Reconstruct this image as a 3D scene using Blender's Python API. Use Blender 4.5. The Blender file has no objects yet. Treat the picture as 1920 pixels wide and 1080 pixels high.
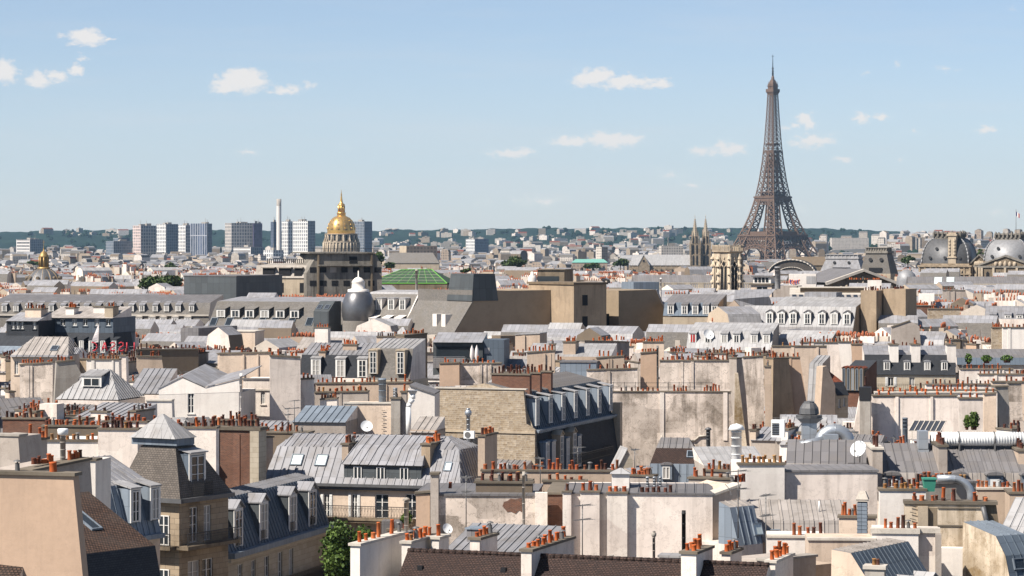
import bpy, math, random
from mathutils import Vector, Matrix
R = math.radians
sc = bpy.context.scene
col = sc.collection
rng = random.Random(7)

# ---------------------------------------------------------------- camera
F, CX, HY, CZ = 5223.0, 960.0, 450.0, 40.0          # focal length and horizon of the photograph, in its own pixels
cd = bpy.data.cameras.new('camera')
cam = bpy.data.objects.new('camera', cd); col.objects.link(cam)
cam.location = (0, 0, CZ); cam.rotation_euler = (R(90), 0, 0)
cd.sensor_fit = 'HORIZONTAL'; cd.sensor_width = 36
cd.lens = 36 * F / 1920.0
cd.shift_y = -(540 - HY) / 1920.0
cd.clip_start = 1; cd.clip_end = 60000
sc.camera = cam

# ---------------------------------------------------------------- sun, sky, exposure
SUNDIR = Vector((-0.56, -0.37, 0.74)).normalized()    # towards the sun
sd = bpy.data.lights.new('sun', 'SUN'); sd.energy = 5.0; sd.angle = R(0.5); sd.color = (1.0, 0.93, 0.84)
sun = bpy.data.objects.new('sun', sd); col.objects.link(sun)
sun.rotation_euler = SUNDIR.to_track_quat('Z', 'Y').to_euler()
sc.view_settings.view_transform = 'Standard'; sc.view_settings.look = 'None'
sc.view_settings.exposure = 0.82; sc.view_settings.gamma = 1
sc.cycles.max_bounces = 5; sc.cycles.diffuse_bounces = 2; sc.cycles.volume_bounces = 0
sc.cycles.glossy_bounces = 2; sc.cycles.transmission_bounces = 2; sc.cycles.transparent_max_bounces = 6

w = bpy.data.worlds.new('World'); sc.world = w; w.use_nodes = True
nt = w.node_tree; nt.nodes.clear()
def wn(t, **k):
    n = nt.nodes.new(t)
    for a, v in k.items(): setattr(n, a, v)
    return n
def wl(a, b): nt.links.new(a, b)
def wmath(op, a, b=None, c=None, clamp=False):
    n = wn('ShaderNodeMath', operation=op); n.use_clamp = clamp
    for i, x in enumerate((a, b, c)):
        if x is None: continue
        if isinstance(x, (int, float)): n.inputs[i].default_value = x
        else: wl(x, n.inputs[i])
    return n.outputs[0]
sky = wn('ShaderNodeTexSky', sky_type='NISHITA'); sky.sun_disc = False
sky.sun_elevation = math.asin(SUNDIR.z); sky.sun_rotation = math.atan2(SUNDIR.x, SUNDIR.y)
sky.altitude = 100; sky.air_density = 0.64; sky.dust_density = 0.33; sky.ozone_density = 2.5
# fair-weather clouds, fixed to directions of the sky (azimuth and elevation seen from the city)
tc = wn('ShaderNodeTexCoord'); sep = wn('ShaderNodeSeparateXYZ'); wl(tc.outputs['Generated'], sep.inputs[0])
yy = wmath('MAXIMUM', sep.outputs[1], 0.05)
gx = wmath('DIVIDE', sep.outputs[0], yy); gz = wmath('DIVIDE', sep.outputs[2], yy)
cmb = wn('ShaderNodeCombineXYZ'); wl(gx, cmb.inputs[0]); wl(gz, cmb.inputs[1])
def wnoise(scale, det, off, stretch=1.7):
    m = wn('ShaderNodeMapping'); m.inputs['Scale'].default_value = (scale, scale * stretch, 1); m.inputs['Location'].default_value = (off, off * .7, off)
    wl(cmb.outputs[0], m.inputs[0])
    n = wn('ShaderNodeTexNoise'); n.inputs['Scale'].default_value = 1; n.inputs['Detail'].default_value = det; n.inputs['Roughness'].default_value = .62
    wl(m.outputs[0], n.inputs['Vector']); return n
warp = wnoise(150, 4, 3.1)
va = wn('ShaderNodeVectorMath', operation='SUBTRACT'); wl(warp.outputs['Color'], va.inputs[0]); va.inputs[1].default_value = (.5, .5, .5)
vb = wn('ShaderNodeVectorMath', operation='MULTIPLY'); wl(va.outputs[0], vb.inputs[0]); vb.inputs[1].default_value = (.011, .0065, 0)
vc = wn('ShaderNodeVectorMath', operation='ADD'); wl(cmb.outputs[0], vc.inputs[0]); wl(vb.outputs[0], vc.inputs[1])
CLOUDS = [(158, 70, 52, 20, 1), (204, 76, 18, 9, .8), (8, 135, 42, 32, 1), (72, 150, 34, 22, .85), (108, 143, 34, 17, .8), (145, 130, 22, 16, .85), (156, 108, 18, 10, .5),
          (455, 150, 62, 30, 1.1), (425, 160, 40, 18, 1), (535, 168, 40, 13, .85), (575, 160, 18, 10, .6), (468, 286, 30, 9, .62), (440, 288, 34, 6, .3),
          (1115, 147, 58, 24, 1.05), (1185, 155, 72, 16, 1), (1240, 158, 34, 12, .9), (1140, 262, 60, 19, 1.05), (1070, 264, 56, 14, .95), (1180, 262, 34, 16, .9),
          (960, 287, 58, 11, .9), (1365, 279, 48, 18, .95), (1310, 284, 36, 12, .8), (1510, 226, 30, 20, .95), (1485, 240, 26, 12, .7), (1525, 264, 62, 18, .95),
          (1610, 221, 26, 12, .75), (1656, 217, 26, 10, .7), (1577, 298, 30, 10, .75), (1848, 243, 30, 12, .75), (1258, 327, 40, 15, .5), (1295, 347, 34, 9, .5),
          (1010, 376, 62, 15, .6), (905, 381, 40, 8, .35), (1775, 126, 34, 10, .35), (1685, 124, 20, 14, .3), (1622, 137, 16, 8, .35), (1690, 297, 16, 8, .4),
          (1712, 248, 30, 7, .35), (1500, 392, 28, 10, .35), (1868, 398, 32, 11, .45), (1225, 395, 30, 8, .2), (1750, 200, 60, 9, .15), (655, 276, 50, 6, .2), (805, 412, 50, 10, .2), (1900, 15, 30, 14, .3)]
acc = None
for (px, py, hw, hh, st) in CLOUDS:
    cx, cz, iw, ih = (px - CX) / F, (HY - py) / F, F / hw, F / hh
    m = wn('ShaderNodeVectorMath', operation='MULTIPLY_ADD'); wl(vc.outputs[0], m.inputs[0])
    m.inputs[1].default_value = (iw, ih, 0); m.inputs[2].default_value = (-cx * iw, -cz * ih, 0)
    l = wn('ShaderNodeVectorMath', operation='LENGTH'); wl(m.outputs[0], l.inputs[0])
    f = wmath('MULTIPLY_ADD', l.outputs['Value'], -st, st * 1.12)
    acc = f if acc is None else wmath('MAXIMUM', acc, f)
fine = wnoise(330, 7, 1.3, 1.5)
dens = wmath('ADD', acc, wmath('MULTIPLY_ADD', fine.outputs['Fac'], 1.15, -.62))
mr = wn('ShaderNodeMapRange', interpolation_type='SMOOTHSTEP'); mr.inputs['From Min'].default_value = -.06; mr.inputs['From Max'].default_value = .72; wl(dens, mr.inputs['Value'])
# thin high streaks
ci = wnoise(9, 6, 8.7, 9); cr = wn('ShaderNodeMapRange', interpolation_type='SMOOTHSTEP'); cr.inputs['From Min'].default_value = .45; cr.inputs['From Max'].default_value = .8; cr.inputs['To Max'].default_value = .3; cr.inputs['To Min'].default_value = .16
wl(ci.outputs['Fac'], cr.inputs['Value'])
hv = wn('ShaderNodeMapRange', interpolation_type='SMOOTHSTEP'); hv.inputs['From Min'].default_value = -.01; hv.inputs['From Max'].default_value = .085; hv.inputs['To Min'].default_value = .34; hv.inputs['To Max'].default_value = 0; wl(gz, hv.inputs['Value'])
front = wmath('GREATER_THAN', sep.outputs[1], .2)
cmask = wmath('MULTIPLY', wmath('MAXIMUM', wmath('MULTIPLY', mr.outputs[0], .9), wmath('ADD', cr.outputs[0], hv.outputs[0])), front)
mix = wn('ShaderNodeMix', data_type='RGBA'); shade = wn('ShaderNodeMix', data_type='RGBA'); shade.inputs[6].default_value = (6.3, 6.2, 6.25, 1); shade.inputs[7].default_value = (7.5, 7.1, 6.75, 1); wl(mr.outputs[0], shade.inputs[0]); wl(shade.outputs[2], mix.inputs[7])
wl(cmask, mix.inputs[0]); wl(sky.outputs[0], mix.inputs[6])
bg = wn('ShaderNodeBackground'); bg.inputs['Strength'].default_value = 0.0705
wl(mix.outputs[2], bg.inputs['Color'])
wo = wn('ShaderNodeOutputWorld'); wl(bg.outputs[0], wo.inputs['Surface'])

# ---------------------------------------------------------------- materials
class NT:
    def __init__(s, name):
        s.m = bpy.data.materials.new(name); s.m.use_nodes = True; s.t = s.m.node_tree; s.t.nodes.clear()
        s.b = s.n('ShaderNodeBsdfPrincipled'); s.o = s.n('ShaderNodeOutputMaterial'); s.l(s.b.outputs[0], s.o.inputs[0])
        s.b.inputs['Specular IOR Level'].default_value = .3
    def n(s, t, **k):
        n = s.t.nodes.new(t)
        for a, v in k.items(): setattr(n, a, v)
        return n
    def l(s, a, b): s.t.links.new(a, b)
    def pos(s, sx=1, sy=1, sz=1, src='pos'):
        if src == 'pos': o = s.n('ShaderNodeNewGeometry').outputs['Position']
        else: o = s.n('ShaderNodeTexCoord').outputs['UV']
        m = s.n('ShaderNodeMapping'); m.inputs['Scale'].default_value = (sx, sy, sz); s.l(o, m.inputs[0]); return m.outputs[0]
    def noise(s, v, scale=1, det=4, rough=.55):
        n = s.n('ShaderNodeTexNoise'); n.inputs['Scale'].default_value = scale; n.inputs['Detail'].default_value = det; n.inputs['Roughness'].default_value = rough
        s.l(v, n.inputs['Vector']); return n.outputs['Fac']
    def ramp(s, v, a, b, lo=0., hi=1.):
        m = s.n('ShaderNodeMapRange', interpolation_type='SMOOTHSTEP'); s.l(v, m.inputs['Value'])
        for i, x in zip(('From Min', 'From Max', 'To Min', 'To Max'), (a, b, lo, hi)): m.inputs[i].default_value = x
        return m.outputs[0]
    def math(s, op, a, b=None, c=None):
        n = s.n('ShaderNodeMath', operation=op)
        for i, x in enumerate((a, b, c)):
            if x is None: continue
            if isinstance(x, (int, float)): n.inputs[i].default_value = x
            else: s.l(x, n.inputs[i])
        return n.outputs[0]
    def mix(s, f, a, b, mode='MIX'):
        n = s.n('ShaderNodeMix', data_type='RGBA', blend_type=mode)
        for i, x in ((0, f), (6, a), (7, b)):
            if isinstance(x, (int, float)): n.inputs[i].default_value = x
            elif isinstance(x, tuple): n.inputs[i].default_value = (*x, 1) if len(x) == 3 else x
            else: s.l(x, n.inputs[i])
        return n.outputs[2]
    def rnd(s, c, lo=.88, hi=1.1):
        r = s.n('ShaderNodeObjectInfo').outputs['Random']
        v = s.ramp(r, 0, 1, lo, hi); cc = s.n('ShaderNodeCombineXYZ')
        for i in range(3): s.l(v, cc.inputs[i])
        return s.mix(1., c, cc.outputs[0], 'MULTIPLY')
    def bump(s, h, st=.3, d=.05):
        b = s.n('ShaderNodeBump'); b.inputs['Strength'].default_value = st; b.inputs['Distance'].default_value = d
        s.l(h, b.inputs['Height']); s.l(b.outputs[0], s.b.inputs['Normal'])
    def fin(s, c, rough=.8, metal=0., spec=None):
        if isinstance(c, tuple): s.b.inputs['Base Color'].default_value = (*c, 1)
        else: s.l(c, s.b.inputs['Base Color'])
        if isinstance(rough, (int, float)): s.b.inputs['Roughness'].default_value = rough
        else: s.l(rough, s.b.inputs['Roughness'])
        s.b.inputs['Metallic'].default_value = metal
        if spec is not None: s.b.inputs['Specular IOR Level'].default_value = spec
        return s.m
M = {}
def plaster(k, name, c, stain=(.2, .152, .12), amt=.35, streak=.3, lo=.42, hi=.72, rnd=(.9, 1.08), patch=.28):
    t = NT(name)
    a = t.noise(t.pos(.3, .3, .3), 1, 6, .6); b = t.noise(t.pos(1.6, 1.6, .16), 1, 5, .6); d = t.noise(t.pos(2.6, 2.6, 2.6), 1, 4, .7)
    x = t.mix(t.ramp(a, lo, hi, 0, amt), c, stain)
    x = t.mix(t.ramp(b, .45, .68, 0, streak), x, tuple(v * .7 for v in stain))
    x = t.mix(t.ramp(d, .35, .75, 0, .22 + amt * .3), x, tuple(v * .72 for v in c))
    x = t.rnd(x, *rnd)
    if patch:
        vo = t.n('ShaderNodeTexVoronoi', feature='F1', distance='CHEBYCHEV'); t.l(t.pos(.33, .33, .42), vo.inputs['Vector']); vo.inputs['Scale'].default_value = 1; q = t.n('ShaderNodeSeparateXYZ'); t.l(vo.outputs['Color'], q.inputs[0])
        x = t.mix(t.ramp(q.outputs[0], .2, 1, 0, patch), x, tuple(v * .72 for v in c)); x = t.mix(t.ramp(q.outputs[1], .7, .75, 0, patch * .8), x, tuple(min(.8, v * 1.18) for v in c))
        e = t.noise(t.pos(.9, .9, .9), 1, 8, .65); x = t.mix(t.ramp(t.math('ABSOLUTE', t.math('SUBTRACT', e, .5)), .0, .012, patch * 1.1, 0), x, tuple(v * .6 for v in stain))
    t.bump(d, .25, .04); M[k] = t.fin(x, .9, spec=.15)
plaster('white', 'white_render', (.74, .65, .575), amt=.26, streak=.3)
plaster('white2', 'bright_white_paint', (.72, .665, .605), amt=.12, streak=.14, patch=.12)
plaster('cream', 'cream_render', (.63, .505, .395), amt=.24, streak=.28)
plaster('peach', 'peach_render', (.47, .335, .24), amt=.16, streak=.12, rnd=(1, 1), patch=.1)
plaster('beige', 'beige_render', (.46, .36, .275), amt=.22, streak=.22)
plaster('grey', 'grey_render', (.39, .34, .295), amt=.3, streak=.3)
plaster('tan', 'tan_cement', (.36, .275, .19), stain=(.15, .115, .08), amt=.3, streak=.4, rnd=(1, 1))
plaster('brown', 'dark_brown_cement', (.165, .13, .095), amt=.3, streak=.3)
plaster('stained', 'stained_old_render', (.66, .565, .485), stain=(.15, .12, .09), amt=.85, streak=.7, lo=.41, hi=.60, rnd=(1, 1), patch=.6)
plaster('ochre', 'ochre_stained_render', (.58, .485, .37), stain=(.17, .11, .045), amt=.95, streak=.75, lo=.42, hi=.62, rnd=(1, 1), patch=.45)
plaster('stone', 'pale_limestone', (.44, .365, .27), amt=.35, streak=.4)
plaster('darkstone', 'sooty_limestone', (.21, .165, .115), stain=(.05, .04, .03), amt=.6, streak=.5)
plaster('cap', 'weathered_cement_coping', (.16, .135, .105), stain=(.06, .05, .035), amt=.6, streak=.1)
plaster('capw', 'pale_cement_coping', (.52, .475, .41), amt=.3, streak=.2)
plaster('concrete', 'dark_weathered_concrete', (.23, .21, .18), stain=(.04, .035, .03), amt=.5, streak=.7)
plaster('conc_light', 'light_concrete', (.36, .33, .29), amt=.4, streak=.5)
plaster('far_white', 'pale_distant_wall', (.52, .46, .39), amt=.2, streak=.1, rnd=(.6, 1.15))
plaster('far_beige', 'beige_distant_wall', (.42, .34, .255), amt=.3, streak=.2, rnd=(.6, 1.15))
def zinc(k, name, c, seam=.62, dirt=(.15, .13, .11), metal=.1, amt=.55, rough=.62, line=.045, dk=.42):
    t = NT(name); uv = t.pos(src='uv'); sp = t.n('ShaderNodeSeparateXYZ'); t.l(uv, sp.inputs[0])
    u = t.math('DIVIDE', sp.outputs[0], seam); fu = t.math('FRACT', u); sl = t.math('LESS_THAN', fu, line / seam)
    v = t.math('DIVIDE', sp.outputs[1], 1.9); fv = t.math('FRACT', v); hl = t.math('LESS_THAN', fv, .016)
    wnn = t.n('ShaderNodeTexWhiteNoise', noise_dimensions='2D'); cb = t.n('ShaderNodeCombineXYZ')
    t.l(t.math('FLOOR', u), cb.inputs[0]); t.l(t.math('FLOOR', v), cb.inputs[1]); t.l(cb.outputs[0], wnn.inputs['Vector'])
    x = t.mix(t.ramp(wnn.outputs['Value'], 0, 1, 0, .8), c, tuple(q * .76 for q in c))
    a = t.noise(t.pos(.8, .8, .8), 1, 5, .6); x = t.mix(t.ramp(a, .42, .75, 0, amt), x, dirt)
    x = t.mix(t.math('MULTIPLY', t.math('MAXIMUM', sl, hl), .75), x, tuple(q * dk for q in c)); x = t.rnd(x, .88, 1.1)  # seam stripes darkened in the colour, standing in for shade beside raised ribs
    b = t.noise(t.pos(1.5, 1.5, 1.5), 1, 3); t.bump(t.math('ADD', t.math('MULTIPLY', sl, .8), t.math('MULTIPLY', b, .35)), .35, .05)
    M[k] = t.fin(x, rough, metal, .2)
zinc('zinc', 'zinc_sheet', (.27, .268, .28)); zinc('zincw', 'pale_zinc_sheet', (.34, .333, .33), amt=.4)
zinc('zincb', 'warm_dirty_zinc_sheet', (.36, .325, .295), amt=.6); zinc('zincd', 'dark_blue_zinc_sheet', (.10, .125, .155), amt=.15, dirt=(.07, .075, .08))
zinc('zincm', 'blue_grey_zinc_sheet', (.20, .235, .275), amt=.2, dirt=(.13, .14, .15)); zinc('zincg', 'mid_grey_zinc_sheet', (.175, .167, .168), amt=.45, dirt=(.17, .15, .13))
zinc('metal', 'galvanised_duct_metal', (.45, .48, .51), seam=3, metal=.6, rough=.4, amt=.2)
zinc('leadgrey', 'grey_slate_cladding', (.085, .095, .10), seam=1.2, amt=.3, dirt=(.06, .06, .06))
def courses(k, name, c1, c2, mort, bw, rh, ms=.02, bumpst=.6, stain=None, rough=.85, sa=.4, offset=.5, dist=.04):
    t = NT(name); uv = t.pos(src='uv'); b = t.n('ShaderNodeTexBrick'); b.offset = offset
    b.inputs['Color1'].default_value = (*c1, 1); b.inputs['Color2'].default_value = (*c2, 1); b.inputs['Mortar'].default_value = (*mort, 1)
    b.inputs['Scale'].default_value = 1; b.inputs['Mortar Size'].default_value = ms; b.inputs['Brick Width'].default_value = bw; b.inputs['Row Height'].default_value = rh; b.inputs['Mortar Smooth'].default_value = .2
    t.l(uv, b.inputs['Vector'])
    a = t.noise(t.pos(.5, .5, .5), 1, 6, .6); x = t.mix(t.ramp(a, .4, .7, 0, sa), b.outputs['Color'], stain or tuple(q * .45 for q in c1)); x = t.rnd(x, .88, 1.1)
    d = t.noise(t.pos(3, 3, 3), 1, 4); h = t.math('MULTIPLY_ADD', b.outputs['Fac'], -1., t.math('MULTIPLY', d, .5)); t.bump(h, bumpst, dist)
    M[k] = t.fin(x, rough, spec=.2)
courses('tile', 'brown_flat_roof_tiles', (.115, .066, .045), (.065, .04, .03), (.016, .011, .009), .2, .17, .03, .9, stain=(.075, .06, .05), dist=.06)
courses('tile2', 'dark_brown_interlocking_tiles', (.085, .052, .042), (.05, .034, .03), (.02, .014, .012), .2, .13, .022, .9, dist=.05)
courses('tileo', 'orange_clay_tiles', (.30, .085, .042), (.2, .055, .03), (.06, .025, .015), .24, .25, .03, .8)
courses('slate', 'dark_slate', (.05, .053, .06), (.036, .039, .046), (.018, .02, .022), .22, .13, .012, .4)
courses('slateg', 'grey_slate_roof', (.20, .183, .165), (.14, .131, .12), (.08, .075, .07), .24, .16, .012, .4, stain=(.13, .115, .095), sa=.6)
courses('slateb', 'brownish_weathered_slate', (.135, .115, .098), (.095, .082, .07), (.035, .032, .03), .24, .16, .015, .5)
courses('brick', 'red_brown_brick', (.20, .078, .045), (.11, .044, .03), (.20, .155, .12), .23, .075, .011, .5)
courses('ashlar', 'cream_ashlar_stone', (.50, .435, .34), (.43, .37, .28), (.24, .2, .155), .85, .42, .01, .3, sa=.3, stain=(.25, .2, .145))
courses('ashlard', 'sooty_carved_stone', (.34, .27, .19), (.27, .21, .145), (.12, .095, .07), .8, .4, .012, .4, sa=.65, stain=(.10, .075, .05))
courses('blank_tan', 'tan_brick_party_wall', (.34, .265, .185), (.31, .24, .165), (.23, .18, .125), .24, .08, .008, .15, sa=.3, stain=(.17, .13, .09))
def flat(k, name, c, rough=.6, metal=0., rnd=None, nz=.0, spec=None):
    t = NT(name); x = c
    if nz: x = t.mix(t.ramp(t.noise(t.pos(1.2, 1.2, 1.2), 1, 5, .6), .35, .7, 0, nz), c, tuple(q * .4 for q in c))
    if rnd: x = t.rnd(x if not isinstance(x, tuple) else t.mix(0., c, c), *rnd)
    M[k] = t.fin(x, rough, metal, spec)
flat('glass', 'dark_window_glass', (.022, .028, .034), .08, spec=.5); flat('glassl', 'bright_skylight_glass', (.55, .62, .60), .12, spec=.6)
flat('frame', 'white_window_paint', (.66, .64, .60), .5, nz=.2); flat('iron', 'black_ironwork', (.022, .022, .024), .5); flat('shutter', 'white_louvred_shutter', (.68, .67, .64), .6, nz=.15)
flat('gold', 'gilded_lead', (.80, .47, .13), .36, .85, nz=.25); flat('gold_dull', 'grey_lead_between_gilding', (.34, .22, .085), .5, .5, nz=.45)
flat('towiron', 'brown_painted_iron', (.135, .084, .056), .6, nz=.3); flat('copper', 'verdigris_copper', (.16, .36, .30), .7, nz=.3); flat('silver', 'burnished_lead_dome', (.16, .16, .165), .36, .6, nz=.3, spec=.5); flat('curtain', 'curtained_window_pane', (.30, .285, .26), .35, spec=.4); flat('lead', 'smooth_grey_lead', (.26, .26, .265), .58, .25, nz=.35, spec=.5)
flat('leadd', 'dark_lead_dome', (.12, .12, .122), .55, .35, nz=.35); flat('rail', 'grey_metal_railing', (.3, .3, .31), .5, .3); flat('mesh_green', 'green_scaffold_edge', (.15, .40, .07), .6); flat('netting', 'green_netting', (.045, .085, .045), .8, nz=.5)
flat('red', 'red_painted_metal', (.42, .03, .045), .5); flat('redd', 'red_curtain', (.35, .02, .02), .7); flat('cloth', 'white_cloth', (.66, .60, .58), .9, nz=.15); flat('blue', 'blue_cloth', (.03, .06, .3), .8); flat('orange', 'orange_plastic', (.7, .12, .03), .6)
flat('plasticw', 'white_enamel', (.72, .72, .70), .4); flat('plasticg', 'green_bin_plastic', (.05, .24, .17), .5); flat('antenna', 'grey_aerial_metal', (.16, .155, .15), .5, .4); flat('solar', 'dark_solar_panel', (.04, .045, .055), .15, spec=.6); flat('flue', 'black_flue_pipe', (.02, .02, .021), .5)
flat('pinkw', 'pinkish_tower_wall', (.62, .50, .46), .8); flat('orange_pot_far', 'distant_terracotta', (.27, .085, .04), .8, rnd=(.5, 1.1))
def potmat(k, name, cols):
    t = NT(name); r = t.n('ShaderNodeObjectInfo').outputs['Random']; cr = t.n('ShaderNodeValToRGB'); cr.color_ramp.interpolation = 'LINEAR'
    e = cr.color_ramp.elements; e[0].color = (*cols[0], 1); e[-1].color = (*cols[-1], 1)
    for i, c in enumerate(cols[1:-1]): q = e.new((i + 1) / (len(cols) - 1)); q.color = (*c, 1)
    t.l(r, cr.inputs[0]); a = t.noise(t.pos(2.2, 2.2, 1.4), 1, 4, .6); x = t.mix(t.ramp(a, .42, .75, 0, .6), cr.outputs[0], (.07, .035, .022)); M[k] = t.fin(x, .85, spec=.15)
potmat('pot', 'terracotta_pot', [(.46, .125, .045), (.40, .10, .035), (.33, .085, .035), (.44, .15, .06), (.20, .06, .033), (.38, .10, .04), (.12, .045, .03), (.30, .13, .07), (.07, .035, .028)])
potmat('poto', 'bright_orange_pot', [(.50, .125, .035), (.46, .105, .03), (.42, .10, .03), (.52, .15, .05)])
potmat('poty', 'ochre_pot', [(.38, .20, .075), (.33, .16, .055), (.28, .115, .045), (.40, .24, .11)])
potmat('potd', 'dark_sooty_pot', [(.06, .035, .03), (.10, .045, .035), (.14, .05, .035), (.035, .025, .022), (.2, .06, .035)])
t = NT('rubble_stone'); uv = t.pos(src='uv'); nv = t.n('ShaderNodeTexNoise'); nv.inputs['Scale'].default_value = 2.2; nv.inputs['Detail'].default_value = 3; t.l(uv, nv.inputs['Vector'])
va = t.n('ShaderNodeVectorMath', operation='MULTIPLY_ADD'); t.l(nv.outputs['Color'], va.inputs[0]); va.inputs[1].default_value = (.16, .10, 0); t.l(uv, va.inputs[2])
b_ = t.n('ShaderNodeTexBrick'); b_.offset = .37; b_.squash = .7; b_.squash_frequency = 3
for i_, v_ in (('Color1', (.42, .35, .265, 1)), ('Color2', (.23, .18, .13, 1)), ('Mortar', (.40, .345, .275, 1)), ('Scale', 1), ('Mortar Size', .025), ('Mortar Smooth', .3), ('Brick Width', .44), ('Row Height', .2)): b_.inputs[i_].default_value = v_
t.l(va.outputs[0], b_.inputs['Vector']); x = t.mix(t.ramp(t.noise(t.pos(3, 3, 3), 1, 4), .4, .7, 0, .5), b_.outputs['Color'], (.30, .22, .13)); x = t.mix(t.ramp(t.noise(t.pos(.5, .5, .5), 1, 5), .45, .7, 0, .45), x, (.25, .19, .125))
t.bump(t.math('MULTIPLY_ADD', b_.outputs['Fac'], -1., t.noise(t.pos(4, 4, 4), 1, 3)), .5, .05); M['rubble'] = t.fin(x, .9, spec=.15)
def greens(k, name, a, b, c, sc_=1., spec=.25):
    t = NT(name); n1 = t.noise(t.pos(.9 * sc_, .9 * sc_, .9 * sc_), 1, 4, .6); n2 = t.noise(t.pos(7 * sc_, 7 * sc_, 7 * sc_), 1, 2)
    x = t.mix(t.ramp(n1, .35, .68), a, b); x = t.mix(t.ramp(n2, .5, .7, 0, .6), x, c); M[k] = t.fin(x, .6, spec=spec)
greens('leaf', 'courtyard_tree_leaves', (.028, .055, .012), (.085, .135, .025), (.15, .20, .04)); greens('leafd', 'park_tree_leaves', (.022, .042, .012), (.055, .085, .018), (.08, .11, .03), .5)
greens('plantleaf', 'roof_garden_leaves', (.03, .07, .012), (.09, .15, .025), (.13, .2, .04), 2.); greens('autumn', 'dry_climbing_plant', (.22, .11, .045), (.34, .19, .09), (.14, .12, .05), 2.)
greens('forest', 'wooded_hill', (.007, .017, .010), (.016, .034, .018), (.024, .044, .022), .012, .05); flat('bark', 'bark', (.07, .05, .035), .9, nz=.4); flat('soil', 'city_ground_paving', (.09, .085, .075), .9, nz=.4)
flat('dirtroof', 'dull_brown_roofing', (.16, .12, .08), .9, nz=.4); flat('void', 'dark_opening', (.01, .01, .012), .7)
def tower(k, name, wall, glass, fw, fh, lo=.3, vert=False, mort=.35):
    t = NT(name); uv = t.pos(src='uv'); b = t.n('ShaderNodeTexBrick'); b.offset = 0
    b.inputs['Color1'].default_value = (*glass, 1); b.inputs['Color2'].default_value = (*tuple(q * 2.2 for q in glass), 1); b.inputs['Mortar'].default_value = (*wall, 1); b.inputs['Scale'].default_value = 1
    b.inputs['Mortar Size'].default_value = mort; b.inputs['Mortar Smooth'].default_value = .1; b.inputs['Brick Width'].default_value = fw; b.inputs['Row Height'].default_value = fh; t.l(uv, b.inputs['Vector'])
    a = t.noise(t.pos(.12, .12, .12), 1, 3); x = t.mix(t.ramp(a, .4, .7, 0, .25), b.outputs['Color'], tuple(q * .6 for q in wall)); M[k] = t.fin(x, .6)
tower('tw_white', 'white_tower_facade', (.70, .68, .63), (.11, .11, .115), 5.2, 6.4, mort=.85); tower('tw_pink', 'pinkish_tower_facade', (.64, .50, .45), (.15, .13, .12), 7, 5.2, mort=.8); tower('tw_beige', 'beige_tower_facade', (.55, .49, .43), (.10, .10, .10), 5, 6, mort=.75)
tower('tw_blue', 'dark_blue_tower_facade', (.12, .14, .18), (.03, .04, .06), 3, 5.4, mort=.45); tower('tw_stripe', 'striped_dark_tower_facade', (.42, .43, .46), (.03, .04, .065), 5, 60, mort=.6); tower('tw_grey', 'grey_tower_facade', (.24, .25, .26), (.05, .06, .075), 4, 5, mort=.5)
tower('tw_bands', 'banded_white_facade', (.62, .58, .54), (.11, .105, .10), 60, 6.2, mort=1.3); tower('tw_purple', 'dark_purple_tower_facade', (.07, .055, .10), (.035, .03, .055), 5, 5, mort=.6); tower('dist', 'distant_windowed_wall', (.56, .50, .43), (.16, .145, .13), 3.1, 3.1, mort=.62); tower('distd', 'distant_brown_windowed_wall', (.36, .28, .21), (.12, .10, .085), 3.1, 3.1, mort=.66)

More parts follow.
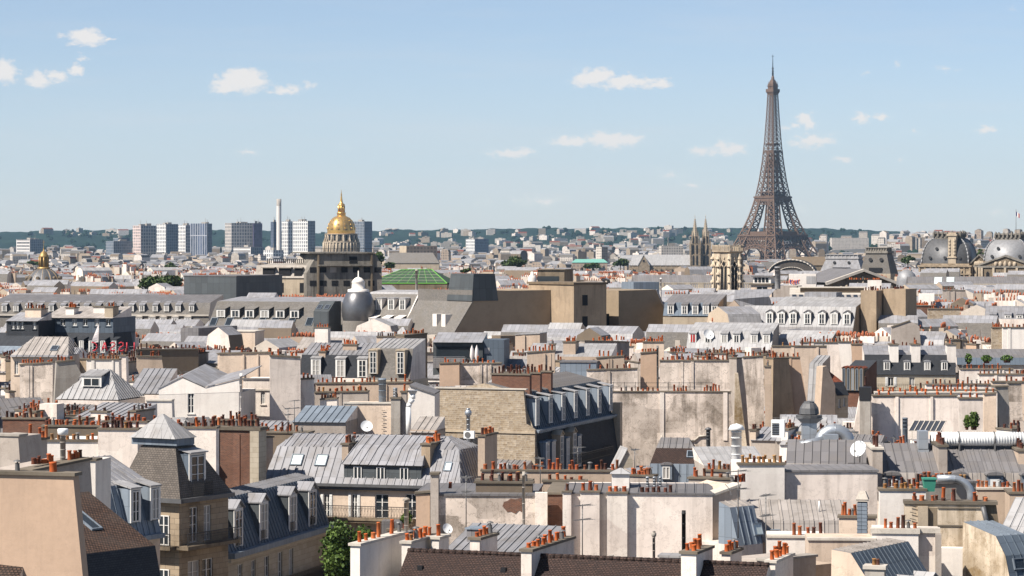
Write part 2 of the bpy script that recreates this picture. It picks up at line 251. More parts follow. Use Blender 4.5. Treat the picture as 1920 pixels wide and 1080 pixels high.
# ---------------------------------------------------------------- geometry helpers
def at(px, py, Y): return Vector(((px - CX) * Y / F, Y, CZ - (py - HY) * Y / F))
def YZ(py, z=25.): return (CZ - z) * F / (py - HY)
class MB:
    def __init__(s): s.v = []; s.f = []; s.mi = []; s.sm = []; s.cuts = []
    def poly(s, pts, m=0, sm=False):
        i = len(s.v); s.v += [tuple(p) for p in pts]; s.f.append(tuple(range(i, i + len(pts)))); s.mi.append(m); s.sm.append(sm); return s
    def prism(s, pts, vec, m=0, caps=True):
        s.cuts.append(len(s.f)); vec = Vector(vec); a = [Vector(p) for p in pts]; b = [p + vec for p in a]; n = len(a)
        if caps: s.poly(a, m); s.poly(b[::-1], m)
        for i in range(n): s.poly((a[i], b[i], b[(i + 1) % n], a[(i + 1) % n]), m)
        return s
    def box(s, x0, x1, y0, y1, z0, z1, m=0): return s.prism([(x0, y0, z0), (x1, y0, z0), (x1, y1, z0), (x0, y1, z0)], (0, 0, z1 - z0), m)
    def frus(s, r0, r1, m=0):   # two rectangles (x0,x1,y0,y1,z)
        a = [(r0[0], r0[2], r0[4]), (r0[1], r0[2], r0[4]), (r0[1], r0[3], r0[4]), (r0[0], r0[3], r0[4])]; b = [(r1[0], r1[2], r1[4]), (r1[1], r1[2], r1[4]), (r1[1], r1[3], r1[4]), (r1[0], r1[3], r1[4])]
        for i in range(4): s.poly((a[i], a[(i + 1) % 4], b[(i + 1) % 4], b[i]), m)
        s.poly(b, m); return s
    def tube(s, p, q, r, n=6, r2=None, m=0, sm=True, caps=True):
        p, q = Vector(p), Vector(q); d = q - p
        if d.length < 1e-6: return s
        s.cuts.append(len(s.f)); d.normalize(); a = d.orthogonal().normalized(); b = d.cross(a); r2 = r if r2 is None else r2
        A = [p + (a * math.cos(2 * math.pi * i / n) + b * math.sin(2 * math.pi * i / n)) * r for i in range(n)]
        B = [q + (a * math.cos(2 * math.pi * i / n) + b * math.sin(2 * math.pi * i / n)) * r2 for i in range(n)]
        for i in range(n): s.poly((A[i], A[(i + 1) % n], B[(i + 1) % n], B[i]), m, sm and n > 4)
        if caps: s.poly(A[::-1], m); s.poly(B, m)
        return s
    def path(s, pts, r, n=6, m=0):
        for a, b in zip(pts, pts[1:]): s.tube(a, b, r, n, m=m)
        return s
    def lathe(s, prof, n=20, c=(0, 0), m=0, sm=True, mfun=None, sx=1, sy=1, a0=0, z0=0):
        for i in range(n):
            t0, t1 = a0 + 2 * math.pi * i / n, a0 + 2 * math.pi * (i + 1) / n
            for k, ((r0, za), (r1, zb)) in enumerate(zip(prof, prof[1:])):
                mm = mfun(i, k) if mfun else m
                P = lambda r, t, z: (c[0] + r * sx * math.cos(t), c[1] + r * sy * math.sin(t), z + z0)
                q = [P(r0, t0, za), P(r0, t1, za), P(r1, t1, zb), P(r1, t0, zb)]
                if r0 < 1e-5: q = [q[0], q[2], q[3]]
                elif r1 < 1e-5: q = q[:3]
                s.poly(q, mm, sm)
        return s
    def mesh(s, name, mats):
        me = bpy.data.meshes.new(name)
        if any(s.sm):       # weld shared corners so that smooth faces shade smoothly
            key = {}; nv = []; idx = []
            for p in s.v:
                k = (round(p[0], 3), round(p[1], 3), round(p[2], 3))
                if k not in key: key[k] = len(nv); nv.append(p)
                idx.append(key[k])
            F2, mi, sm = [], [], []
            for f, a, b in zip(s.f, s.mi, s.sm):
                g = []
                for i in f:
                    j = idx[i]
                    if not g or g[-1] != j: g.append(j)
                if len(g) > 1 and g[0] == g[-1]: g.pop()
                if len(g) > 2: F2.append(g); mi.append(a); sm.append(b)
            V2 = nv
        else: V2, F2, mi, sm = s.v, s.f, s.mi, s.sm
        me.from_pydata(V2, [], F2)
        for m_ in mats: me.materials.append(M[m_] if isinstance(m_, str) else m_)
        me.polygons.foreach_set('material_index', mi); me.polygons.foreach_set('use_smooth', sm)
        me.update(); uvl = me.uv_layers.new(name='UVMap'); uvs = [0.] * (2 * len(me.loops))
        for p in me.polygons:
            n = p.normal
            if abs(n.z) > .985: U, V = Vector((1, 0, 0)), Vector((0, 1, 0))
            else:
                U = Vector((-n.y, n.x, 0)).normalized(); V = n.cross(U)
                if V.z < 0: V = -V
            for li in p.loop_indices:
                c = me.vertices[me.loops[li].vertex_index].co; uvs[2 * li] = c.dot(U); uvs[2 * li + 1] = c.dot(V)
        uvl.data.foreach_set('uv', uvs); return me
    def sweep(s, pts, r, n=14, m=0):
        P = [Vector(p) for p in pts]; up = Vector((0, 1, 0)); rings = []
        for i, p in enumerate(P):
            d = (P[min(i + 1, len(P) - 1)] - P[max(i - 1, 0)]).normalized(); a = (up - d * up.dot(d)).normalized(); b = d.cross(a); rings.append([p + (a * math.cos(6.28319 * j / n) + b * math.sin(6.28319 * j / n)) * r for j in range(n)])
        for A, B in zip(rings, rings[1:]):
            for j in range(n): s.poly((A[j], A[(j + 1) % n], B[(j + 1) % n], B[j]), m, True)
        s.poly(rings[0][::-1], m); s.poly(rings[-1], m); return s
    def build_split(s, name, mats, parent=None):      # one object for each shape collected
        out = []; cs = s.cuts + [len(s.f)]
        for a, b in zip(cs, cs[1:]):
            if b <= a: continue
            q = MB()
            for k in range(a, b): q.poly([s.v[i] for i in s.f[k]], s.mi[k], s.sm[k])
            out.append(q.build(name, mats, parent))
        return out
    def build(s, name, mats, parent=None, loc=None, rz=0.):
        if isinstance(mats, str): mats = [mats]
        return link(name, s.mesh(name, mats), parent, loc, rz)
def link(name, me, parent=None, loc=None, rz=0.):
    o = bpy.data.objects.new(name, me); col.objects.link(o)
    if parent is not None: o.parent = parent
    if loc is not None: o.location = loc
    if rz: o.rotation_euler.z = rz
    return o
def tag(o, label=None, cat=None, group=None, kind=None):
    if label: o['label'] = label
    if cat: o['category'] = cat
    if group: o['group'] = group
    if kind: o['kind'] = kind
    return o
def empty(name, loc, rz=0., label=None, cat=None, group=None):
    o = link(name, None, None, loc, rz); return tag(o, label, cat, group)
CLEAR = []          # what must stay visible: (x0, x1, y0, y1, distance)
def clear(x0, x1, y0, y1, Y): CLEAR.append((x0, x1, y0, y1, Y))
FOOT = []           # circles already built on
# ---------------------------------------------------------------- house kit
def potmesh(kind):
    mb = MB()
    if kind == 0: mb.lathe([(.15, 0), (.125, .52), (.15, .54), (.15, .62), (.11, .62), (.10, .3), (0, .3)], 10)
    elif kind == 1: mb.lathe([(.17, 0), (.16, .36), (.175, .38), (.17, .44), (.13, .44), (.12, .2), (0, .2)], 10)
    elif kind == 2: mb.lathe([(.14, 0), (.125, .85), (.14, .86), (.135, .92), (.1, .92), (.09, .5), (0, .5)], 10)
    else: mb.lathe([(.15, 0), (.13, .45), (.14, .5)], 10); mb.lathe([(.05, .5), (.05, .62)], 6); mb.lathe([(.24, .62), (.2, .68), (0, .74)], 10)
    return mb
POT = {(k, m): potmesh(k).mesh('chimney_pot', [m]) for k in (0, 1, 2) for m in ('pot', 'poto', 'poty', 'potd')}
POT.update({(3, m): potmesh(3).mesh('chimney_pot', ['antenna']) for m in ('pot', 'poto', 'poty', 'potd')})
NPOT = 0
WINC = {}; PANE2 = {}
def winmesh(w, h, style):
    key = (round(w, 1), round(h, 1), style)
    if key in WINC: return WINC[key]
    w, h = key[:2]; mb = MB(); f = .07
    mb.box(0, f, 0, .09, 0, h); mb.box(w - f, w, 0, .09, 0, h); mb.box(f, w - f, 0, .09, 0, f); mb.box(f, w - f, 0, .09, h - f, h)
    if style != 'd':
        mb.box(w / 2 - .045, w / 2 + .045, 0, .085, f, h - f)
        n = max(1, int(h / .62))
        for i in range(1, n): mb.box(f, w - f, .01, .075, h * i / n - .02, h * i / n + .02)
    a = mb.mesh('window', ['frame' if style != 'd' else 'zincm']); mb = MB(); mb.poly([(f, .06, f), (w - f, .06, f), (w - f, .06, h - f), (f, .06, h - f)]); b = mb.mesh('glass_pane', ['glass']); b2_ = mb.mesh('glass_pane', ['curtain']); PANE2[b.name] = b2_
    mb = MB()
    for x0, x1 in ((-w * .5, -.02), (w + .02, w * 1.5)):
        mb.box(x0, x1, -.16, -.105, -.02, h + .02)
    for i in range(int(h / .12)):
        for x0, x1 in ((-w * .5 + .06, -.08), (w + .08, w * 1.5 - .06)): mb.box(x0, x1, -.178, -.161, i * .12 + .03, i * .12 + .09)
    WINC[key] = (a, b, mb.mesh('shutter', ['shutter'])); return WINC[key]
def addwin(parent, s, t, z, w, h, style='w', yaw=0., sub=True):
    a, b, c = winmesh(w, h, style); o = link('window', a, parent, (s, t, z), yaw)
    if sub: link('glass_pane', PANE2[b.name] if rng.random() < .3 else b, o)
    if 's' in style and sub: link('shutter', c, o)
    return o
class H:
    def __init__(s, name, label, x1, y1, Y, x2, ang=-19., cat='house', vb=None, group=None, vt=None):
        A = at(x1, y1, Y); s.a = R(ang); s.u = (math.cos(s.a), math.sin(s.a)); s.v = (-s.u[1], s.u[0]); s.A = A; s.Y = Y; s.g = gz(A.x, A.y); s.z = A.z - s.g
        s.root = empty(name, (A.x, A.y, s.g), s.a, label, cat, group); s.W = s.loc(x2, y1)[0]; s.holes = []
        s.y1 = y1; y2 = HY + (y1 - HY) * Y / (Y + s.W * s.u[1]); clear(min(x1, x2), max(x1, x2), (vt if vt is not None else min(y1, y2) - 12), vb or y1 + 55, min(Y, Y + s.W * s.u[1]))
    def loc(s, px, py, t=0.):
        d = ((px - CX) / F, 1.); av = s.A.x * s.v[0] + s.A.y * s.v[1]; y = (t + av) / (d[0] * s.v[0] + d[1] * s.v[1]); x = d[0] * y
        return ((x - s.A.x) * s.u[0] + (y - s.A.y) * s.u[1], t, CZ - (py - HY) * y / F - s.g)
    def foot(s, s0, s1, t0, t1):
        n = max(1, int((s1 - s0) / max(4, t1 - t0)))
        for i in range(n): q = s0 + (s1 - s0) * (i + .5) / n; m = (t0 + t1) / 2; FOOT.append((s.A.x + q * s.u[0] + m * s.v[0], s.A.y + q * s.u[1] + m * s.v[1], max(2., min((s1 - s0) / n, t1 - t0) * .45)))
    def win(s, x0, y0, x1, y1, style='w'): a = s.loc(x0, y1); b = s.loc(x1, y0); s.holes.append((a[0], b[0], a[2], b[2], style))
    def body(s, D, mat, s0=0., s1=None, t0=0., z1=None, z0=0., name='wall', parent=None):
        s1 = s.W if s1 is None else s1; z1 = s.z if z1 is None else z1; mb = MB(); hs = [h for h in s.holes if h[0] > s0 and h[1] < s1 and t0 == 0]
        S = sorted({s0, s1, *[q for h in hs for q in h[:2]]}); Z = sorted({z0, z1, *[q for h in hs for q in h[2:4]]})
        for a, b in zip(S, S[1:]):
            for c, d in zip(Z, Z[1:]):
                if any(h[0] <= a and b <= h[1] and h[2] <= c and d <= h[3] for h in hs): continue
                mb.poly([(a, t0, c), (b, t0, c), (b, t0, d), (a, t0, d)])
        for h in hs:
            a, b, c, d = h[:4]; r = .22
            mb.poly([(a, 0, c), (a, r, c), (a, r, d), (a, 0, d)]); mb.poly([(b, 0, c), (b, r, c), (b, r, d), (b, 0, d)]); mb.poly([(a, 0, c), (b, 0, c), (b, r, c), (a, r, c)]); mb.poly([(a, 0, d), (b, 0, d), (b, r, d), (a, r, d)]); mb.box(a - .1, b + .1, -.1, .05, c - .1, c - .005)
        mb.poly([(s0, t0, z0), (s0, t0 + D, z0), (s0, t0 + D, z1), (s0, t0, z1)]); mb.poly([(s1, t0, z0), (s1, t0 + D, z0), (s1, t0 + D, z1), (s1, t0, z1)]); mb.poly([(s0, t0 + D, z0), (s1, t0 + D, z0), (s1, t0 + D, z1), (s0, t0 + D, z1)]); mb.poly([(s0, t0, z1), (s1, t0, z1), (s1, t0 + D, z1), (s0, t0 + D, z1)])
        w_ = mb.build(name, mat, parent or s.root)
        for h in hs: addwin(w_, h[0], .1, h[2], h[1] - h[0], h[3] - h[2], h[4])
        s.foot(s0, s1, t0, t0 + D); return w_
    def box(s, name, s0, s1, t0, t1, z0, z1, mat, parent=None): mb = MB(); mb.box(s0, s1, t0, t1, z0, z1); return mb.build(name, mat, parent or s.root)
    def pxbox(s, name, x0, x1, yt, yb, t0, D, mat, parent=None): a, b = s.loc(x0, yb, t0), s.loc(x1, yt, t0); return s.box(name, a[0], b[0], t0, t0 + D, a[2], b[2], mat, parent)
    def polywall(s, poly, mat, D=.6, t=0., name='wall', parent=None): mb = MB(); mb.prism([s.loc(x, y, t) for x, y in poly], (0, D, 0)); return mb.build(name, mat, parent or s.root)
    def cope(s, s0=None, s1=None, t0=0., D=.6, mat='cap', z=None, h=.14, o=.09): s0 = 0 if s0 is None else s0; s1 = s.W if s1 is None else s1; z = s.z if z is None else z; return s.box('coping', s0 - o, s1 + o, t0 - o, t0 + D + o, z + .002, z + h, mat)
    def copepx(s, pts, t=0., D=.6, mat='cap', h=.13, o=.08):
        mb = MB(); P = [Vector(s.loc(x, y, t)) for x, y in pts]
        for a, b in zip(P, P[1:]): mb.prism([(a.x - .03, t - o, a.z), (b.x + .03, t - o, b.z), (b.x + .03, t - o, b.z + h), (a.x - .03, t - o, a.z + h)], (0, D + 2 * o, 0))
        return mb.build('coping', mat, s.root)
    def roof(s, prof, mats, s0=0., s1=None, hl=None, hr=None, ribs=True, endmat='white', z=None, names=None, sp=.62):
        """prof: (t, dz) from the front eave over the ridge to the back"""
        s1 = s.W if s1 is None else s1; z = s.z if z is None else z; n = len(prof); hl = list(hl or [0] * n); hr = list(hr or [0] * n)
        closed = prof[-1][1] > prof[0][1] + .25
        if closed:      # close the back down to the eave level
            mats = list(mats) + [mats[0]] if len(mats) == n - 1 else mats; prof = list(prof) + [(prof[-1][0] + .05, prof[0][1])]; hl.append(hl[-1]); hr.append(hr[-1]); n += 1
        s.prof = [(t, z + d) for t, d in prof]; groups = {}
        def G(m): return groups.setdefault(m, MB())
        P = lambda i: (Vector((s0 + hl[i], prof[i][0], z + prof[i][1])), Vector((s1 - hr[i], prof[i][0], z + prof[i][1])))
        def ribline(mb, a, b, nrm):
            d = b - a
            if d.length < .4: return
            d.normalize(); e = d.cross(nrm).normalized() * .024; nn = nrm * .06; mb.prism([a - e, a + e, a + e + nn, a - e + nn], b - a)
        for i in range(n - 1):
            m = mats[min(i, n - 2 - i)] if len(mats) < n - 1 else mats[i]; mb = G((endmat, 'back') if closed and i == n - 2 else m); (a0, b0), (a1, b1) = P(i), P(i + 1); pts = [a0, b0, b1, a1]
            if (b1 - a1).length < 1e-4: pts = [a0, b0, a1]
            mb.poly(pts)
            if ribs and m.startswith('zinc') and s.Y < 340 and i <= (n - 1) // 2:
                nr = Vector((0, -(a1.z - a0.z), a1.y - a0.y)).normalized(); nr = nr if nr.z > 0 else -nr; k = int((b0.x - a0.x) / sp)
                for q in range(1, k + 1):
                    x = a0.x + (b0.x - a0.x) * q / (k + 1); f = 1.
                    if a1.x > a0.x + .01 and x < a1.x: f = (x - a0.x) / (a1.x - a0.x)
                    if b1.x < b0.x - .01 and x > b1.x: f = min(f, (b0.x - x) / (b0.x - b1.x))
                    p = Vector((x, a0.y, a0.z)); e = Vector((x, a0.y + (a1.y - a0.y) * f, a0.z + (a1.z - a0.z) * f)); ribline(mb, p, e, nr)
        for side in (0, 1):
            h = (hl, hr)[side]
            for i in range((n - 1) // 2 + (n % 2 == 0)):
                j = n - 1 - i
                if j - 1 < i: continue
                hip = max(h) > .05; m = (mats[min(i, len(mats) - 1)] if hip else endmat); mb = G(m if hip else (m, side)); q = [P(i)[side], P(j)[side], P(j - 1)[side], P(i + 1)[side]]
                if (q[2] - q[3]).length < 1e-4: q = q[:3]
                mb.poly(q)
                if hip and ribs and m.startswith('zinc') and s.Y < 340:
                    sg = 1 if side == 0 else -1; dx, dz = h[i + 1] - h[i], prof[i + 1][1] - prof[i][1]; nr = Vector((-sg * dz, 0, dx)).normalized(); t0, t1 = prof[i][0], prof[j][0]; k = int((t1 - t0) / sp)
                    for w_ in range(1, k + 1):
                        t = t0 + (t1 - t0) * w_ / (k + 1); f = min(1., (t - t0) / max(.01, prof[i + 1][0] - t0), (t1 - t) / max(.01, t1 - prof[j - 1][0])); x = P(i)[side].x; ribline(mb, Vector((x, t, z + prof[i][1])), Vector((x + sg * dx * f, t, z + prof[i][1] + dz * f)), nr)
        out = []
        for m, mb in groups.items():
            isg = isinstance(m, tuple); side_ = m[1] if isg else 0; m = m[0] if isg else m
            nm = ('rear_wall' if side_ == 'back' else 'gable_wall') if isg else ('slate_roof' if m.startswith('slate') else 'tile_roof' if m.startswith('tile') else 'zinc_roof' if m.startswith('zinc') else 'roof'); out.append(mb.build(nm, m, s.root))
        s.foot(s0, s1, min(p[0] for p in prof), max(p[0] for p in prof)); s.rf = out[0]; return out
    def slope(s, px, py, i=0):
        (t0, z0), (t1, z1) = s.prof[i], s.prof[i + 1]; best = None
        for k in range(61):
            f = k / 60; q = s.loc(px, py, t0 + (t1 - t0) * f); e = abs(q[2] - (z0 + (z1 - z0) * f))
            if best is None or e < best[0]: best = (e, q)
        return best[1]
    def skyl(s, px, py, w, l, i=0, glass='glass', fr='zincm', name='skylight'):
        """px, py: middle of the lower edge"""
        p = Vector(s.slope(px, py, i)); (t0, z0), (t1, z1) = s.prof[i], s.prof[i + 1]; d = Vector((0, t1 - t0, z1 - z0)).normalized(); nr = Vector((0, -d.z, d.y)); ux = Vector((1, 0, 0)); mb = MB(); q = .07
        for a, b, c, e in ((-w / 2, -w / 2 + q, 0, l), (w / 2 - q, w / 2, 0, l), (-w / 2 + q, w / 2 - q, 0, q), (-w / 2 + q, w / 2 - q, l - q, l)): mb.prism([p + ux * a + d * c, p + ux * b + d * c, p + ux * b + d * e, p + ux * a + d * e], nr * .13)
        o = mb.build(name, fr, s.root); mb = MB(); mb.poly([p + ux * (-w / 2 + q) + d * q + nr * .08, p + ux * (w / 2 - q) + d * q + nr * .08, p + ux * (w / 2 - q) + d * (l - q) + nr * .08, p + ux * (-w / 2 + q) + d * (l - q) + nr * .08]); mb.build('glass_pane', glass, o); return o
    def pots(s, par, s0, s1, t0, t1, z, n, rows=1, pot='pot', kinds=(0, 0, 1, 2), sc=1.):
        global NPOT
        along_s = (s1 - s0) >= (t1 - t0); per = max(1, math.ceil(n / rows)); k = 0
        for r_ in range(rows):
            for i in range(per):
                if k >= n: break
                f = (i + .5 + rng.uniform(-.22, .22)) / per; g = (r_ + .5) / rows
                x, y = (s0 + (s1 - s0) * f, t0 + (t1 - t0) * g) if along_s else (s0 + (s1 - s0) * g, t0 + (t1 - t0) * f)
                if n > 5 and rng.random() < .15: k += 1; continue
                kd = rng.choice(kinds)
                if rng.random() < .08: kd = 3
                p_ = pot if rng.random() < .85 else rng.choice(('pot', 'poto', 'potd', 'poty')); o = link('chimney_pot', POT[(kd, p_)], par, (x, y, z)); q = (.72 if s.Y < 235 else .66) * sc * rng.uniform(.88, 1.15); o.scale = (q * 1.12, q * 1.12, q * rng.uniform(.85, 1.25)); o.rotation_euler = (rng.gauss(0, .035), rng.gauss(0, .035), rng.uniform(0, 6)); k += 1; NPOT += 1
    def stack(s, px, py, w, L, hb, n=6, t=0., mat='grey', rows=1, pot='pot', cap='cap', kinds=(0, 0, 1, 2), name='chimney_stack', sc=1.):
        """px, py: top left corner of the front face"""
        a = s.loc(px, py, t); return s.stack3(a[0], t, a[2], w, L, hb, n, mat, rows, pot, cap, kinds, name, sc)
    def stack3(s, s0, t, z, w, L, hb, n, mat='grey', rows=1, pot='pot', cap='cap', kinds=(0, 0, 1, 2), name='chimney_stack', sc=1.):
        mb = MB(); h = .15; mb.box(s0, s0 + w, t, t + L, z - hb, z - h); mb.box(s0 - .1, s0 + w + .1, t - .1, t + L + .1, z - h, z, 1); o = mb.build(name, [mat, cap], s.root)
        if n: s.pots(o, s0 + .03, s0 + w - .03, t + .03, t + L - .03, z, n, rows, pot, kinds, sc)
        return o
    def prow(s, x0, x1, y, n, t=0., D=.5, par=None, rows=1, pot='pot', kinds=(0, 0, 1, 2), sc=1.): a, b = s.loc(x0, y, t), s.loc(x1, y, t); s.pots(par or s.root, a[0], b[0], t, t + D, a[2], n, rows, pot, kinds, sc)
    def dorm(s, x0, x1, yt, yb, t, kind='flat', cheek='zincm', roof='zinc', depth=3., style='w', wx=None, front='frame', over=.15):
        a, b = s.loc(x0, yb, t), s.loc(x1, yt, t); return s.dorm3(a[0], b[0], a[2], b[2], t, kind, cheek, roof, depth, style, wx, front, over)
    def dorm3(s, s0, s1, z0, z1, t, kind='flat', cheek='zincm', roof='zinc', depth=3., style='w', wx=None, front='frame', over=.15, sub=True):
        w = s1 - s0; mb = MB(); mb.box(s0, s1, t, t + depth, z0, z1); o = .1
        if kind == 'flat': mb.prism([(s0 - o, t - over, z1), (s1 + o, t - over, z1), (s1 + o, t + depth, z1 + depth * .22), (s0 - o, t + depth, z1 + depth * .22)], (0, 0, .09), 1)
        elif kind == 'gable':
            h = w * .32; m = (s0 + s1) / 2; mb.prism([(s0, t, z1), (s1, t, z1), (m, t, z1 + h)], (0, depth, 0), 2)
            for q in (s0 - o, s1 + o): mb.prism([(q, t - over, z1 - .06), (m, t - over, z1 + h + .02), (m, t - over, z1 + h + .1), (q, t - over, z1 + .04)], (0, depth, 0), 1)
        else:
            n = 8; h = w * .22; arc = [(s0 - o + (w + 2 * o) * (1 - math.cos(math.pi * i / n)) / 2, z1 + h * math.sin(math.pi * i / n)) for i in range(n + 1)]
            mb.prism([(x, t - over, z) for x, z in arc], (0, depth, 0), 1)
        d = mb.build('dormer', [cheek, roof, front], s.root); f = min(.16, w * .12); mb = MB(); mb.box(s0 - .03, s0 + f, t - .07, t - .002, z0, z1 - .01); mb.box(s1 - f, s1 + .03, t - .07, t - .002, z0, z1 - .01); mb.box(s0 + f, s1 - f, t - .07, t - .002, z1 - f * .9, z1 - .01); mb.build('surround', front, d)
        for k in range(wx or 1): ww = (w - 2 * f) / (wx or 1); addwin(d, s0 + f + k * ww, t - .1, z0 + .05, ww, z1 - z0 - f - .05, style)
        return d
    def rail(s, x0, x1, y, h=1., t=-.7, par=None, bar=.14, D=None, slab='stone', name='balcony'):
        a, b = s.loc(x0, y, t), s.loc(x1, y, t); mb = MB(); z1, z0 = a[2], a[2] - h
        def run(p, q):
            p, q = Vector(p), Vector(q); n = max(1, int((q - p).length / bar)); up = Vector((0, 0, h)); mb.tube(p + up, q + up, .035, 4); mb.tube(p + up * .12, q + up * .12, .02, 4); mb.tube(p + up * .8, q + up * .8, .018, 4)
            for i in range(n + 1): e = p.lerp(q, i / n); mb.tube(e, e + up, .03 if i % 10 == 0 else .016, 4, caps=False)
            for i in range(n): 
                if i % 2: e = p.lerp(q, (i + .5) / n); mb.tube(e + up * .15, p.lerp(q, min(1, (i + 1.5) / n)) + up * .75, .012, 4, caps=False)
        run((a[0], t, z0), (b[0], t, z0)); D = abs(t) if D is None else D; run((a[0], t, z0), (a[0], t + D, z0)); run((b[0], t, z0), (b[0], t + D, z0))
        if slab:
            m2 = MB(); m2.box(a[0] - .1, b[0] + .1, t - .1, t + D, z0 - .22, z0 - .02); m2.box(a[0] - .02, b[0] + .02, t, t + D, z0 - .4, z0 - .22); o = m2.build(name, slab, par or s.root); mb.build('railing', 'iron', o)
        else: mb.build('railing', 'iron', par or s.root)
# ---------------------------------------------------------------- small rooftop objects
def aerial(px, yt, yb, Y, label, kind=0, tilt=0.):
    a = at(px, yb, Y); h = (yb - yt) * Y / F; root = empty('television_aerial', a, rng.uniform(-.6, .6) + 1.2, label, 'aerial'); mb = MB(); mb.tube((0, 0, -.3), (tilt, 0, h), .035, 5); mb.build('mast', 'antenna', root)
    for k in range(1 + kind % 2):
        z = h * (.97 - .28 * k); mb = MB(); mb.tube((-.75, 0, z), (.75, 0, z + .05), .022, 4)
        for i in range(9): x = -.7 + i * .175; l = .18 + .03 * i; mb.tube((x, -l, z), (x, l, z), .014, 4)
        if kind > 1: mb.tube((-.7, 0, z), (-.85, .3, z + .35), .02, 4); mb.tube((-.7, 0, z), (-.85, -.3, z - .35), .02, 4)
        mb.build('antenna', 'antenna', root)
    return root
def dish(px, py, Y, r, label, yaw=0., yb=None):
    a = at(px, py, Y); root = empty('satellite_dish', a, R(yaw), label, 'satellite dish'); mb = MB(); mb.lathe([(0, 0), (r * .4, r * .05), (r * .75, r * .16), (r, r * .3)], 20); o = mb.build('dish', 'plasticw', root); o.rotation_euler = (R(62), 0, 0)
    mb = MB(); mb.tube((0, .1, -r * 1.5), (0, .1, 0), .04, 5); mb.path([(0, -r * .3, -r * .9), (0, -r * 1.0, -r * .1)], .02, 4); mb.box(-.06, .06, -r * 1.1, -r * .95, -r * .2, 0); mb.build('mount', 'antenna', root); return root
def flue(px, yt, yb, Y, rpx, label, mat='metal', cowl=1, name='flue_pipe', n=12):
    a = at(px, yb, Y); k = Y / F; h = (yb - yt) * k; r = rpx * k; root = empty(name, a, 0, label, 'flue'); mb = MB(); mb.lathe([(r, -1), (r, h * .93), (r * 1.08, h * .93), (r * 1.08, h * .96), (r, h * .96), (r, h if not cowl else h * .97), (r * .7, h * .97), (r * .7, h * .8)], n)
    for z in (.25, .5, .75): mb.lathe([(r, h * z), (r * 1.06, h * z), (r * 1.06, h * z + .06), (r, h * z + .06)], n)
    mb.build('pipe', mat, root)
    if cowl == 1: mb = MB(); mb.lathe([(r * .2, h * .95), (r * .2, h), (r * 1.7, h), (r * 1.2, h + r * .9), (0, h + r * 1.3)], n); mb.build('cowl', mat, root)
    if cowl == 2: mb = MB(); mb.lathe([(r * 1.1, h), (r * 1.9, h + r * .4), (r * 2, h + r * 2), (r * 1.7, h + r * 2.4), (r * .6, h + r * 2.5), (0, h + r * 2.3)], 16); mb.build('cowl', 'plasticw', root)
    if cowl == 3: mb = MB(); mb.lathe([(r * .8, h * .95), (r * 1.7, h), (r * 1.9, h + r * 1.6), (r * 1.2, h + r * 2.6), (r * .7, h + r * 3), (r * 1.3, h + r * 3.2), (r * .9, h + r * 3.6)], 12); mb.build('cowl', mat, root)
    return root
def plant(px, py, Y, wpx, hpx, label, leaf='plantleaf', seed=1, n=260, pot=True, lf=.14):
    k = Y / F; c = at(px, py, Y); r = random.Random(seed); root = empty('potted_plant' if pot else 'shrub', c, 0, label, 'plant'); W, Hh = wpx * k / 2, hpx * k; mb = MB(); 
    if pot: m2 = MB(); m2.lathe([(0, 0), (W * .45, 0), (W * .55, .35), (W * .48, .35), (0, .3)], 10); m2.build('pot', 'potd', root)
    for i in range(n):
        z = r.random(); a = r.uniform(0, 6.28); q = W * (.35 + .65 * math.sin(math.pi * min(1, z * .8 + .15))) * math.sqrt(r.random()); p = Vector((q * math.cos(a), q * math.sin(a), .25 + z * Hh)); e = Vector((r.gauss(0, 1), r.gauss(0, 1), r.gauss(0, 1))).normalized() * lf * r.uniform(.6, 1.3); f = e.cross(Vector((r.gauss(0, 1), r.gauss(0, 1), r.gauss(0, 1)))).normalized() * lf * .6; mb.poly((p - e, p + f, p + e, p - f))
    mb.build('foliage', leaf, root); m2 = MB()
    for i in range(5): a = i * 1.3; m2.tube((0, 0, .1), (W * .4 * math.cos(a), W * .4 * math.sin(a), Hh * .7), .025, 4)
    m2.build('stem', 'bark', root); return root
# ---------------------------------------------------------------- ground, hills, air
from mathutils import noise as mnoise
def sst(a, b, x): x = max(0., min(1., (x - a) / (b - a))); return x * x * (3 - 2 * x)
def lerp(tab, x):
    for (a, u), (b, v) in zip(tab, tab[1:]):
        if x <= b: return u + (v - u) * max(0., min(1., (x - a) / (b - a)))
    return tab[-1][1]
def gz(x, y):
    r = x / max(y, 1)
    return -11 * sst(600, 2500, y) + 34 * sst(4300, 5300, y) * sst(.085, .125, r)
SKYL = [(-400, 437), (0, 436), (100, 434), (240, 431), (420, 433), (500, 434), (590, 438), (640, 438), (700, 434), (750, 432), (850, 432), (930, 430), (1050, 429), (1200, 428), (1300, 427), (1400, 428), (1500, 429), (1600, 431), (1680, 436), (1740, 441), (1800, 447), (1900, 452), (2400, 454)]
YF, YC = 6300., 9000.
def hz(px, y):
    zc = CZ + (HY - lerp(SKYL, px)) * YC / F
    f = max(0., min(1.15, (y - YF) / (YC - YF))); f = f if f < 1 else 1 - (f - 1) * .5
    return -12.5 + (zc + 12.5) * (.35 * f + .65 * sst(0, 1, f))
mb = MB(); xs = [-9000, -4000, -2000, -1200, -800, -500, -300, -200, -100, -50, 0, 50, 100, 200, 300, 400, 500, 600, 700, 850, 1000, 1200, 1600, 2200, 4000, 9000]
ys = [-300, 0, 100, 200, 400, 600, 800, 1000, 1300, 1600, 2000, 2500, 3500, 4300, 4600, 4900, 5300, 6000, 7000, 9000, 10600]
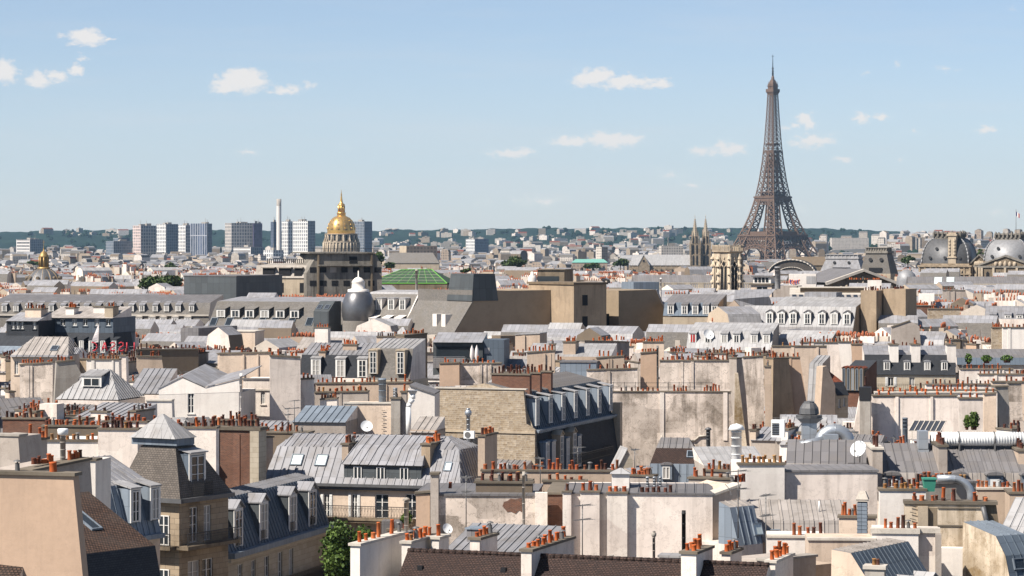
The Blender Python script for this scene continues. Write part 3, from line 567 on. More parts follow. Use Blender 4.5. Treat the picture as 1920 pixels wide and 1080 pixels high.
for y0, y1 in zip(ys, ys[1:]):
    for x0, x1 in zip(xs, xs[1:]): mb.poly([(x0, y0, gz(x0, y0)), (x1, y0, gz(x1, y0)), (x1, y1, gz(x1, y1)), (x0, y1, gz(x0, y1))], 0, True)
tag(mb.build('ground', 'soil'), kind='structure')
mb = MB(); NXc, NYc = 520, 46; G = []
for j in range(NYc + 1):
    y = YF + (10400 - YF) * j / NYc; row = []
    for i in range(NXc + 1):
        px = -350 + 2650 * i / NXc; x = (px - CX) * y / F
        b = mnoise.noise((x * .035, y * .02, 0)) * 4 + mnoise.noise((x * .012, y * .006, 3)) * 6
        row.append((x, y, hz(px, y) + (b if j > 1 else 0)))
    G.append(row)
for j in range(NYc):
    for i in range(NXc): mb.poly((G[j][i], G[j][i + 1], G[j + 1][i + 1], G[j + 1][i]), 0, True)
tag(mb.build('hills', 'forest'), kind='structure')

# ---------------------------------------------------------------- trees
def tree(name, label, px, py, Y, wpx, hpx, leaf='leaf', n=900, lf=.35, group=None, zb=None, seed=1, blobs=9, cat='tree'):
    """px, py: centre of the crown; wpx, hpx its width and height in photograph pixels"""
    r = random.Random(seed); c = at(px, py, Y); k = Y / F; W, H = wpx * k / 2, hpx * k / 2
    zb = gz(c.x, c.y) if zb is None else zb; root = empty(name, (c.x, c.y, zb), 0, label, cat, group); (clear(px - wpx / 2, px + wpx / 2, py - hpx / 2, py + hpx * .42, Y) if Y > 500 else None); cz = c.z - zb
    mb = MB(); mb.path([(0, 0, 0), (.1 * W, 0, (cz - H) * .5), (0, 0, cz - H * .3)], max(.12, W * .06), 7)
    for q in range(4): a = q * 1.6 + .4; mb.tube((0, 0, cz - H * .8), (W * .5 * math.cos(a), W * .5 * math.sin(a), cz + H * .2), max(.06, W * .035), 5, .03)
    mb.build('trunk', 'bark', root); mb = MB(); bl = []
    for q in range(blobs):
        a = r.uniform(0, 6.28); d = math.sqrt(r.random()) * .68; z = r.uniform(-.62, .66); d *= math.sqrt(max(.1, 1 - z * z)); bl.append((d * math.cos(a) * W, d * math.sin(a) * W, z * H, r.uniform(.3, .48)))
    for q in range(n):
        b = r.choice(bl); v = Vector((r.gauss(0, 1), r.gauss(0, 1), r.gauss(0, 1))).normalized() * (r.random() ** .35) * b[3]
        p = Vector((b[0] + v.x * W, b[1] + v.y * W, cz + b[2] + v.z * H)); s = lf * r.uniform(.6, 1.3)
        a = Vector((r.gauss(0, 1), r.gauss(0, 1), r.gauss(0, 1))).normalized() * s; e = a.cross(Vector((r.gauss(0, 1), r.gauss(0, 1), r.gauss(0, 1)))).normalized() * s * .7
        mb.poly((p - a, p + e, p + a, p - e))
    mb.build('crown', leaf, root); FOOT.append((c.x, c.y, W * .8)); return root

# ---------------------------------------------------------------- iron lattice tower
def eiffel():
    Y = 4200.; c = at(1449, 514, Y); base = c.z; clear(1380, 1524, 90, 484, Y); FOOT.append((c.x, c.y, 70))
    root = empty('lattice_tower', (c.x, c.y, base), R(43.5), 'tall brown iron lattice tower with a pointed mast, rising above the whole skyline', 'tower')
    OW = [(0, 62), (20, 52.5), (40, 43.5), (57, 36), (80, 27.3), (100, 21.8), (115, 18.6), (140, 14.6), (170, 11.2), (200, 8.9), (240, 6.7), (276, 5.2), (300, 4.6)]
    LW = [(0, 25), (57, 16.5), (80, 13.5), (115, 10.6), (150, 9.6), (185, 9.6), (400, 9.6)]
    ow = lambda z: lerp(OW, z); iw = lambda z: max(.6, ow(z) - lerp(LW, z))
    def legmesh(mb, sx, sy, zs, rc, rb):
        prev = None
        for z0, z1 in zip(zs, zs[1:]):
            P = lambda z: [Vector((sx * a, sy * b, z)) for a, b in ((ow(z), ow(z)), (iw(z), ow(z)), (iw(z), iw(z)), (ow(z), iw(z)))]
            A, B = P(z0), P(z1)
            for i in range(4):
                mb.tube(A[i], B[i], rc * 1.2, 4); j = (i + 1) % 4
                rb_ = rb * 1.25; mb.tube(B[i], B[j], rb_, 4, caps=False); mb.tube(A[i], B[j], rb_, 4, caps=False); mb.tube(A[j], B[i], rb_, 4, caps=False)
    lo = [0, 14, 28, 42, 57, 66, 75, 84.5, 94.5, 105, 115]
    for sx in (-1, 1):
        for sy in (-1, 1):
            mb = MB(); legmesh(mb, sx, sy, lo, 1.05, .62); mb.box(*sorted((sx * 36, sx * 64)), *sorted((sy * 36, sy * 64)), -2, 3); mb.build('leg', 'towiron', root)
    mb = MB(); z = 115.; zs = [z]
    while z < 274: z += max(5.0, 9.2 - (z - 115) * .026); zs.append(min(z, 276))
    for sx in (-1, 1):
        for sy in (-1, 1): legmesh(mb, sx, sy, [q for q in zs if q <= 186] + [186], .72, .45)
    for z0, z1 in zip(zs, zs[1:]):
        for k in range(4):
            a = k * math.pi / 2; rot = lambda x, y, z: Vector((x * math.cos(a) - y * math.sin(a), x * math.sin(a) + y * math.cos(a), z))
            w0, w1 = ow(z0), ow(z1)
            if z0 > 180:
                mb.tube(rot(w0, w0, z0), rot(w1, w1, z1), .7, 4); mb.tube(rot(0, w0, z0), rot(0, w1, z1), .45, 4)
                for x0, x1 in ((-1, 0), (0, 1)): mb.tube(rot(x0 * w0, w0, z0), rot(x1 * w1, w1, z1), .4, 4, caps=False); mb.tube(rot(x1 * w0, w0, z0), rot(x0 * w1, w1, z1), .4, 4, caps=False)
            else:
                mb.tube(rot(-iw(z0), w0, z0), rot(iw(z1), w1, z1), .35, 4, caps=False); mb.tube(rot(iw(z0), w0, z0), rot(-iw(z1), w1, z1), .35, 4, caps=False)
            mb.tube(rot(-w1, w1, z1), rot(w1, w1, z1), .5, 4)
    mb.box(-.9, .9, -.9, .9, 115, 276); mb.build('upper_shaft', 'towiron', root)
    def ring(mb, hw, z0, z1, th): 
        mb.box(-hw, hw, -hw, -hw + th, z0, z1); mb.box(-hw, hw, hw - th, hw, z0, z1); mb.box(-hw, -hw + th, -hw + th, hw - th, z0, z1); mb.box(hw - th, hw, -hw + th, hw - th, z0, z1)
    mb = MB(); ring(mb, 37.6, 57, 59.4, 12); ring(mb, 36.2, 51.6, 57, 1.2); ring(mb, 37.4, 51, 51.6, 3)
    for k in range(4):
        a = k * math.pi / 2; rot = lambda x, y, z: Vector((x * math.cos(a) - y * math.sin(a), x * math.sin(a) + y * math.cos(a), z))
        for i in range(19): x = -36 + i * 4; mb.tube(rot(x, 36.6, 51.6), rot(x, 37.4, 57), .45, 4)
        for i in range(12):
            x0, x1 = -39 + i * 6.5, -39 + (i + 1) * 6.5; mb.tube(rot(x0, 37, 44), rot(x1, 37, 51), .6, 4); mb.tube(rot(x1, 37, 44), rot(x0, 37, 51), .6, 4); mb.tube(rot(x0, 37, 44), rot(x1, 37, 44), .8, 4); mb.tube(rot(x0, 38, 38.5), rot(x1, 37, 44), .5, 4); mb.tube(rot(x1, 38, 38.5), rot(x0, 37, 44), .5, 4); mb.tube(rot(x0, 36.6, 47.5), rot(x1, 36.6, 47.5), .5, 4)
        for i in range(25): x = -37.5 + i * 3.125; mb.tube(rot(x, 37.4, 59.4), rot(x, 37.4, 60.8), .16, 4)
        mb.tube(rot(-37.5, 37.4, 60.8), rot(37.5, 37.4, 60.8), .2, 4)
    pl = mb.build('first_platform', 'towiron', root); mb = MB()
    for a in (-1, 1): mb.box(-20, 20, *sorted((a * 24, a * 33)), 59.4, 64.5); mb.box(*sorted((a * 24, a * 33)), -20, 20, 59.4, 64.2)
    mb.build('pavilion', 'towiron', pl)
    mb = MB(); ring(mb, 20.6, 114.6, 117.2, 9); ring(mb, 19.6, 110, 114.6, 1); mb.box(-13, 13, -13, 13, 117.2, 121.5); ring(mb, 15.6, 122.5, 124.2, 6)
    for k in range(4):
        a = k * math.pi / 2; rot = lambda x, y, z: Vector((x * math.cos(a) - y * math.sin(a), x * math.sin(a) + y * math.cos(a), z))
        for i in range(8): x0, x1 = -20 + i * 5, -15 + i * 5; mb.tube(rot(x0, 20.6, 105), rot(x1, 20, 110), .4, 4); mb.tube(rot(x1, 20.6, 105), rot(x0, 20, 110), .4, 4); mb.tube(rot(x0, 20.8, 105), rot(x1, 20.8, 105), .45, 4)
    mb.build('second_platform', 'towiron', root)
    mb = MB(); ring(mb, 7.4, 194, 196.4, 3.5); mb.build('intermediate_platform', 'towiron', root)
    mb = MB(); mb.frus((-5.2, 5.2, -5.2, 5.2, 270), (-7.2, 7.2, -7.2, 7.2, 274.5)); mb.box(-7.5, 7.5, -7.5, 7.5, 274.5, 279); mb.box(-5.4, 5.4, -5.4, 5.4, 279, 287); mb.box(-6.3, 6.3, -6.3, 6.3, 283, 284); mb.frus((-4.4, 4.4, -4.4, 4.4, 287), (-2.6, 2.6, -2.6, 2.6, 293)); mb.lathe([(2.6, 293), (2.4, 296), (1.4, 299), (0, 300)], 10)
    for k in range(8): a = k * .785; mb.tube((6.6 * math.cos(a), 6.6 * math.sin(a), 279), (6.8 * math.cos(a), 6.8 * math.sin(a), 290), .28, 4); mb.tube((6.8 * math.cos(a), 6.8 * math.sin(a), 289), (3 * math.cos(a), 3 * math.sin(a), 290), .2, 4)
    mb.build('top_platform', 'towiron', root)
    mb = MB(); mb.tube((0, 0, 298), (0, 0, 312), 1.5, 6, 1.1); mb.tube((0, 0, 312), (0, 0, 331), .7, 5, .3)
    for z in (302, 306, 310): mb.tube((-2.3, 0, z), (2.3, 0, z), .4, 4); mb.tube((0, -2.3, z), (0, 2.3, z), .4, 4)
    mb.tube((-2.4, 0, 328.5), (2.4, 0, 328.5), .35, 4); mb.tube((0, -2.4, 328.5), (0, 2.4, 328.5), .35, 4); mb.build('mast', 'iron', root)
    for k in range(4):
        mb = MB(); a = k * math.pi / 2; rot = lambda x, y, z: Vector((x * math.cos(a) - y * math.sin(a), x * math.sin(a) + y * math.cos(a), z)); n = 22
        for i in range(n):
            t0, t1 = math.pi * i / n, math.pi * (i + 1) / n; P = lambda r, t: rot(r * math.cos(t), 37.2 + (44 - r * math.sin(t)) * .5, 4 + r * math.sin(t))
            mb.tube(P(36, t0), P(36, t1), .9, 4); mb.tube(P(40.5, t0), P(40.5, t1), .9, 4); mb.tube(P(36, t0), P(40.5, t1), .5, 4); mb.tube(P(40.5, t0), P(36, t1), .5, 4)
        mb.build('arch', 'towiron', root)
eiffel()

# ---------------------------------------------------------------- domes and churches
def invalides():
    Y = 3000.; k = Y / F; c = at(640, 490, Y); clear(605, 675, 350, 478, Y); FOOT.append((c.x, c.y, 22))
    root = empty('domed_church', (c.x, c.y, gz(c.x, c.y)), 0, 'gilded dome with lantern and spire on a columned stone drum', 'church'); zb = root.location.z
    Z = lambda py: CZ - (py - HY) * k - zb; px = lambda n: n * k
    mb = MB(); mb.box(-px(36), px(36), -px(36), px(36), 0, Z(476)); mb.lathe([(px(33), Z(478)), (px(33), Z(456)), (px(34.5), Z(455)), (px(34.5), Z(453)), (px(29), Z(453)), (px(29), Z(440)), (px(31), Z(439.5)), (px(31), Z(438)), (px(26), Z(438))], 48, sm=False)
    for i in range(32):
        a = i * math.pi / 16; q = (px(34) * math.cos(a), px(34) * math.sin(a)); mb.tube((*q, Z(478)), (*q, Z(455)), .75, 6)
        if i % 2: q = (px(29.6) * math.cos(a), px(29.6) * math.sin(a)); mb.tube((*q, Z(453)), (*q, Z(440)), .9, 6); mb.tube((px(33) * math.cos(a), px(33) * math.sin(a), Z(453)), (*q, Z(444)), .9, 4)
    dr = mb.build('drum', 'stone', root); mb = MB()
    for i in range(16):
        a = (i + .5) * math.pi / 8 + math.pi / 16
        for (r, y0, y1, w_) in ((29.1, 451, 442, 1.2), (33.1, 474, 459, 1.3)):
            d = Vector((math.cos(a), math.sin(a), 0)); e = Vector((-d.y, d.x, 0)) * w_; p = d * px(r); z0, z1 = Vector((0, 0, Z(y0))), Vector((0, 0, Z(y1))); mb.prism([p - e + z0, p + e + z0, p + e + z1, p + z1 + Vector((0, 0, 1.2)), p - e + z1], d * .15)
    mb.build_split('window', 'void', dr)
    prof = [(px(26.2), Z(438)), (px(26.6), Z(432)), (px(26), Z(426)), (px(24.2), Z(420)), (px(21), Z(414)), (px(16), Z(408.5)), (px(11), Z(406)), (px(8.5), Z(405))]
    mb = MB(); mb.lathe(prof, 72, mfun=lambda i, q: 0 if i % 6 in (0, 1) or q in (0, 6) else 1)
    for i in range(12):
        a0 = 2 * math.pi * (i * 6 + 4) / 72
        for q, (r, y_) in enumerate(((26.3, 428), (24.2, 421), (20.4, 414))):
            d = Vector((math.cos(a0), math.sin(a0), 0)); p = d * px(r) + Vector((0, 0, Z(y_))); mb.tube(p - d * .5, p + d * .6, 1.25 - q * .2, 6)
    mb.build('gilded_dome', ['gold', 'gold_dull'], root)
    mb = MB(); mb.lathe([(px(8.5), Z(406)), (px(8), Z(401)), (px(8.6), Z(400)), (px(8.6), Z(398.5)), (px(5), Z(398))], 12); mb.box(-1.6, 1.6, -1.6, 1.6, Z(399), Z(385))
    for i in range(8): a = i * math.pi / 4; q = (px(5.6) * math.cos(a), px(5.6) * math.sin(a)); mb.tube((*q, Z(398)), (*q, Z(385)), .75, 6)
    mb.lathe([(px(6.6), Z(386)), (px(6.8), Z(384)), (px(6.2), Z(383)), (px(3.4), Z(381)), (px(2.6), Z(378)), (px(1.5), Z(369)), (px(.9), Z(366)), (px(1.5), Z(364.5)), (px(.6), Z(362)), (px(.35), Z(356))], 10); mb.build('lantern', 'gold', root)
invalides()
def institut():
    Y = 1250.; k = Y / F; c = at(82, 560, Y); zb = gz(c.x, c.y); clear(42, 122, 455, 542, Y); FOOT.append((c.x, c.y, 12))
    root = empty('domed_palace', (c.x, c.y, zb), 0, 'grey ribbed dome with a small gilded lantern, by the left edge', 'dome'); Z = lambda py: CZ - (py - HY) * k - zb; px = lambda n: n * k
    mb = MB(); mb.lathe([(px(37), 0), (px(37), Z(543)), (px(38.5), Z(542)), (px(38.5), Z(540)), (px(34), Z(540))], 32, sm=False); mb.build('drum', 'stone', root)
    mb = MB(); prof = [(px(35 * math.cos(q)), Z(540) + (Z(504) - Z(540)) * math.sin(q) / math.sin(1.25)) for q in [i * 1.25 / 8 for i in range(9)]]
    mb.lathe(prof, 96, mfun=lambda i, q: 0 if i % 8 in (0, 1) else 1)
    for i in range(12): a = 2 * math.pi * (i * 8 + 5) / 96; d = Vector((math.cos(a), math.sin(a), 0)); p = d * px(31.5) + Vector((0, 0, Z(521))); mb.tube(p - d, p + d * .7, .75, 8, m=2)
    for i in range(12): a = 2 * math.pi * (i * 8 + 1) / 96; mb.path([(1.012 * r * math.cos(a), 1.012 * r * math.sin(a), z) for r, z in prof], .12, 4, m=3)
    mb.build('dome', ['lead', 'leadd', 'darkstone', 'gold_dull'], root)
    mb = MB(); mb.lathe([(px(12), Z(504)), (px(12), Z(501)), (px(9), Z(500.5))], 16); mb.box(-1.3, 1.3, -1.3, 1.3, Z(501), Z(482))
    for i in range(8): a = i * math.pi / 4 + .2; mb.tube((px(8.2) * math.cos(a), px(8.2) * math.sin(a), Z(501)), (px(8.2) * math.cos(a), px(8.2) * math.sin(a), Z(482)), .36, 6)
    mb.build('lantern', 'gold_dull', root); mb = MB(); mb.lathe([(px(9.5), Z(482)), (px(9.5), Z(480)), (px(8), Z(478)), (px(6), Z(474)), (px(3), Z(471.5)), (px(1.4), Z(470)), (px(1.4), Z(467)), (px(.5), Z(464)), (px(.4), Z(450))], 12); mb.tube((-.5, 0, Z(454)), (.5, 0, Z(454)), .12, 4); mb.build('cupola', 'gold_dull', root)
institut()
def clotilde():
    Y = 2700.; k = Y / F; c = at(1313, 520, Y); zb = gz(c.x, c.y); clear(1170, 1340, 400, 508, Y); FOOT.append((c.x - 20, c.y, 30))
    root = empty('twin_spired_church', (c.x, c.y, zb), 0, 'Gothic church with twin openwork stone spires and a pale pitched roof', 'church'); Z = lambda py: CZ - (py - HY) * k - zb; X = lambda p: (p - 1313) * k
    for cx_, y_ in ((1303, 0), (1323.5, 4)):
        mb = MB(); x = X(cx_); h = 7.0 * k; mb.box(x - h * 1.3, x + h * 1.3, y_ - h * 1.3, y_ + h * 1.3, 0, Z(478)); mb.box(x - h * 1.05, x + h * 1.05, y_ - h * 1.05, y_ + h * 1.05, Z(478), Z(458))
        for sx in (-1, 1):
            for sy in (-1, 1):
                q = (x + sx * h * 1.25, y_ + sy * h * 1.25); mb.tube((*q, Z(500)), (*q, Z(458)), .8, 4); mb.tube((*q, Z(458)), (*q, Z(447)), .7, 4, .05)
                q = (x + sx * h * .8, y_ + sy * h * .8); mb.tube((*q, Z(458)), (*q, Z(440)), .5, 4); mb.tube((*q, Z(440)), (*q, Z(431)), .5, 4, .04)
        mb.tube((x, y_, Z(458)), (x, y_, Z(441)), h * .78, 8, h * .72, sm=False); tw = mb.build('bell_tower', 'ashlard', root)
        mb = MB(); mb.tube((x, y_, Z(443)), (x, y_, Z(409)), h * .78, 8, .25, sm=False); mb.tube((x, y_, Z(409)), (x, y_, Z(402)), .16, 5, .1); mb.box(x - .3, x + .3, y_ - .3, y_ + .3, Z(406.5), Z(405))
        for q in range(8):
            a = q * math.pi / 4
            for z_ in range(9): f = z_ / 9; r = (h * .78 * (1 - f) + .25 * f) + .15; p = Vector((x + r * math.cos(a), y_ + r * math.sin(a), Z(443 - 34 * f))); mb.box(p.x - .22, p.x + .22, p.y - .22, p.y + .22, p.z, p.z + .8)
        mb.build('spire', 'stone', tw); mb = MB()
        for (ya, yb, w_) in ((476, 461, .85), (497, 481, .9), (456, 446, .6)):
            for s in (-1, 1):
                xx = x + s * h * .5; yy_ = y_ - h * (1.32 if ya > 478 else 1.07 if ya > 457 else .8); mb.prism([(xx - w_, yy_, Z(ya)), (xx + w_, yy_, Z(ya)), (xx + w_, yy_, Z(yb)), (xx, yy_, Z(yb) + 1.4), (xx - w_, yy_, Z(yb))], (0, -.1, 0))
        mb.build_split('belfry_opening', 'void', tw)
    x0, x1, r0, r1 = X(1180), X(1294), X(1188), X(1294)
    mb = MB(); mb.box(x0, x1, -4, 12, 0, Z(497)); mb.box(x0, x1, -9, -4, 0, Z(504))
    for i in range(11): x = x0 + (x1 - x0) * (i + .5) / 11; mb.box(x - .5, x + .5, -10.2, -9, 0, Z(503)); mb.tube((x, -9.4, Z(503)), (x, -9.4, Z(494)), .5, 4, .05)
    mb.prism([(X(1195), -11, 0), (X(1217), -11, 0), (X(1217), -11, Z(497)), (X(1206), -11, Z(478)), (X(1195), -11, Z(497))], (0, 12, 0)); mb.build('nave_wall', 'ashlard', root)
    mb = MB(); mb.poly([(x0, -4.6, Z(497.5)), (x1, -4.6, Z(497.5)), (r1, 4, Z(477.5)), (r0, 4, Z(477.5))]); mb.poly([(x0, 12.6, Z(497.5)), (x1, 12.6, Z(497.5)), (r1, 4, Z(477.5)), (r0, 4, Z(477.5))]); mb.poly([(x0, -4.6, Z(497.5)), (r0, 4, Z(477.5)), (x0, 12.6, Z(497.5))])
    mb.prism([(X(1194), -11.4, Z(498)), (X(1206), -11.4, Z(477)), (X(1206), -11.4, Z(478.3)), (X(1195.5), -11.4, Z(498))], (0, 14, 0)); mb.prism([(X(1218), -11.4, Z(498)), (X(1206), -11.4, Z(477)), (X(1206), -11.4, Z(478.3)), (X(1216.5), -11.4, Z(498))], (0, 14, 0)); mb.build('nave_roof', 'zincw', root)
    mb = MB()
    for i in range(10): x = x0 + (x1 - x0) * (i + 1) / 11; mb.prism([(x - .9, -9.05, Z(512)), (x + .9, -9.05, Z(512)), (x + .9, -9.05, Z(508)), (x, -9.05, Z(505.5)), (x - .9, -9.05, Z(508))], (0, -.1, 0))
    mb.tube((X(1206), -11.02, Z(489)), (X(1206), -11.2, Z(489)), 1.1, 10); mb.build_split('window', 'void', root)
clotilde()
def belfry():
    Y = 700.; k = Y / F; c = at(1364.5, 580, Y + 4); zb = gz(c.x, c.y); clear(1334, 1395, 458, 556, Y); FOOT.append((c.x, c.y, 7))
    root = empty('bell_tower', (c.x, c.y, zb), 0, 'octagonal Gothic stone bell tower with tall traceried lancet openings', 'tower'); Z = lambda py: CZ - (py - HY) * k - zb; r = 26.5 * k / .93; A = [math.pi / 8 * (2 * i) - math.pi / 2 + .04 for i in range(8)]
    mb = MB()
    def octo(r0, z0, r1, z1): mb.tube((0, 0, z0), (0, 0, z1), 1, 3, 1) if 0 else [mb.poly([(r0 * math.cos(A[i]), r0 * math.sin(A[i]), z0), (r0 * math.cos(A[(i + 1) % 8]), r0 * math.sin(A[(i + 1) % 8]), z0), (r1 * math.cos(A[(i + 1) % 8]), r1 * math.sin(A[(i + 1) % 8]), z1), (r1 * math.cos(A[i]), r1 * math.sin(A[i]), z1)]) for i in range(8)]
    octo(r * .93, 0, r * .93, Z(474)); octo(r * .93, Z(474), r * 1.06, Z(472)); octo(r * 1.06, Z(472), r * 1.06, Z(470.5)); octo(r * 1.06, Z(470.5), r * .8, Z(470.4)); octo(r * 1.04, Z(462), r * 1.04, Z(460)); mb.poly([(r * .9 * math.cos(a), r * .9 * math.sin(a), Z(470.3)) for a in A]); octo(r * .98, Z(462), r * .98, Z(460)); octo(r * 1.04, Z(460), r * .98, Z(460))
    for i in range(8):
        a = A[i]; q = Vector((math.cos(a), math.sin(a), 0)); mb.tube(q * r * .93, q * r * .93 + Vector((0, 0, Z(476))), .42, 6); mb.tube(q * r + Vector((0, 0, Z(471))), q * r + Vector((0, 0, Z(459))), .28, 4)
        for z_ in (545, 530, 515, 500, 486): p = q * r * 1.01; mb.lathe([(.62, Z(z_)), (.5, Z(z_ - 3)), (.1, Z(z_ - 6))], 6, (p.x, p.y))
        a1 = A[(i + 1) % 8]; e = Vector((math.cos(a1), math.sin(a1), 0))
        for j in range(1, 6): p = q.lerp(e, j / 6) * r * 1.02; mb.tube(p + Vector((0, 0, Z(470.5))), p + Vector((0, 0, Z(462))), .16, 4)
    mb.build('shaft', 'stone', root); mb = MB(); m2 = MB()
    for i in range(8):
        p, q = [Vector((math.cos(A[j % 8]), math.sin(A[j % 8]), 0)) * r * .93 for j in (i, i + 1)]; m = (p + q) / 2; n = m.normalized(); u = (q - p).normalized(); w_ = (q - p).length * .3; o = m + n * .02
        mb.prism([o - u * w_ + Vector((0, 0, Z(548))), o + u * w_ + Vector((0, 0, Z(548))), o + u * w_ + Vector((0, 0, Z(502))), o + u * w_ * .6 + Vector((0, 0, Z(496))), o + Vector((0, 0, Z(491))), o - u * w_ * .6 + Vector((0, 0, Z(496))), o - u * w_ + Vector((0, 0, Z(502)))], n * .05)
        o = m + n * .14
        for a, b in (((-1.15, 552), (-1.15, 502)), ((1.15, 552), (1.15, 502)), ((-1.15, 502), (-.65, 494)), ((-.65, 494), (0, 488)), ((1.15, 502), (.65, 494)), ((.65, 494), (0, 488)), ((0, 549), (0, 503)), ((0, 503), (-.6, 497)), ((0, 503), (.6, 497)), ((0, 488), (0, 482))): m2.tube(o + u * w_ * a[0] + Vector((0, 0, Z(a[1]))), o + u * w_ * b[0] + Vector((0, 0, Z(b[1]))), .13 if abs(a[0]) < 1 else .2, 5)
    mb.build_split('lancet_opening', 'void', root); m2.build('tracery', 'stone', root)
belfry()

# ---------------------------------------------------------------- tower blocks on the skyline
def block(name, label, x0, xm, x1, ytop, Y, mL, mR, th=40., ybot=None, cat='tower block', group=None, roofbits=2, zb=None):
    """vertical arris at xm; left face x0..xm lit, right face xm..x1"""
    k = Y / F; th = R(th); c = at(xm, ytop, Y); zb = gz(c.x, c.y) - 1 if zb is None else zb; h = c.z - zb; clear(x0, x1, ytop, 470 if ytop < 470 else ytop + 12, Y)
    L1, L2 = (x1 - xm) * k / math.cos(th), (xm - x0) * k / math.sin(th); FOOT.append((c.x, c.y + 12, 25))
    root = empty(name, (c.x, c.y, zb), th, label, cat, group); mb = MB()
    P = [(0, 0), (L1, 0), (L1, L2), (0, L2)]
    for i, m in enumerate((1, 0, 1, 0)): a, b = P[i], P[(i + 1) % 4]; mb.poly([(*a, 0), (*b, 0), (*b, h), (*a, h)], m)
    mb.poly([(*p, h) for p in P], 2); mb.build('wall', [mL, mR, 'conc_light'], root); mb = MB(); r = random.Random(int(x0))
    for q in range(roofbits): s, t_ = r.uniform(.1, .6) * L1, r.uniform(.1, .6) * L2; mb.box(s, s + L1 * .3, t_, t_ + L2 * .25, h, h + r.uniform(2, 4)); mb.tube((s, t_, h), (s, t_, h + r.uniform(6, 11)), .3, 4)
    if roofbits: mb.build('rooftop_plant', 'conc_light', root)
    return root
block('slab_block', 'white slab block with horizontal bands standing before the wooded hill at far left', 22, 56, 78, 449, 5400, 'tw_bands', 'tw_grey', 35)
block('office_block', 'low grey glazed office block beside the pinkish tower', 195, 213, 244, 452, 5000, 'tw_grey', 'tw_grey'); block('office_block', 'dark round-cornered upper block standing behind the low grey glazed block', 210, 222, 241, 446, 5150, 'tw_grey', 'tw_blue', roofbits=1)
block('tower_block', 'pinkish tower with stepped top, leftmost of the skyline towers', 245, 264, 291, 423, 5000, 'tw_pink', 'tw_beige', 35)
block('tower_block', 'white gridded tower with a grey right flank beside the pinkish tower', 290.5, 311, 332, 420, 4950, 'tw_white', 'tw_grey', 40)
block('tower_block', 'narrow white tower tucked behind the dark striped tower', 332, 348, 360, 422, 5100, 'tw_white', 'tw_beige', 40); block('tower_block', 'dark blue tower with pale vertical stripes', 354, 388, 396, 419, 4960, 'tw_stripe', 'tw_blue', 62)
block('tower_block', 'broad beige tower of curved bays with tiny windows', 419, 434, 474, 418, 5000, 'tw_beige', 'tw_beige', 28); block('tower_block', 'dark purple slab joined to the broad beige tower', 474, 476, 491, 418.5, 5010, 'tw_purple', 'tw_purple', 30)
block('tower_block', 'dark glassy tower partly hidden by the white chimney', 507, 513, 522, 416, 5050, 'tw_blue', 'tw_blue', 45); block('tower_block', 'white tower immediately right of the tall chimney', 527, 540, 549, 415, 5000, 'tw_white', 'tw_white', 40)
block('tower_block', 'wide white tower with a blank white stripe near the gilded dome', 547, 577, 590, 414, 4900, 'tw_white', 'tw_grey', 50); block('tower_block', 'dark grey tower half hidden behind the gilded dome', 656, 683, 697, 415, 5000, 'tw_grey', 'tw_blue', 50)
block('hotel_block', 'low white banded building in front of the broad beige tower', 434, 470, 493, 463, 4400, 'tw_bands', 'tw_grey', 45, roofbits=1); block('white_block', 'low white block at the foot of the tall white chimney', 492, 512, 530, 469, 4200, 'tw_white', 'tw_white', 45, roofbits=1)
c = at(523, 373, 4750); root = empty('smokestack', (c.x, c.y, -11), 0, 'tall slender white chimney with a grey collar among the towers', 'chimney'); clear(517, 529, 370, 480, 4750)
mb = MB(); k = 4750 / F; mb.lathe([(4.7 * k, 0), (4.5 * k, c.z + 11 - 13 * k)], 16); mb.build('shaft', 'white2', root); mb = MB(); mb.lathe([(4.4 * k, c.z + 11 - 13 * k), (4.4 * k, c.z + 11), (3.6 * k, c.z + 11), (3.4 * k, c.z + 9)], 16); mb.build('collar', 'conc_light', root)
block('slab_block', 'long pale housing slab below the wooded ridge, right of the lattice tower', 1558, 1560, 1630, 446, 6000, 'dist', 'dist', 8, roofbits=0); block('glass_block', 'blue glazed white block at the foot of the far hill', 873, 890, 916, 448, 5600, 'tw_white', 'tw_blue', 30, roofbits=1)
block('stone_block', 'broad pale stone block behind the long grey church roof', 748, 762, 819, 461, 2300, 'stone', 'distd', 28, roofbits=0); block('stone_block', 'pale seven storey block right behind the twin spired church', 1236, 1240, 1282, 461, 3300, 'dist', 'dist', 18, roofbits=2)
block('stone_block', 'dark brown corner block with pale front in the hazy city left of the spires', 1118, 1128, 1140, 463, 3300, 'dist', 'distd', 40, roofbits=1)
# water tanks on the ridge
for px in (728.5, 741):
    c = at(px, 437, 8900); mb = MB(); mb.lathe([(4, -8), (3, 4), (3.5, 7), (11, 10), (12, 12.5), (11, 14), (3, 15), (0, 15)], 14); o = mb.build('water_tower', 'conc_light', None, c); tag(o, 'pale saucer-topped water tower on the ridge, %s of the pair' % ('left' if px < 730 else 'right'), 'water tower')
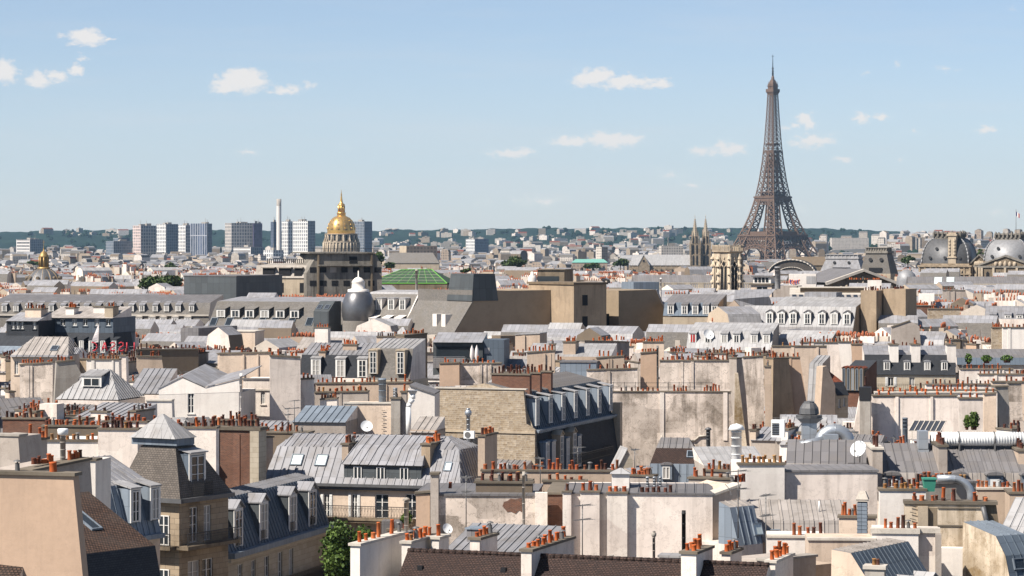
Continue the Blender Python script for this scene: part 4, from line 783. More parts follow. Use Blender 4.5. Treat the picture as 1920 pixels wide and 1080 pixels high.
# long grey church roof
def gable_hall(name, label, x0, x1, yr, ye, Y, D, mw, mr, cat='building', hip=0., zb=None, ang=0.):
    k = Y / F; c = at(x0, ye, Y); zb = gz(c.x, c.y) if zb is None else zb; W = (x1 - x0) * k / math.cos(R(ang)); e = c.z - zb; r = e + (ye - yr) * k + (D / 2) * (ye - HY) / F; clear(x0, x1, yr, ye + 4, Y); FOOT.append((c.x + W / 2, c.y + D / 2, max(W, D) * .4))
    root = empty(name, (c.x, c.y, zb), R(ang), label, cat); mb = MB(); mb.box(0, W, 0, D, 0, e)
    if not hip: mb.poly([(0, 0, e), (0, D, e), (0, D / 2, r)]); mb.poly([(W, 0, e), (W, D, e), (W, D / 2, r)])
    mb.build('wall', mw, root); mb = MB(); h = hip * W; o = .4
    mb.poly([(-o, -o, e - .15), (W + o, -o, e - .15), (W - h, D / 2, r), (h, D / 2, r)]); mb.poly([(-o, D + o, e - .15), (W + o, D + o, e - .15), (W - h, D / 2, r), (h, D / 2, r)])
    if hip: mb.poly([(-o, -o, e - .15), (h, D / 2, r), (-o, D + o, e - .15)]); mb.poly([(W + o, -o, e - .15), (W - h, D / 2, r), (W + o, D + o, e - .15)])
    mb.build('roof', mr, root); return root
gable_hall('church_hall', 'long plain grey slate roof of a church left of the round tree', 722, 823, 474, 493, 1900, 16, 'stone', 'slateg', 'church', .12)
gable_hall('copper_roofed_hall', 'low hall with a bright verdigris copper roof in the middle distance', 1073, 1139, 486, 492, 2300, 14, 'distd', 'copper', hip=.1)

# ---------------------------------------------------------------- royal palace range on the right
def palace_dome(name, label, x0, xa, x1, ytop, ybase, ycrown, ywall, Y, chim=None, ped=None, ang=-20):
    k = Y / F; c = at(x0, ybase, Y); zb = gz(c.x, c.y); e = c.z - zb; L = (xa - x0) * k / math.cos(R(ang)); root = empty(name, (c.x, c.y, zb), R(ang), label, 'palace'); clear(x0, x1, ycrown, ywall, Y); FOOT.append((c.x + L / 2, c.y + L / 2, L * .7))
    mb = MB(); mb.box(-.8, L + .8, -.8, L + .8, 0, e - 1.2); mb.box(-1.3, L + 1.3, -1.3, L + 1.3, e - 1.2, e - .6); mb.box(-.3, L + .3, -.3, L + .3, e - .6, e); mb.box(-1.2, L + 1.2, -1.2, L + 1.2, e - 4.0, e - 3.5)
    for i in range(10): s = -.6 + (L + 1.2) * i / 9; mb.box(s - .3, s + .3, -1.1, -.8, 0, e - 1.2)
    wl_ = mb.build('wall', 'ashlard', root); mb = MB()
    for i in range(5): s = L * (i + .5) / 5; mb.prism([(s - .65, -.83, e - 6.5), (s + .65, -.83, e - 6.5), (s + .65, -.83, e - 3), (s, -.83, e - 2.2), (s - .65, -.83, e - 3)], (0, -.1, 0)); mb.prism([(L + .83, s - .65, e - 6.5), (L + .83, s + .65, e - 6.5), (L + .83, s + .65, e - 3), (L + .83, s, e - 2.2), (L + .83, s - .65, e - 3)], (.1, 0, 0))
    mb.build_split('window', 'void', wl_)
    H = (ybase - ytop) * k; mb = MB(); n = 9; cx_ = L / 2; hw = lambda f: (L / 2) * (.52 + .48 * math.cos(f * math.pi / 2) ** .9) if f < 1 else L * .26
    for i in range(n):
        f0, f1 = i / n, (i + 1) / n; z0, z1 = e + H * math.sin(f0 * 1.45) / math.sin(1.45), e + H * math.sin(f1 * 1.45) / math.sin(1.45); a, b = hw(f0), hw(f1)
        A = [(cx_ - a, cx_ - a), (cx_ + a, cx_ - a), (cx_ + a, cx_ + a), (cx_ - a, cx_ + a)]; B = [(cx_ - b, cx_ - b), (cx_ + b, cx_ - b), (cx_ + b, cx_ + b), (cx_ - b, cx_ + b)]
        for q in range(4): mb.poly([(*A[q], z0), (*A[(q + 1) % 4], z0), (*B[(q + 1) % 4], z1), (*B[q], z1)], 0, True); mb.tube((*A[q], z0), (*B[q], z1), .28, 5, m=1)
    dm = mb.build('slate_dome', ['leadd' if chim else 'lead', 'lead'], root)
    # smooth across rows only: split the four faces
    mb = MB()
    for (f, s) in ((.42, .3), (.15, .18), (.15, .82), (.15, .5)):
        a = hw(f); z = e + H * math.sin(f * 1.45) / math.sin(1.45); x = cx_ - a + 2 * a * s; y = cx_ - a
        mb.tube((x, y + .5, z), (x, y - .45, z + .15), .55, 8)
    mb.build_split('round_dormer', 'iron', dm)
    zt = e + H; mb = MB(); cw = L * .285; mb.box(cx_ - cw, cx_ + cw, cx_ - cw, cx_ + cw, zt - .5, zt + .6); zc = e + (ybase - ycrown) * k; mb.box(cx_ - cw * .9, cx_ + cw * .9, cx_ - cw * .9, cx_ + cw * .9, zt + .6, zt + .5 + (zc - zt) * .55); r = random.Random(3)
    for i in range(28):
        s = (i % 7) / 6 * 2 - 1; q = [(s, -1), (1, s), (-s, 1), (-1, -s)][i // 7]; p = (cx_ + q[0] * cw, cx_ + q[1] * cw); hh = (zc - zt) * r.uniform(.55, 1.); mb.lathe([(.36, zt + .5), (.5, zt + hh * .45), (.28, zt + hh * .6), (.45, zt + hh * .8), (.05, zt + hh)], 6, p)
    mb.box(cx_ - cw, cx_ + cw, cx_ - cw, cx_ + cw, zt + (zc - zt) * .52, zt + (zc - zt) * .66); mb.build('crown_balustrade', 'concrete', root)
    if chim:
        s0, s1 = [(x - x0) * k / math.cos(R(ang)) for x in chim[:2]]; mb = MB(); zc2 = e + (ybase - chim[2]) * k; mb.box(s0, s1, -.2, 4.5, e, zc2); mb.box(s0 - .35, s1 + .35, -.5, 4.6, zc2 - 1.2, zc2 - .5); mb.box(s0 - .25, s1 + .25, -.5, 4.6, e + 2.0, e + 2.4)
        for i in range(5): z = e + 3 + i * 1.2; mb.lathe([(.3, z), (.42, z + .5), (.2, z + 1)], 6, (s0 + .55, -.25)); mb.lathe([(.3, z), (.42, z + .5), (.2, z + 1)], 6, (s1 - .55, -.25))
        mb.build('carved_chimney', 'stone', root)
    for (pa, pb, pt, pbase, tt) in ped or ():
        s0, s1 = (pa - x0) * k / math.cos(R(ang)), (pb - x0) * k / math.cos(R(ang)); zt_, zb_ = e + (ybase - pt) * k, e + (ybase - pbase) * k; m = (s0 + s1) / 2; mb = MB()
        mb.prism([(s0 + .5, tt, 0), (s1 - .5, tt, 0), (s1 - .5, tt, zb_), (m, tt, zt_ - .8), (s0 + .5, tt, zb_)], (0, 3.6, 0)); mb.prism([(s0, tt - .5, zb_), (m, tt - .5, zt_ - .6), (m, tt - .5, zt_), (s0 - .4, tt - .5, zb_ + .4)], (0, 6, 0), 1); mb.prism([(s1, tt - .5, zb_), (m, tt - .5, zt_ - .6), (m, tt - .5, zt_), (s1 + .4, tt - .5, zb_ + .4)], (0, 6, 0), 1); mb.box(s0 - .3, s1 + .3, tt - .4, tt + 3.6, zb_ - .7, zb_ - .05, 1)
        for i in range(5): x = m + (i - 2) * (s1 - s0) * .09; mb.lathe([(.5, zb_), (.7, zb_ + .8), (.35, zb_ + 1.4), (.05, zb_ + 1.9 - abs(i - 2) * .35)], 6, (x, tt - .1), 2)
        for i in range(5): x = s0 + 1 + (s1 - s0 - 2) * i / 4; mb.box(x - .38, x + .38, tt - .55, tt, 0, zb_ - .7, 2)
        mb.build('pediment', ['darkstone', 'concrete', 'stone'], root)
        mb = MB()
        for i in range(4): x = s0 + 1 + (s1 - s0 - 2) * (i + .5) / 4; mb.prism([(x - .55, tt - .03, zb_ - 5), (x + .55, tt - .03, zb_ - 5), (x + .55, tt - .03, zb_ - 2.6), (x, tt - .03, zb_ - 1.9), (x - .55, tt - .03, zb_ - 2.6)], (0, -.1, 0))
        mb.build_split('window', 'void', root)
palace_dome('domed_pavilion', 'dark square slate dome with carved crown and a tall carved chimney panel', 1728, 1811, 1842, 447, 494, 431, 516, 1000, (1775, 1789, 436), [(1812, 1846, 476, 497, 1.)])
palace_dome('domed_pavilion', 'pale grey slate dome with crown, cut by the right edge of the picture', 1845, 1922, 1960, 449, 490, 433, 516, 980, None, [(1840, 1932, 478, 498, -4.)])
c = at(1905, 436, 984); mb = MB(); mb.tube((0, 0, -2.5), (0, 0, 8.2), .09, 6); root = empty('flagpole', c, 0, 'slim flagpole with a striped flag on the crown of the pale dome', 'flagpole'); mb.build('pole', 'antenna', root)
for i, m_ in enumerate(('blue', 'white2', 'red')):
    mb = MB(); q = .42
    for z in range(5): mb.poly([(q * i, .12 * math.sin(i * 2.), 6.6 - z * .32 - i * .3 + .9), (q * (i + 1), .12 * math.sin((i + 1) * 2.), 6.6 - z * .32 - (i + 1) * .3 + .9), (q * (i + 1), .12 * math.sin((i + 1) * 2.), 6.28 - z * .32 - (i + 1) * .3 + .9), (q * i, .12 * math.sin(i * 2.), 6.28 - z * .32 - i * .3 + .9)])
    mb.build('flag_stripe', m_, root)
def trapezoid_pavilion(label, x0, xa, x1, yc, yt, yb, Y, mat, inset, ang=-20, cat='palace', crown='concrete', holes=True, ylow=None):
    k = Y / F; c = at(x0, yb, Y); zb = gz(c.x, c.y); e = c.z - zb; L = (xa - x0) * k / math.cos(R(ang)); D = max(4, (x1 - xa) * k / max(.15, abs(math.sin(R(ang))))); D = min(D, L * 1.4); root = empty('mansard_pavilion', (c.x, c.y, zb), R(ang), label, cat); clear(x0, x1, yc, ylow or yb, Y); FOOT.append((c.x + L / 2, c.y + D / 2, L * .6))
    mb = MB(); mb.box(0, L, 0, D, 0, e); mb.build('wall', 'stone', root); h = (yb - yt) * k; i_ = inset * L; mb = MB(); mb.frus((0, L, 0, D, e), (i_, L - i_, i_, D - i_, e + h)); rf = mb.build('slate_roof', mat, root); mb = MB(); hc = (yt - yc) * k; mb.box(i_ - .5, L - i_ + .5, i_ - .5, D - i_ + .5, e + h - .3, e + h + .4); mb.box(i_, L - i_, i_, D - i_, e + h + .4, e + h + hc)
    for j in range(9): x = i_ + (L - 2 * i_) * j / 8; mb.box(x - .15, x + .15, i_ - .25, i_, e + h + .4, e + h + hc * .9)
    mb.box(i_ - .4, L - i_ + .4, i_ - .4, D - i_ + .4, e + h + hc, e + h + hc + .25); mb.build('crest', crown, root)
    if holes:
        mb = MB()
        for s in (.33, .68): y = i_ * .62; mb.tube((L * s, y + .6, e + h * .62), (L * s, y - .4, e + h * .66), .62, 8)
        mb.box(L * .3, L * .72, -.1, 1.6, e + .4, e + h * .28); mb.build_split('round_dormer', 'void', rf)
trapezoid_pavilion('truncated dark slate pavilion roof with an iron crest, rising behind the pediment', 1612, 1667, 1690, 465, 473, 513, 900, 'slateg', .17)
trapezoid_pavilion('pale grey truncated pavilion roof left of the dark crested one', 1538, 1612, 1630, 478, 484, 508, 1150, 'zinc', .12, crown='zincw')
def pediment_front():
    Y = 800.; k = Y / F; ang = R(14); c = at(1555, 529, Y); zb = gz(c.x, c.y); e = c.z - zb; W = 24.; root = empty('colonnade_front', (c.x, c.y, zb), ang, 'broad stone pediment with carved tympanum and long dark roof behind', 'palace'); clear(1553, 1706, 503, 548, Y); FOOT.append((c.x + 12, c.y + 12, 12))
    mb = MB(); h = 23 * k; zr = e - 1.6; m = W * .43; mb.prism([(0, 0, 0), (W, 0, 0), (W, 0, zr - .3), (m, 0, e + h - .8), (0, 0, e - .6)], (0, 26, 0)); mb.box(-.5, W + .5, -.7, 0, zr - 2.2, zr - 1.2); mb.build('wall', 'darkstone', root)
    mb = MB(); mb.prism([(-.9, -.9, e - .8), (m, -.9, e + h - .5), (m, -.9, e + h + .25), (-1.2, -.9, e)], (0, 1.4, 0)); mb.prism([(W + .9, -.9, zr - .8), (m, -.9, e + h - .5), (m, -.9, e + h + .25), (W + 1.2, -.9, zr)], (0, 1.4, 0)); mb.build('raking_cornice', 'capw', root)
    mb = MB(); mb.poly([(-1, .5, e - .1), (m, .5, e + h + .2), (m, 27, e + h + .2), (-1, 27, e - .1)]); mb.poly([(W + 1, .5, zr), (m, .5, e + h + .2), (m, 27, e + h + .2), (W + 1, 27, zr)]); mb.build('roof', 'zincg', root); mb = MB(); r = random.Random(5)
    for i in range(13): f = (i + 1) / 14; x = W * f; top = (e - 1.5) + (h - 1) * (1 - abs(x - m) / (m if x < m else W - m)); mb.lathe([(.45, zr - 1), (.6, zr + (top - zr) * .3), (.35, zr + (top - zr) * .6), (.1, max(zr, top - .4))], 6, (x, -.1))
    mb.build('carving', 'stone', root)
pediment_front()
def arcade(name, label, x0, x1, yt, ycor, yb, Y, ang, mr, D=14, n=20):
    k = Y / F; c = at(x0, ycor, Y); zb = gz(c.x, c.y); e = c.z - zb; W = (x1 - x0) * k / math.cos(R(ang)); root = empty(name, (c.x, c.y, zb), R(ang), label, 'palace'); clear(x0, x1, yt, yb, Y); FOOT.append((c.x + W / 2, c.y + D / 2, D * .6))
    for q in range(int(W // 12)): FOOT.append((c.x + q * 12, c.y + D / 2, D * .6))
    mb = MB(); mb.box(0, W, 0, D, 0, e - 1.6); mb.box(-.4, W + .4, -.5, 0, e - 2.2, e - 1.7); mb.box(0, W, 0, .5, e - .25, e)
    for i in range(n + 1): x = W * i / n; mb.box(x - .7, x + .7, -.1, .6, e - 1.6, e + .02)
    for i in range(n * 7): x = W * (i + .5) / (n * 7); mb.box(x - .11, x + .11, .1, .4, e - 1.6, e - .25)
    wl_ = mb.build('balustraded_wall', 'ashlar', root); mb = MB(); zr = e + (ycor - yt) * k + D * .5 * (ycor - HY) / F; mb.poly([(0, 1.2, e - 1.5), (W, 1.2, e - 1.5), (W, D / 2, zr), (0, D / 2, zr)]); mb.poly([(0, D, e - 1.5), (W, D, e - 1.5), (W, D / 2, zr), (0, D / 2, zr)]); mb.poly([(W, 1.2, e - 1.5), (W, D / 2, zr), (W, D, e - 1.5)]); mb.poly([(0, 1.2, e - 1.5), (0, D / 2, zr), (0, D, e - 1.5)]); rf = mb.build('roof', mr, root)
    mb = MB()
    for i in range(n): x = W * (i + .5) / n; mb.box(x - .8, x + .8, -.03, .2, e - 7, e - 3.2)
    mb.build_split('window', 'void', wl_); return root, W, e, zr, D
rt = arcade('palace_wing', 'long balustraded stone palace wing with a grey glazed roof, on the right below the domes', 1705, 1990, 520, 532, 543, 760, -3, 'zincg', 14, 14)
mb = MB(); W, e, zr, D = rt[1:]
for f in (.165, .245): mb.poly([(W * f, 2.0, e - 1.5 + .5), (W * (f + .05), 2.0, e - 1.0), (W * (f + .065), 6.4, zr - .12), (W * (f + .015), 6.4, zr - .12)])
mb.build('skylight', 'glassl', rt[0])
arcade('palace_wing', 'balustraded stone palace wing with a glazed roof behind the octagonal bell tower', 1190, 1440, 517, 530, 545, 745, 3, 'zincg', 13, 10)
c = at(1700, 526, 790); mb = MB(); mb.lathe([(2.9, -8), (2.9, 0), (2.8, .8), (2.3, 1.9), (1.4, 2.7), (.4, 3.0), (0, 3.05)], 18); tag(mb.build('stair_dome', 'lead', None, c), 'small round grey dome at the right end of the pediment roof', 'dome'); FOOT.append((c.x, c.y, 4))
def arch_hall():
    Y = 1450.; k = Y / F; c = at(1440, 515, Y); zb = gz(c.x, c.y); W = 88 * k; h = 28 * k; e = c.z - zb; root = empty('arched_hall', (c.x, c.y, zb), R(-8), 'dark green arched glass roof end with a pale rim, before the lattice tower', 'hall'); clear(1438, 1530, 485, 514, Y); FOOT.append((c.x + 12, c.y + 15, 16))
    n = 18; arc = [(W / 2 - W / 2 * math.cos(math.pi * i / n), e + h * math.sin(math.pi * i / n)) for i in range(n + 1)]; mb = MB(); mb.box(0, W, 0, 45, 0, e); mb.build('wall', 'stone', root)
    mb = MB(); mb.poly([(x, .4, z) for x, z in arc]); 
    for (x0, z0), (x1, z1) in zip(arc, arc[1:]): mb.poly([(x0, 0, z0), (x1, 0, z1), (x1, 45, z1), (x0, 45, z0)])
    mb.build('glass_vault', 'slateb', root); mb = MB(); mb.path([(x, 0, z) for x, z in arc], .35, 6); mb.path([(W / 2 - W * .3 * math.cos(math.pi * i / n), .2, e + h * .5 * math.sin(math.pi * i / n)) for i in range(n + 1)], .22, 6); mb.build('rim', 'capw', root)
arch_hall()
gable_hall('long_hall', 'long low dark brown roof at the foot of the lattice tower', 1488, 1628, 482, 497, 1600, 30, 'darkstone', 'dirtroof', hip=.02)

# ---------------------------------------------------------------- park and street trees far off
tree('tree', 'large dark green tree clump beside the flat dark grey box', 305, 531, 800, 88, 38, 'leafd', 2600, .55, seed=2, blobs=16)
tree('tree', 'round green tree among the pale roofs in the middle distance', 966, 494, 1500, 60, 28, 'leafd', 1400, .7, seed=3, blobs=12)
tree('tree', 'dark green tree against the concrete gable, below the gilded dome', 706, 486, 1300, 34, 30, 'leafd', 900, .6, seed=4); tree('tree', 'small dark tree under the long grey church roof', 731, 498, 1250, 26, 12, 'leafd', 500, .5, seed=5)
tree('tree', 'low green tree left of the twin spired church', 1163, 492, 1900, 34, 18, 'leafd', 800, .8, seed=6); tree('tree', 'broad low trees near the copper roofed hall', 1112, 498, 1800, 46, 12, 'leafd', 700, .7, seed=7)
tree('tree', 'small round tree by the far left roofs below the pinkish tower', 318, 499, 1500, 28, 13, 'leafd', 600, .6, seed=8); tree('tree', 'small tree peeping up right of the dark aerial masts', 874, 507, 1000, 26, 9, 'leafd', 400, .4, seed=9)
tree('tree', 'green trees in the gap right of the crested slate pavilion', 1702, 487, 1500, 30, 16, 'leafd', 600, .6, seed=10); tree('tree', 'dark trees between the two palace domes', 1843, 478, 1400, 24, 26, 'leafd', 500, .6, seed=11); tree('tree', 'low tree left of the small ribbed dome', 62, 493, 2000, 28, 9, 'leafd', 500, .8, seed=12)

# ---------------------------------------------------------------- the far city
def blocked(x, y, hw, ztop):
    k = F / y; pa, pb, pt = CX + (x - hw) * k, CX + (x + hw) * k, HY + (CZ - ztop) * k
    for (x0, x1, y0, y1, Y) in CLEAR:
        if pb > x0 and pa < x1 and y < Y + 30 and pt < y1: return True
    return False
def footed(x, y, r):
    return any((x - a) ** 2 + (y - b) ** 2 < (r + q) ** 2 for a, b, q in FOOT)
SLOTS = ['far_white', 'far_beige', 'dist', 'distd', 'brown', 'zinc', 'zincw', 'slateg', 'tileo', 'orange_pot_far', 'white']
def put_house(mb, r, x, y, z0, w, d, h, a, kind, wall, roof, chim=True):
    ca, sa = math.cos(a), math.sin(a); T = lambda s, t_, z: (x + s * ca - t_ * sa, y + s * sa + t_ * ca, z0 + z)
    def bx(s0, s1, t0, t1, za, zb_, m): mb.prism([T(s0, t0, za), T(s1, t0, za), T(s1, t1, za), T(s0, t1, za)], (0, 0, zb_ - za), m)
    w2, d2 = w / 2, d / 2; A = [T(-w2, -d2, 0), T(w2, -d2, 0), T(w2, d2, 0), T(-w2, d2, 0)]; B = [(p[0], p[1], z0 + h) for p in A]
    for i in range(4): mb.poly((A[i], A[(i + 1) % 4], B[(i + 1) % 4], B[i]), wall)
    if kind == 0: mb.poly(B, roof); bx(-w2 * .4, w2 * .2, -d2 * .4, d2 * .4, h, h + 2.2, wall)
    elif kind == 1:
        rh = d * r.uniform(.2, .35); mb.poly((B[0], B[1], T(w2, 0, h + rh), T(-w2, 0, h + rh)), roof); mb.poly((B[3], B[2], T(w2, 0, h + rh), T(-w2, 0, h + rh)), roof); mb.poly((B[0], B[3], T(-w2, 0, h + rh)), wall); mb.poly((B[1], B[2], T(w2, 0, h + rh)), wall)
    else:
        i = d * .14; rh = r.uniform(2.4, 3.6); C = [T(-w2, -d2 + i, h + rh), T(w2, -d2 + i, h + rh), T(w2, d2 - i, h + rh), T(-w2, d2 - i, h + rh)]; rr = rh + 1.1
        mb.poly((B[0], B[1], C[1], C[0]), roof); mb.poly((B[3], B[2], C[2], C[3]), roof); mb.poly((C[0], C[1], T(w2, 0, h + rr), T(-w2, 0, h + rr)), 6 if roof == 5 else 5); mb.poly((C[3], C[2], T(w2, 0, h + rr), T(-w2, 0, h + rr)), 5)
        for s, j, q in ((-w2, 0, 3), (w2, 1, 2)): mb.poly((B[j], B[q], C[q], T(s, 0, h + rr), C[j]), wall)
    if chim:
        for q in range(r.choice((1, 2, 3))):
            s = r.choice((-1, 1)) * w2 * .93; t_ = r.uniform(-.6, .6) * d2; l = r.uniform(1.2, 3); zt = h + r.uniform(3.6, 5.2); bx(s - .35, s + .35, t_ - l / 2, t_ + l / 2, h - 1, zt, wall); bx(s - .17, s + .17, t_ - l * .45, t_ + l * .45, zt, zt + .55, 9)
rf_ = random.Random(21); NFAR = 0; mbs = MB(); far_list = []
for i in range(14000):
    px = rf_.uniform(-40, 1960); y = 1. / rf_.uniform(1 / 6300., 1 / 1150.); x = (px - CX) * y / F; z0 = gz(x, y)
    if y > 2600 and rf_.random() < .35: y = rf_.uniform(2600, 6250); x = (px - CX) * y / F; z0 = gz(x, y)
    w, d, h = rf_.uniform(8, 20), rf_.uniform(8, 13), rf_.uniform(14, 24)
    if y > 3500: h += rf_.choice((0, 0, 2, 5, 12)); w *= 1.3
    if blocked(x, y, w * .6, z0 + h + 5) or footed(x, y, w * .42): continue
    FOOT.append((x, y, w * .42)); far_list.append((y, x, z0, w, d, h))
far_list.sort(); CC = [0, 0, 1, 1, 2, 2, 3, 10, 4]; RR = [5, 7, 7, 7, 6, 4, 1, 5, 8]
FAR_NEAR = [f for f in far_list if f[0] < 1800][:90]
for f in far_list:
    y, x, z0, w, d, h = f; a = rf_.choice((R(-19), R(71), R(28), R(-48))) + rf_.gauss(0, .12); kind = rf_.choice((0, 1, 1, 2, 2, 2)); args = (w, d, h, a, kind, rf_.choice(CC), rf_.choice(RR))
    if f in FAR_NEAR:
        m1 = MB(); put_house(m1, rf_, 0, 0, 0, w, d, h, 0, kind, args[5], args[6]); o = m1.build('distant_house', SLOTS, None, (x, y, z0), a)
        wn_ = {0: 'pale', 1: 'beige', 2: 'cream', 3: 'tan', 4: 'brown', 10: 'white'}[args[5]]; rn_ = {4: 'brown', 1: 'beige', 5: 'grey zinc', 6: 'pale zinc', 7: 'grey slate', 8: 'orange tiled'}[args[6]]; kn_ = {0: 'flat roofed', 1: 'gabled', 2: 'mansard roofed'}[kind]
        tag(o, f'tiny {wn_} {kn_} house with {rn_} roof in the crowded middle distance', 'house', 'small houses of the crowded middle distance')
    else: put_house(mbs, rf_, x, y, z0, *args, chim=y < 2600)
tag(mbs.build('distant_city', SLOTS), 'dense pale buildings of the far city below the hills', 'city', kind='stuff')
mbs = MB(); r = random.Random(4)
for i in range(520):
    px = r.choice((r.uniform(690, 1440), r.uniform(690, 1440), r.uniform(1040, 1330), r.uniform(60, 240) if r.random() < .08 else r.uniform(700, 1400))); y = r.uniform(6350, 8500) if px > 400 else r.uniform(8200, 8700); x = (px - CX) * y / F; s = r.uniform(.7, 1.5)
    if y > 7600 and r.random() < .35: continue
    put_house(mbs, r, x, y, hz(px, y) - 3, r.uniform(12, 30) * s, 12, r.uniform(8, 15) * s, r.uniform(-.6, 1.2), r.choice((0, 0, 1)), r.choice((0, 0, 1, 2, 10)), r.choice((5, 6, 8, 8, 7)), False)
tag(mbs.build('hillside_houses', SLOTS), 'white and red-roofed houses scattered over the far wooded hillside', 'houses', kind='stuff')
# woods between the hillside houses and the far city
mbs = MB(); r = random.Random(9)
for i in range(520):
    px = r.uniform(-30, 1960); y = r.uniform(4600, 6300) if r.random() < .35 else r.uniform(6350, 8600); x = (px - CX) * y / F; z = (gz(x, y) if y < 6330 else hz(px, y)); q = r.uniform(5, 10); h = r.uniform(8, 15)
    if y < 6330 and footed(x, y, 2): continue
    for b in range(4): cx_, cy_, cz_ = x + r.uniform(-q, q), y + r.uniform(-q, q), z + h * r.uniform(.3, .8); rr = q * r.uniform(.5, .8); mbs.lathe([(0.01, -rr * .8), (rr, -rr * .2), (rr * .75, rr * .5), (0, rr)], 6, (cx_, cy_), 0, False, z0=cz_)
tag(mbs.build('distant_woods', 'forest'), 'dark green wood patches among the far houses', 'trees', kind='stuff')
# ================================================================= the tall row behind the rooftops
b = H('slate_mansard_range', 'long grey slate mansard range with two tiers of white dormers, at the left', -20, 589, 480, 392, -4, vt=548, vb=626)
b.body(14, 'stone', z1=b.z - 3.6); b.roof([(-.9, -3.6), (-.2, -.2), (0, 0), (1.3, 2.0), (14, 3.15), (15, 0)], ['slateg', 'zincm', 'slateg', 'zincg', 'slateg'], endmat='far_white', hr=[0, 0, 0, 0, 0, 0])
for x in (8, 30, 52, 74, 96, 118, 140, 162, 184, 203, 222, 246, 266, 291, 312, 334, 359): b.dorm(x - 4.5, x + 4.5, 572, 584, .15, 'flat', 'slate', 'zinc', 2.6)
for x in (203, 222, 241, 260, 285, 306, 328, 352): b.dorm(x - 6, x + 6, 595, 620, -1.0, 'arch', 'stone', 'capw', 1.6)
b.box('cornice', 0, b.W, -.5, -.05, b.z - .25, b.z, 'capw'); b.box('verge', b.W, b.W + .35, -.5, 14, b.z - 4, b.z + 2.2, 'capw') if 0 else None
clear(378, 640, 560, 622, 446); b = H('slate_mansard_house', 'brownish slate mansard with boxy dormers above a line of slanting skylights', 378, 640, 458, 632, -20, vt=556, vb=625); b.body(14, 'cream', z1=b.z); b.roof([(0, 0), (5.6, 6.2), (5.9, 6.5), (15, 7.1), (16, 0)], ['slateg', 'slateg', 'zinc', 'slateg'], endmat='slate')
for x in (413, 440, 467, 495, 524, 551): q = b.loc(x - 6, 585, 3.4); b.dorm3(q[0], q[0] + 1.5, b.z + 3.9, b.z + 5.2, 3.3, 'flat', 'slateg', 'slateg', 2.6, 'w')
for x in (398, 427, 456, 488, 512, 544, 578): b.skyl(x, 611, 1.2, 1.7, 0)
b = H('dark_box_dormer_house', 'boxy black clad dormer block with two small skylights, left of the bulbous dome', 588, 584, 446, 616, -20, vt=566, vb=605); b.body(5, 'leadgrey', z0=10); b.roof([(0, 0), (2.6, 1.6), (5, 1.6)], ['leadgrey', 'leadgrey'], endmat='leadgrey'); b.skyl(597, 580, .8, 1.2, 0, 'solar'); b.skyl(611, 580, .8, 1.2, 0, 'solar')
# bulbous dome
Y = 447.; k = Y / F; c = at(672, 600, Y); root = empty('bulbous_dome', (c.x, c.y, 0), 0, 'dark bulbous lead dome with a white cylindrical lantern', 'dome'); Z = lambda py: CZ - (py - HY) * k; clear(638, 706, 515, 600, Y); FOOT.append((c.x, c.y, 5))
mb = MB(); mb.lathe([(30 * k, 0), (30 * k, Z(604)), (26 * k, Z(597))], 24); mb.build('drum', 'slateg', root); mb = MB(); mb.lathe([(r * k, Z(y)) for r, y in ((28, 602), (31, 592), (31.8, 582), (31, 572), (28, 561), (24, 552), (19, 546), (15, 544))], 32); mb.build('dome', 'silver', root)
mb = MB(); mb.lathe([(r * k, Z(y)) for r, y in ((20, 548), (20, 543), (12.5, 541), (12, 530), (13, 529), (10, 525), (6, 521), (4, 520.5), (1.2, 519), (1, 508), (0, 507.5))], 20); mb.build('lantern', 'white2', root)
b = H('slate_mansard_house', 'pale zinc topped slate mansard with tall white dormers, right of the bulbous dome', 663, 627, 446, 757, -24, vt=548, vb=622); b.body(10, 'stone', z1=b.z); b.roof([(0, 0), (1.6, 2.7), (5.6, 6.4), (6.0, 6.7), (10.5, 7.0)], ['slateg', 'slateg', 'zincw', 'zincw'], endmat='slate'); mb = MB(); mb.path([Vector(b.root.matrix_local.inverted() @ Vector((0, 0, 0))) * 0 + Vector((b.W + .02, t_, z_)) for t_, z_ in ((-.05, b.z), (1.55, b.z + 2.75), (5.55, b.z + 6.45), (5.95, b.z + 6.8))], .16, 4); mb.build('verge', 'white2', b.root)
for x in (672, 697, 722, 745): q = b.loc(x - 5, 622, .2); b.dorm3(q[0], q[0] + 1.15, b.z + .3, b.z + 2.6, .15, 'flat', 'white2', 'white2', 2.2)
for x in (711, 734, 755): q = b.loc(x - 5, 585, 3.2); b.dorm3(q[0], q[0] + 1.05, b.z + 3.9, b.z + 5.7, 3.0, 'arch', 'white2', 'zincw', 2.4)
clear(757, 842, 548, 626, 432); clear(842, 1274, 520, 634, 424); clear(1040, 1274, 520, 636, 448); b = H('tan_block', 'massive tan windowless block with a projecting stair tower, dark slots and sloping right edge', 887, 546, 432, 1034, 36, vt=512, vb=632)
mb = MB(); zt = b.z; mb.prism([b.loc(887, 546), b.loc(1080, 543), b.loc(1100, 660), b.loc(842, 660), b.loc(852, 625), b.loc(887, 566)], (0, 14, 0)); mb.build('wall', 'blank_tan', b.root); p6 = 6.0
s0, s1 = b.loc(1076, 533, -p6)[0], b.loc(1137, 533, -p6)[0]; zt2 = b.loc(1076, 534, -p6)[2]; b.box('stair_tower', s0, s1, -p6, 6, 0, zt2, 'tan'); mb = MB(); mb.frus((s0 - .2, s1 + .2, -p6 - .2, 6.2, zt2 + .01), (s0 - .2, s1 + .2, -p6 - .2, 6.2, zt2 + .35)); mb.build('coping', 'dirtroof', b.root)
for y0, y1 in ((553, 573), (593, 613), (632, 650)): b.pxbox('dark_slot', 1092, 1102, y0, y1, -p6 - .03, .05, 'void')
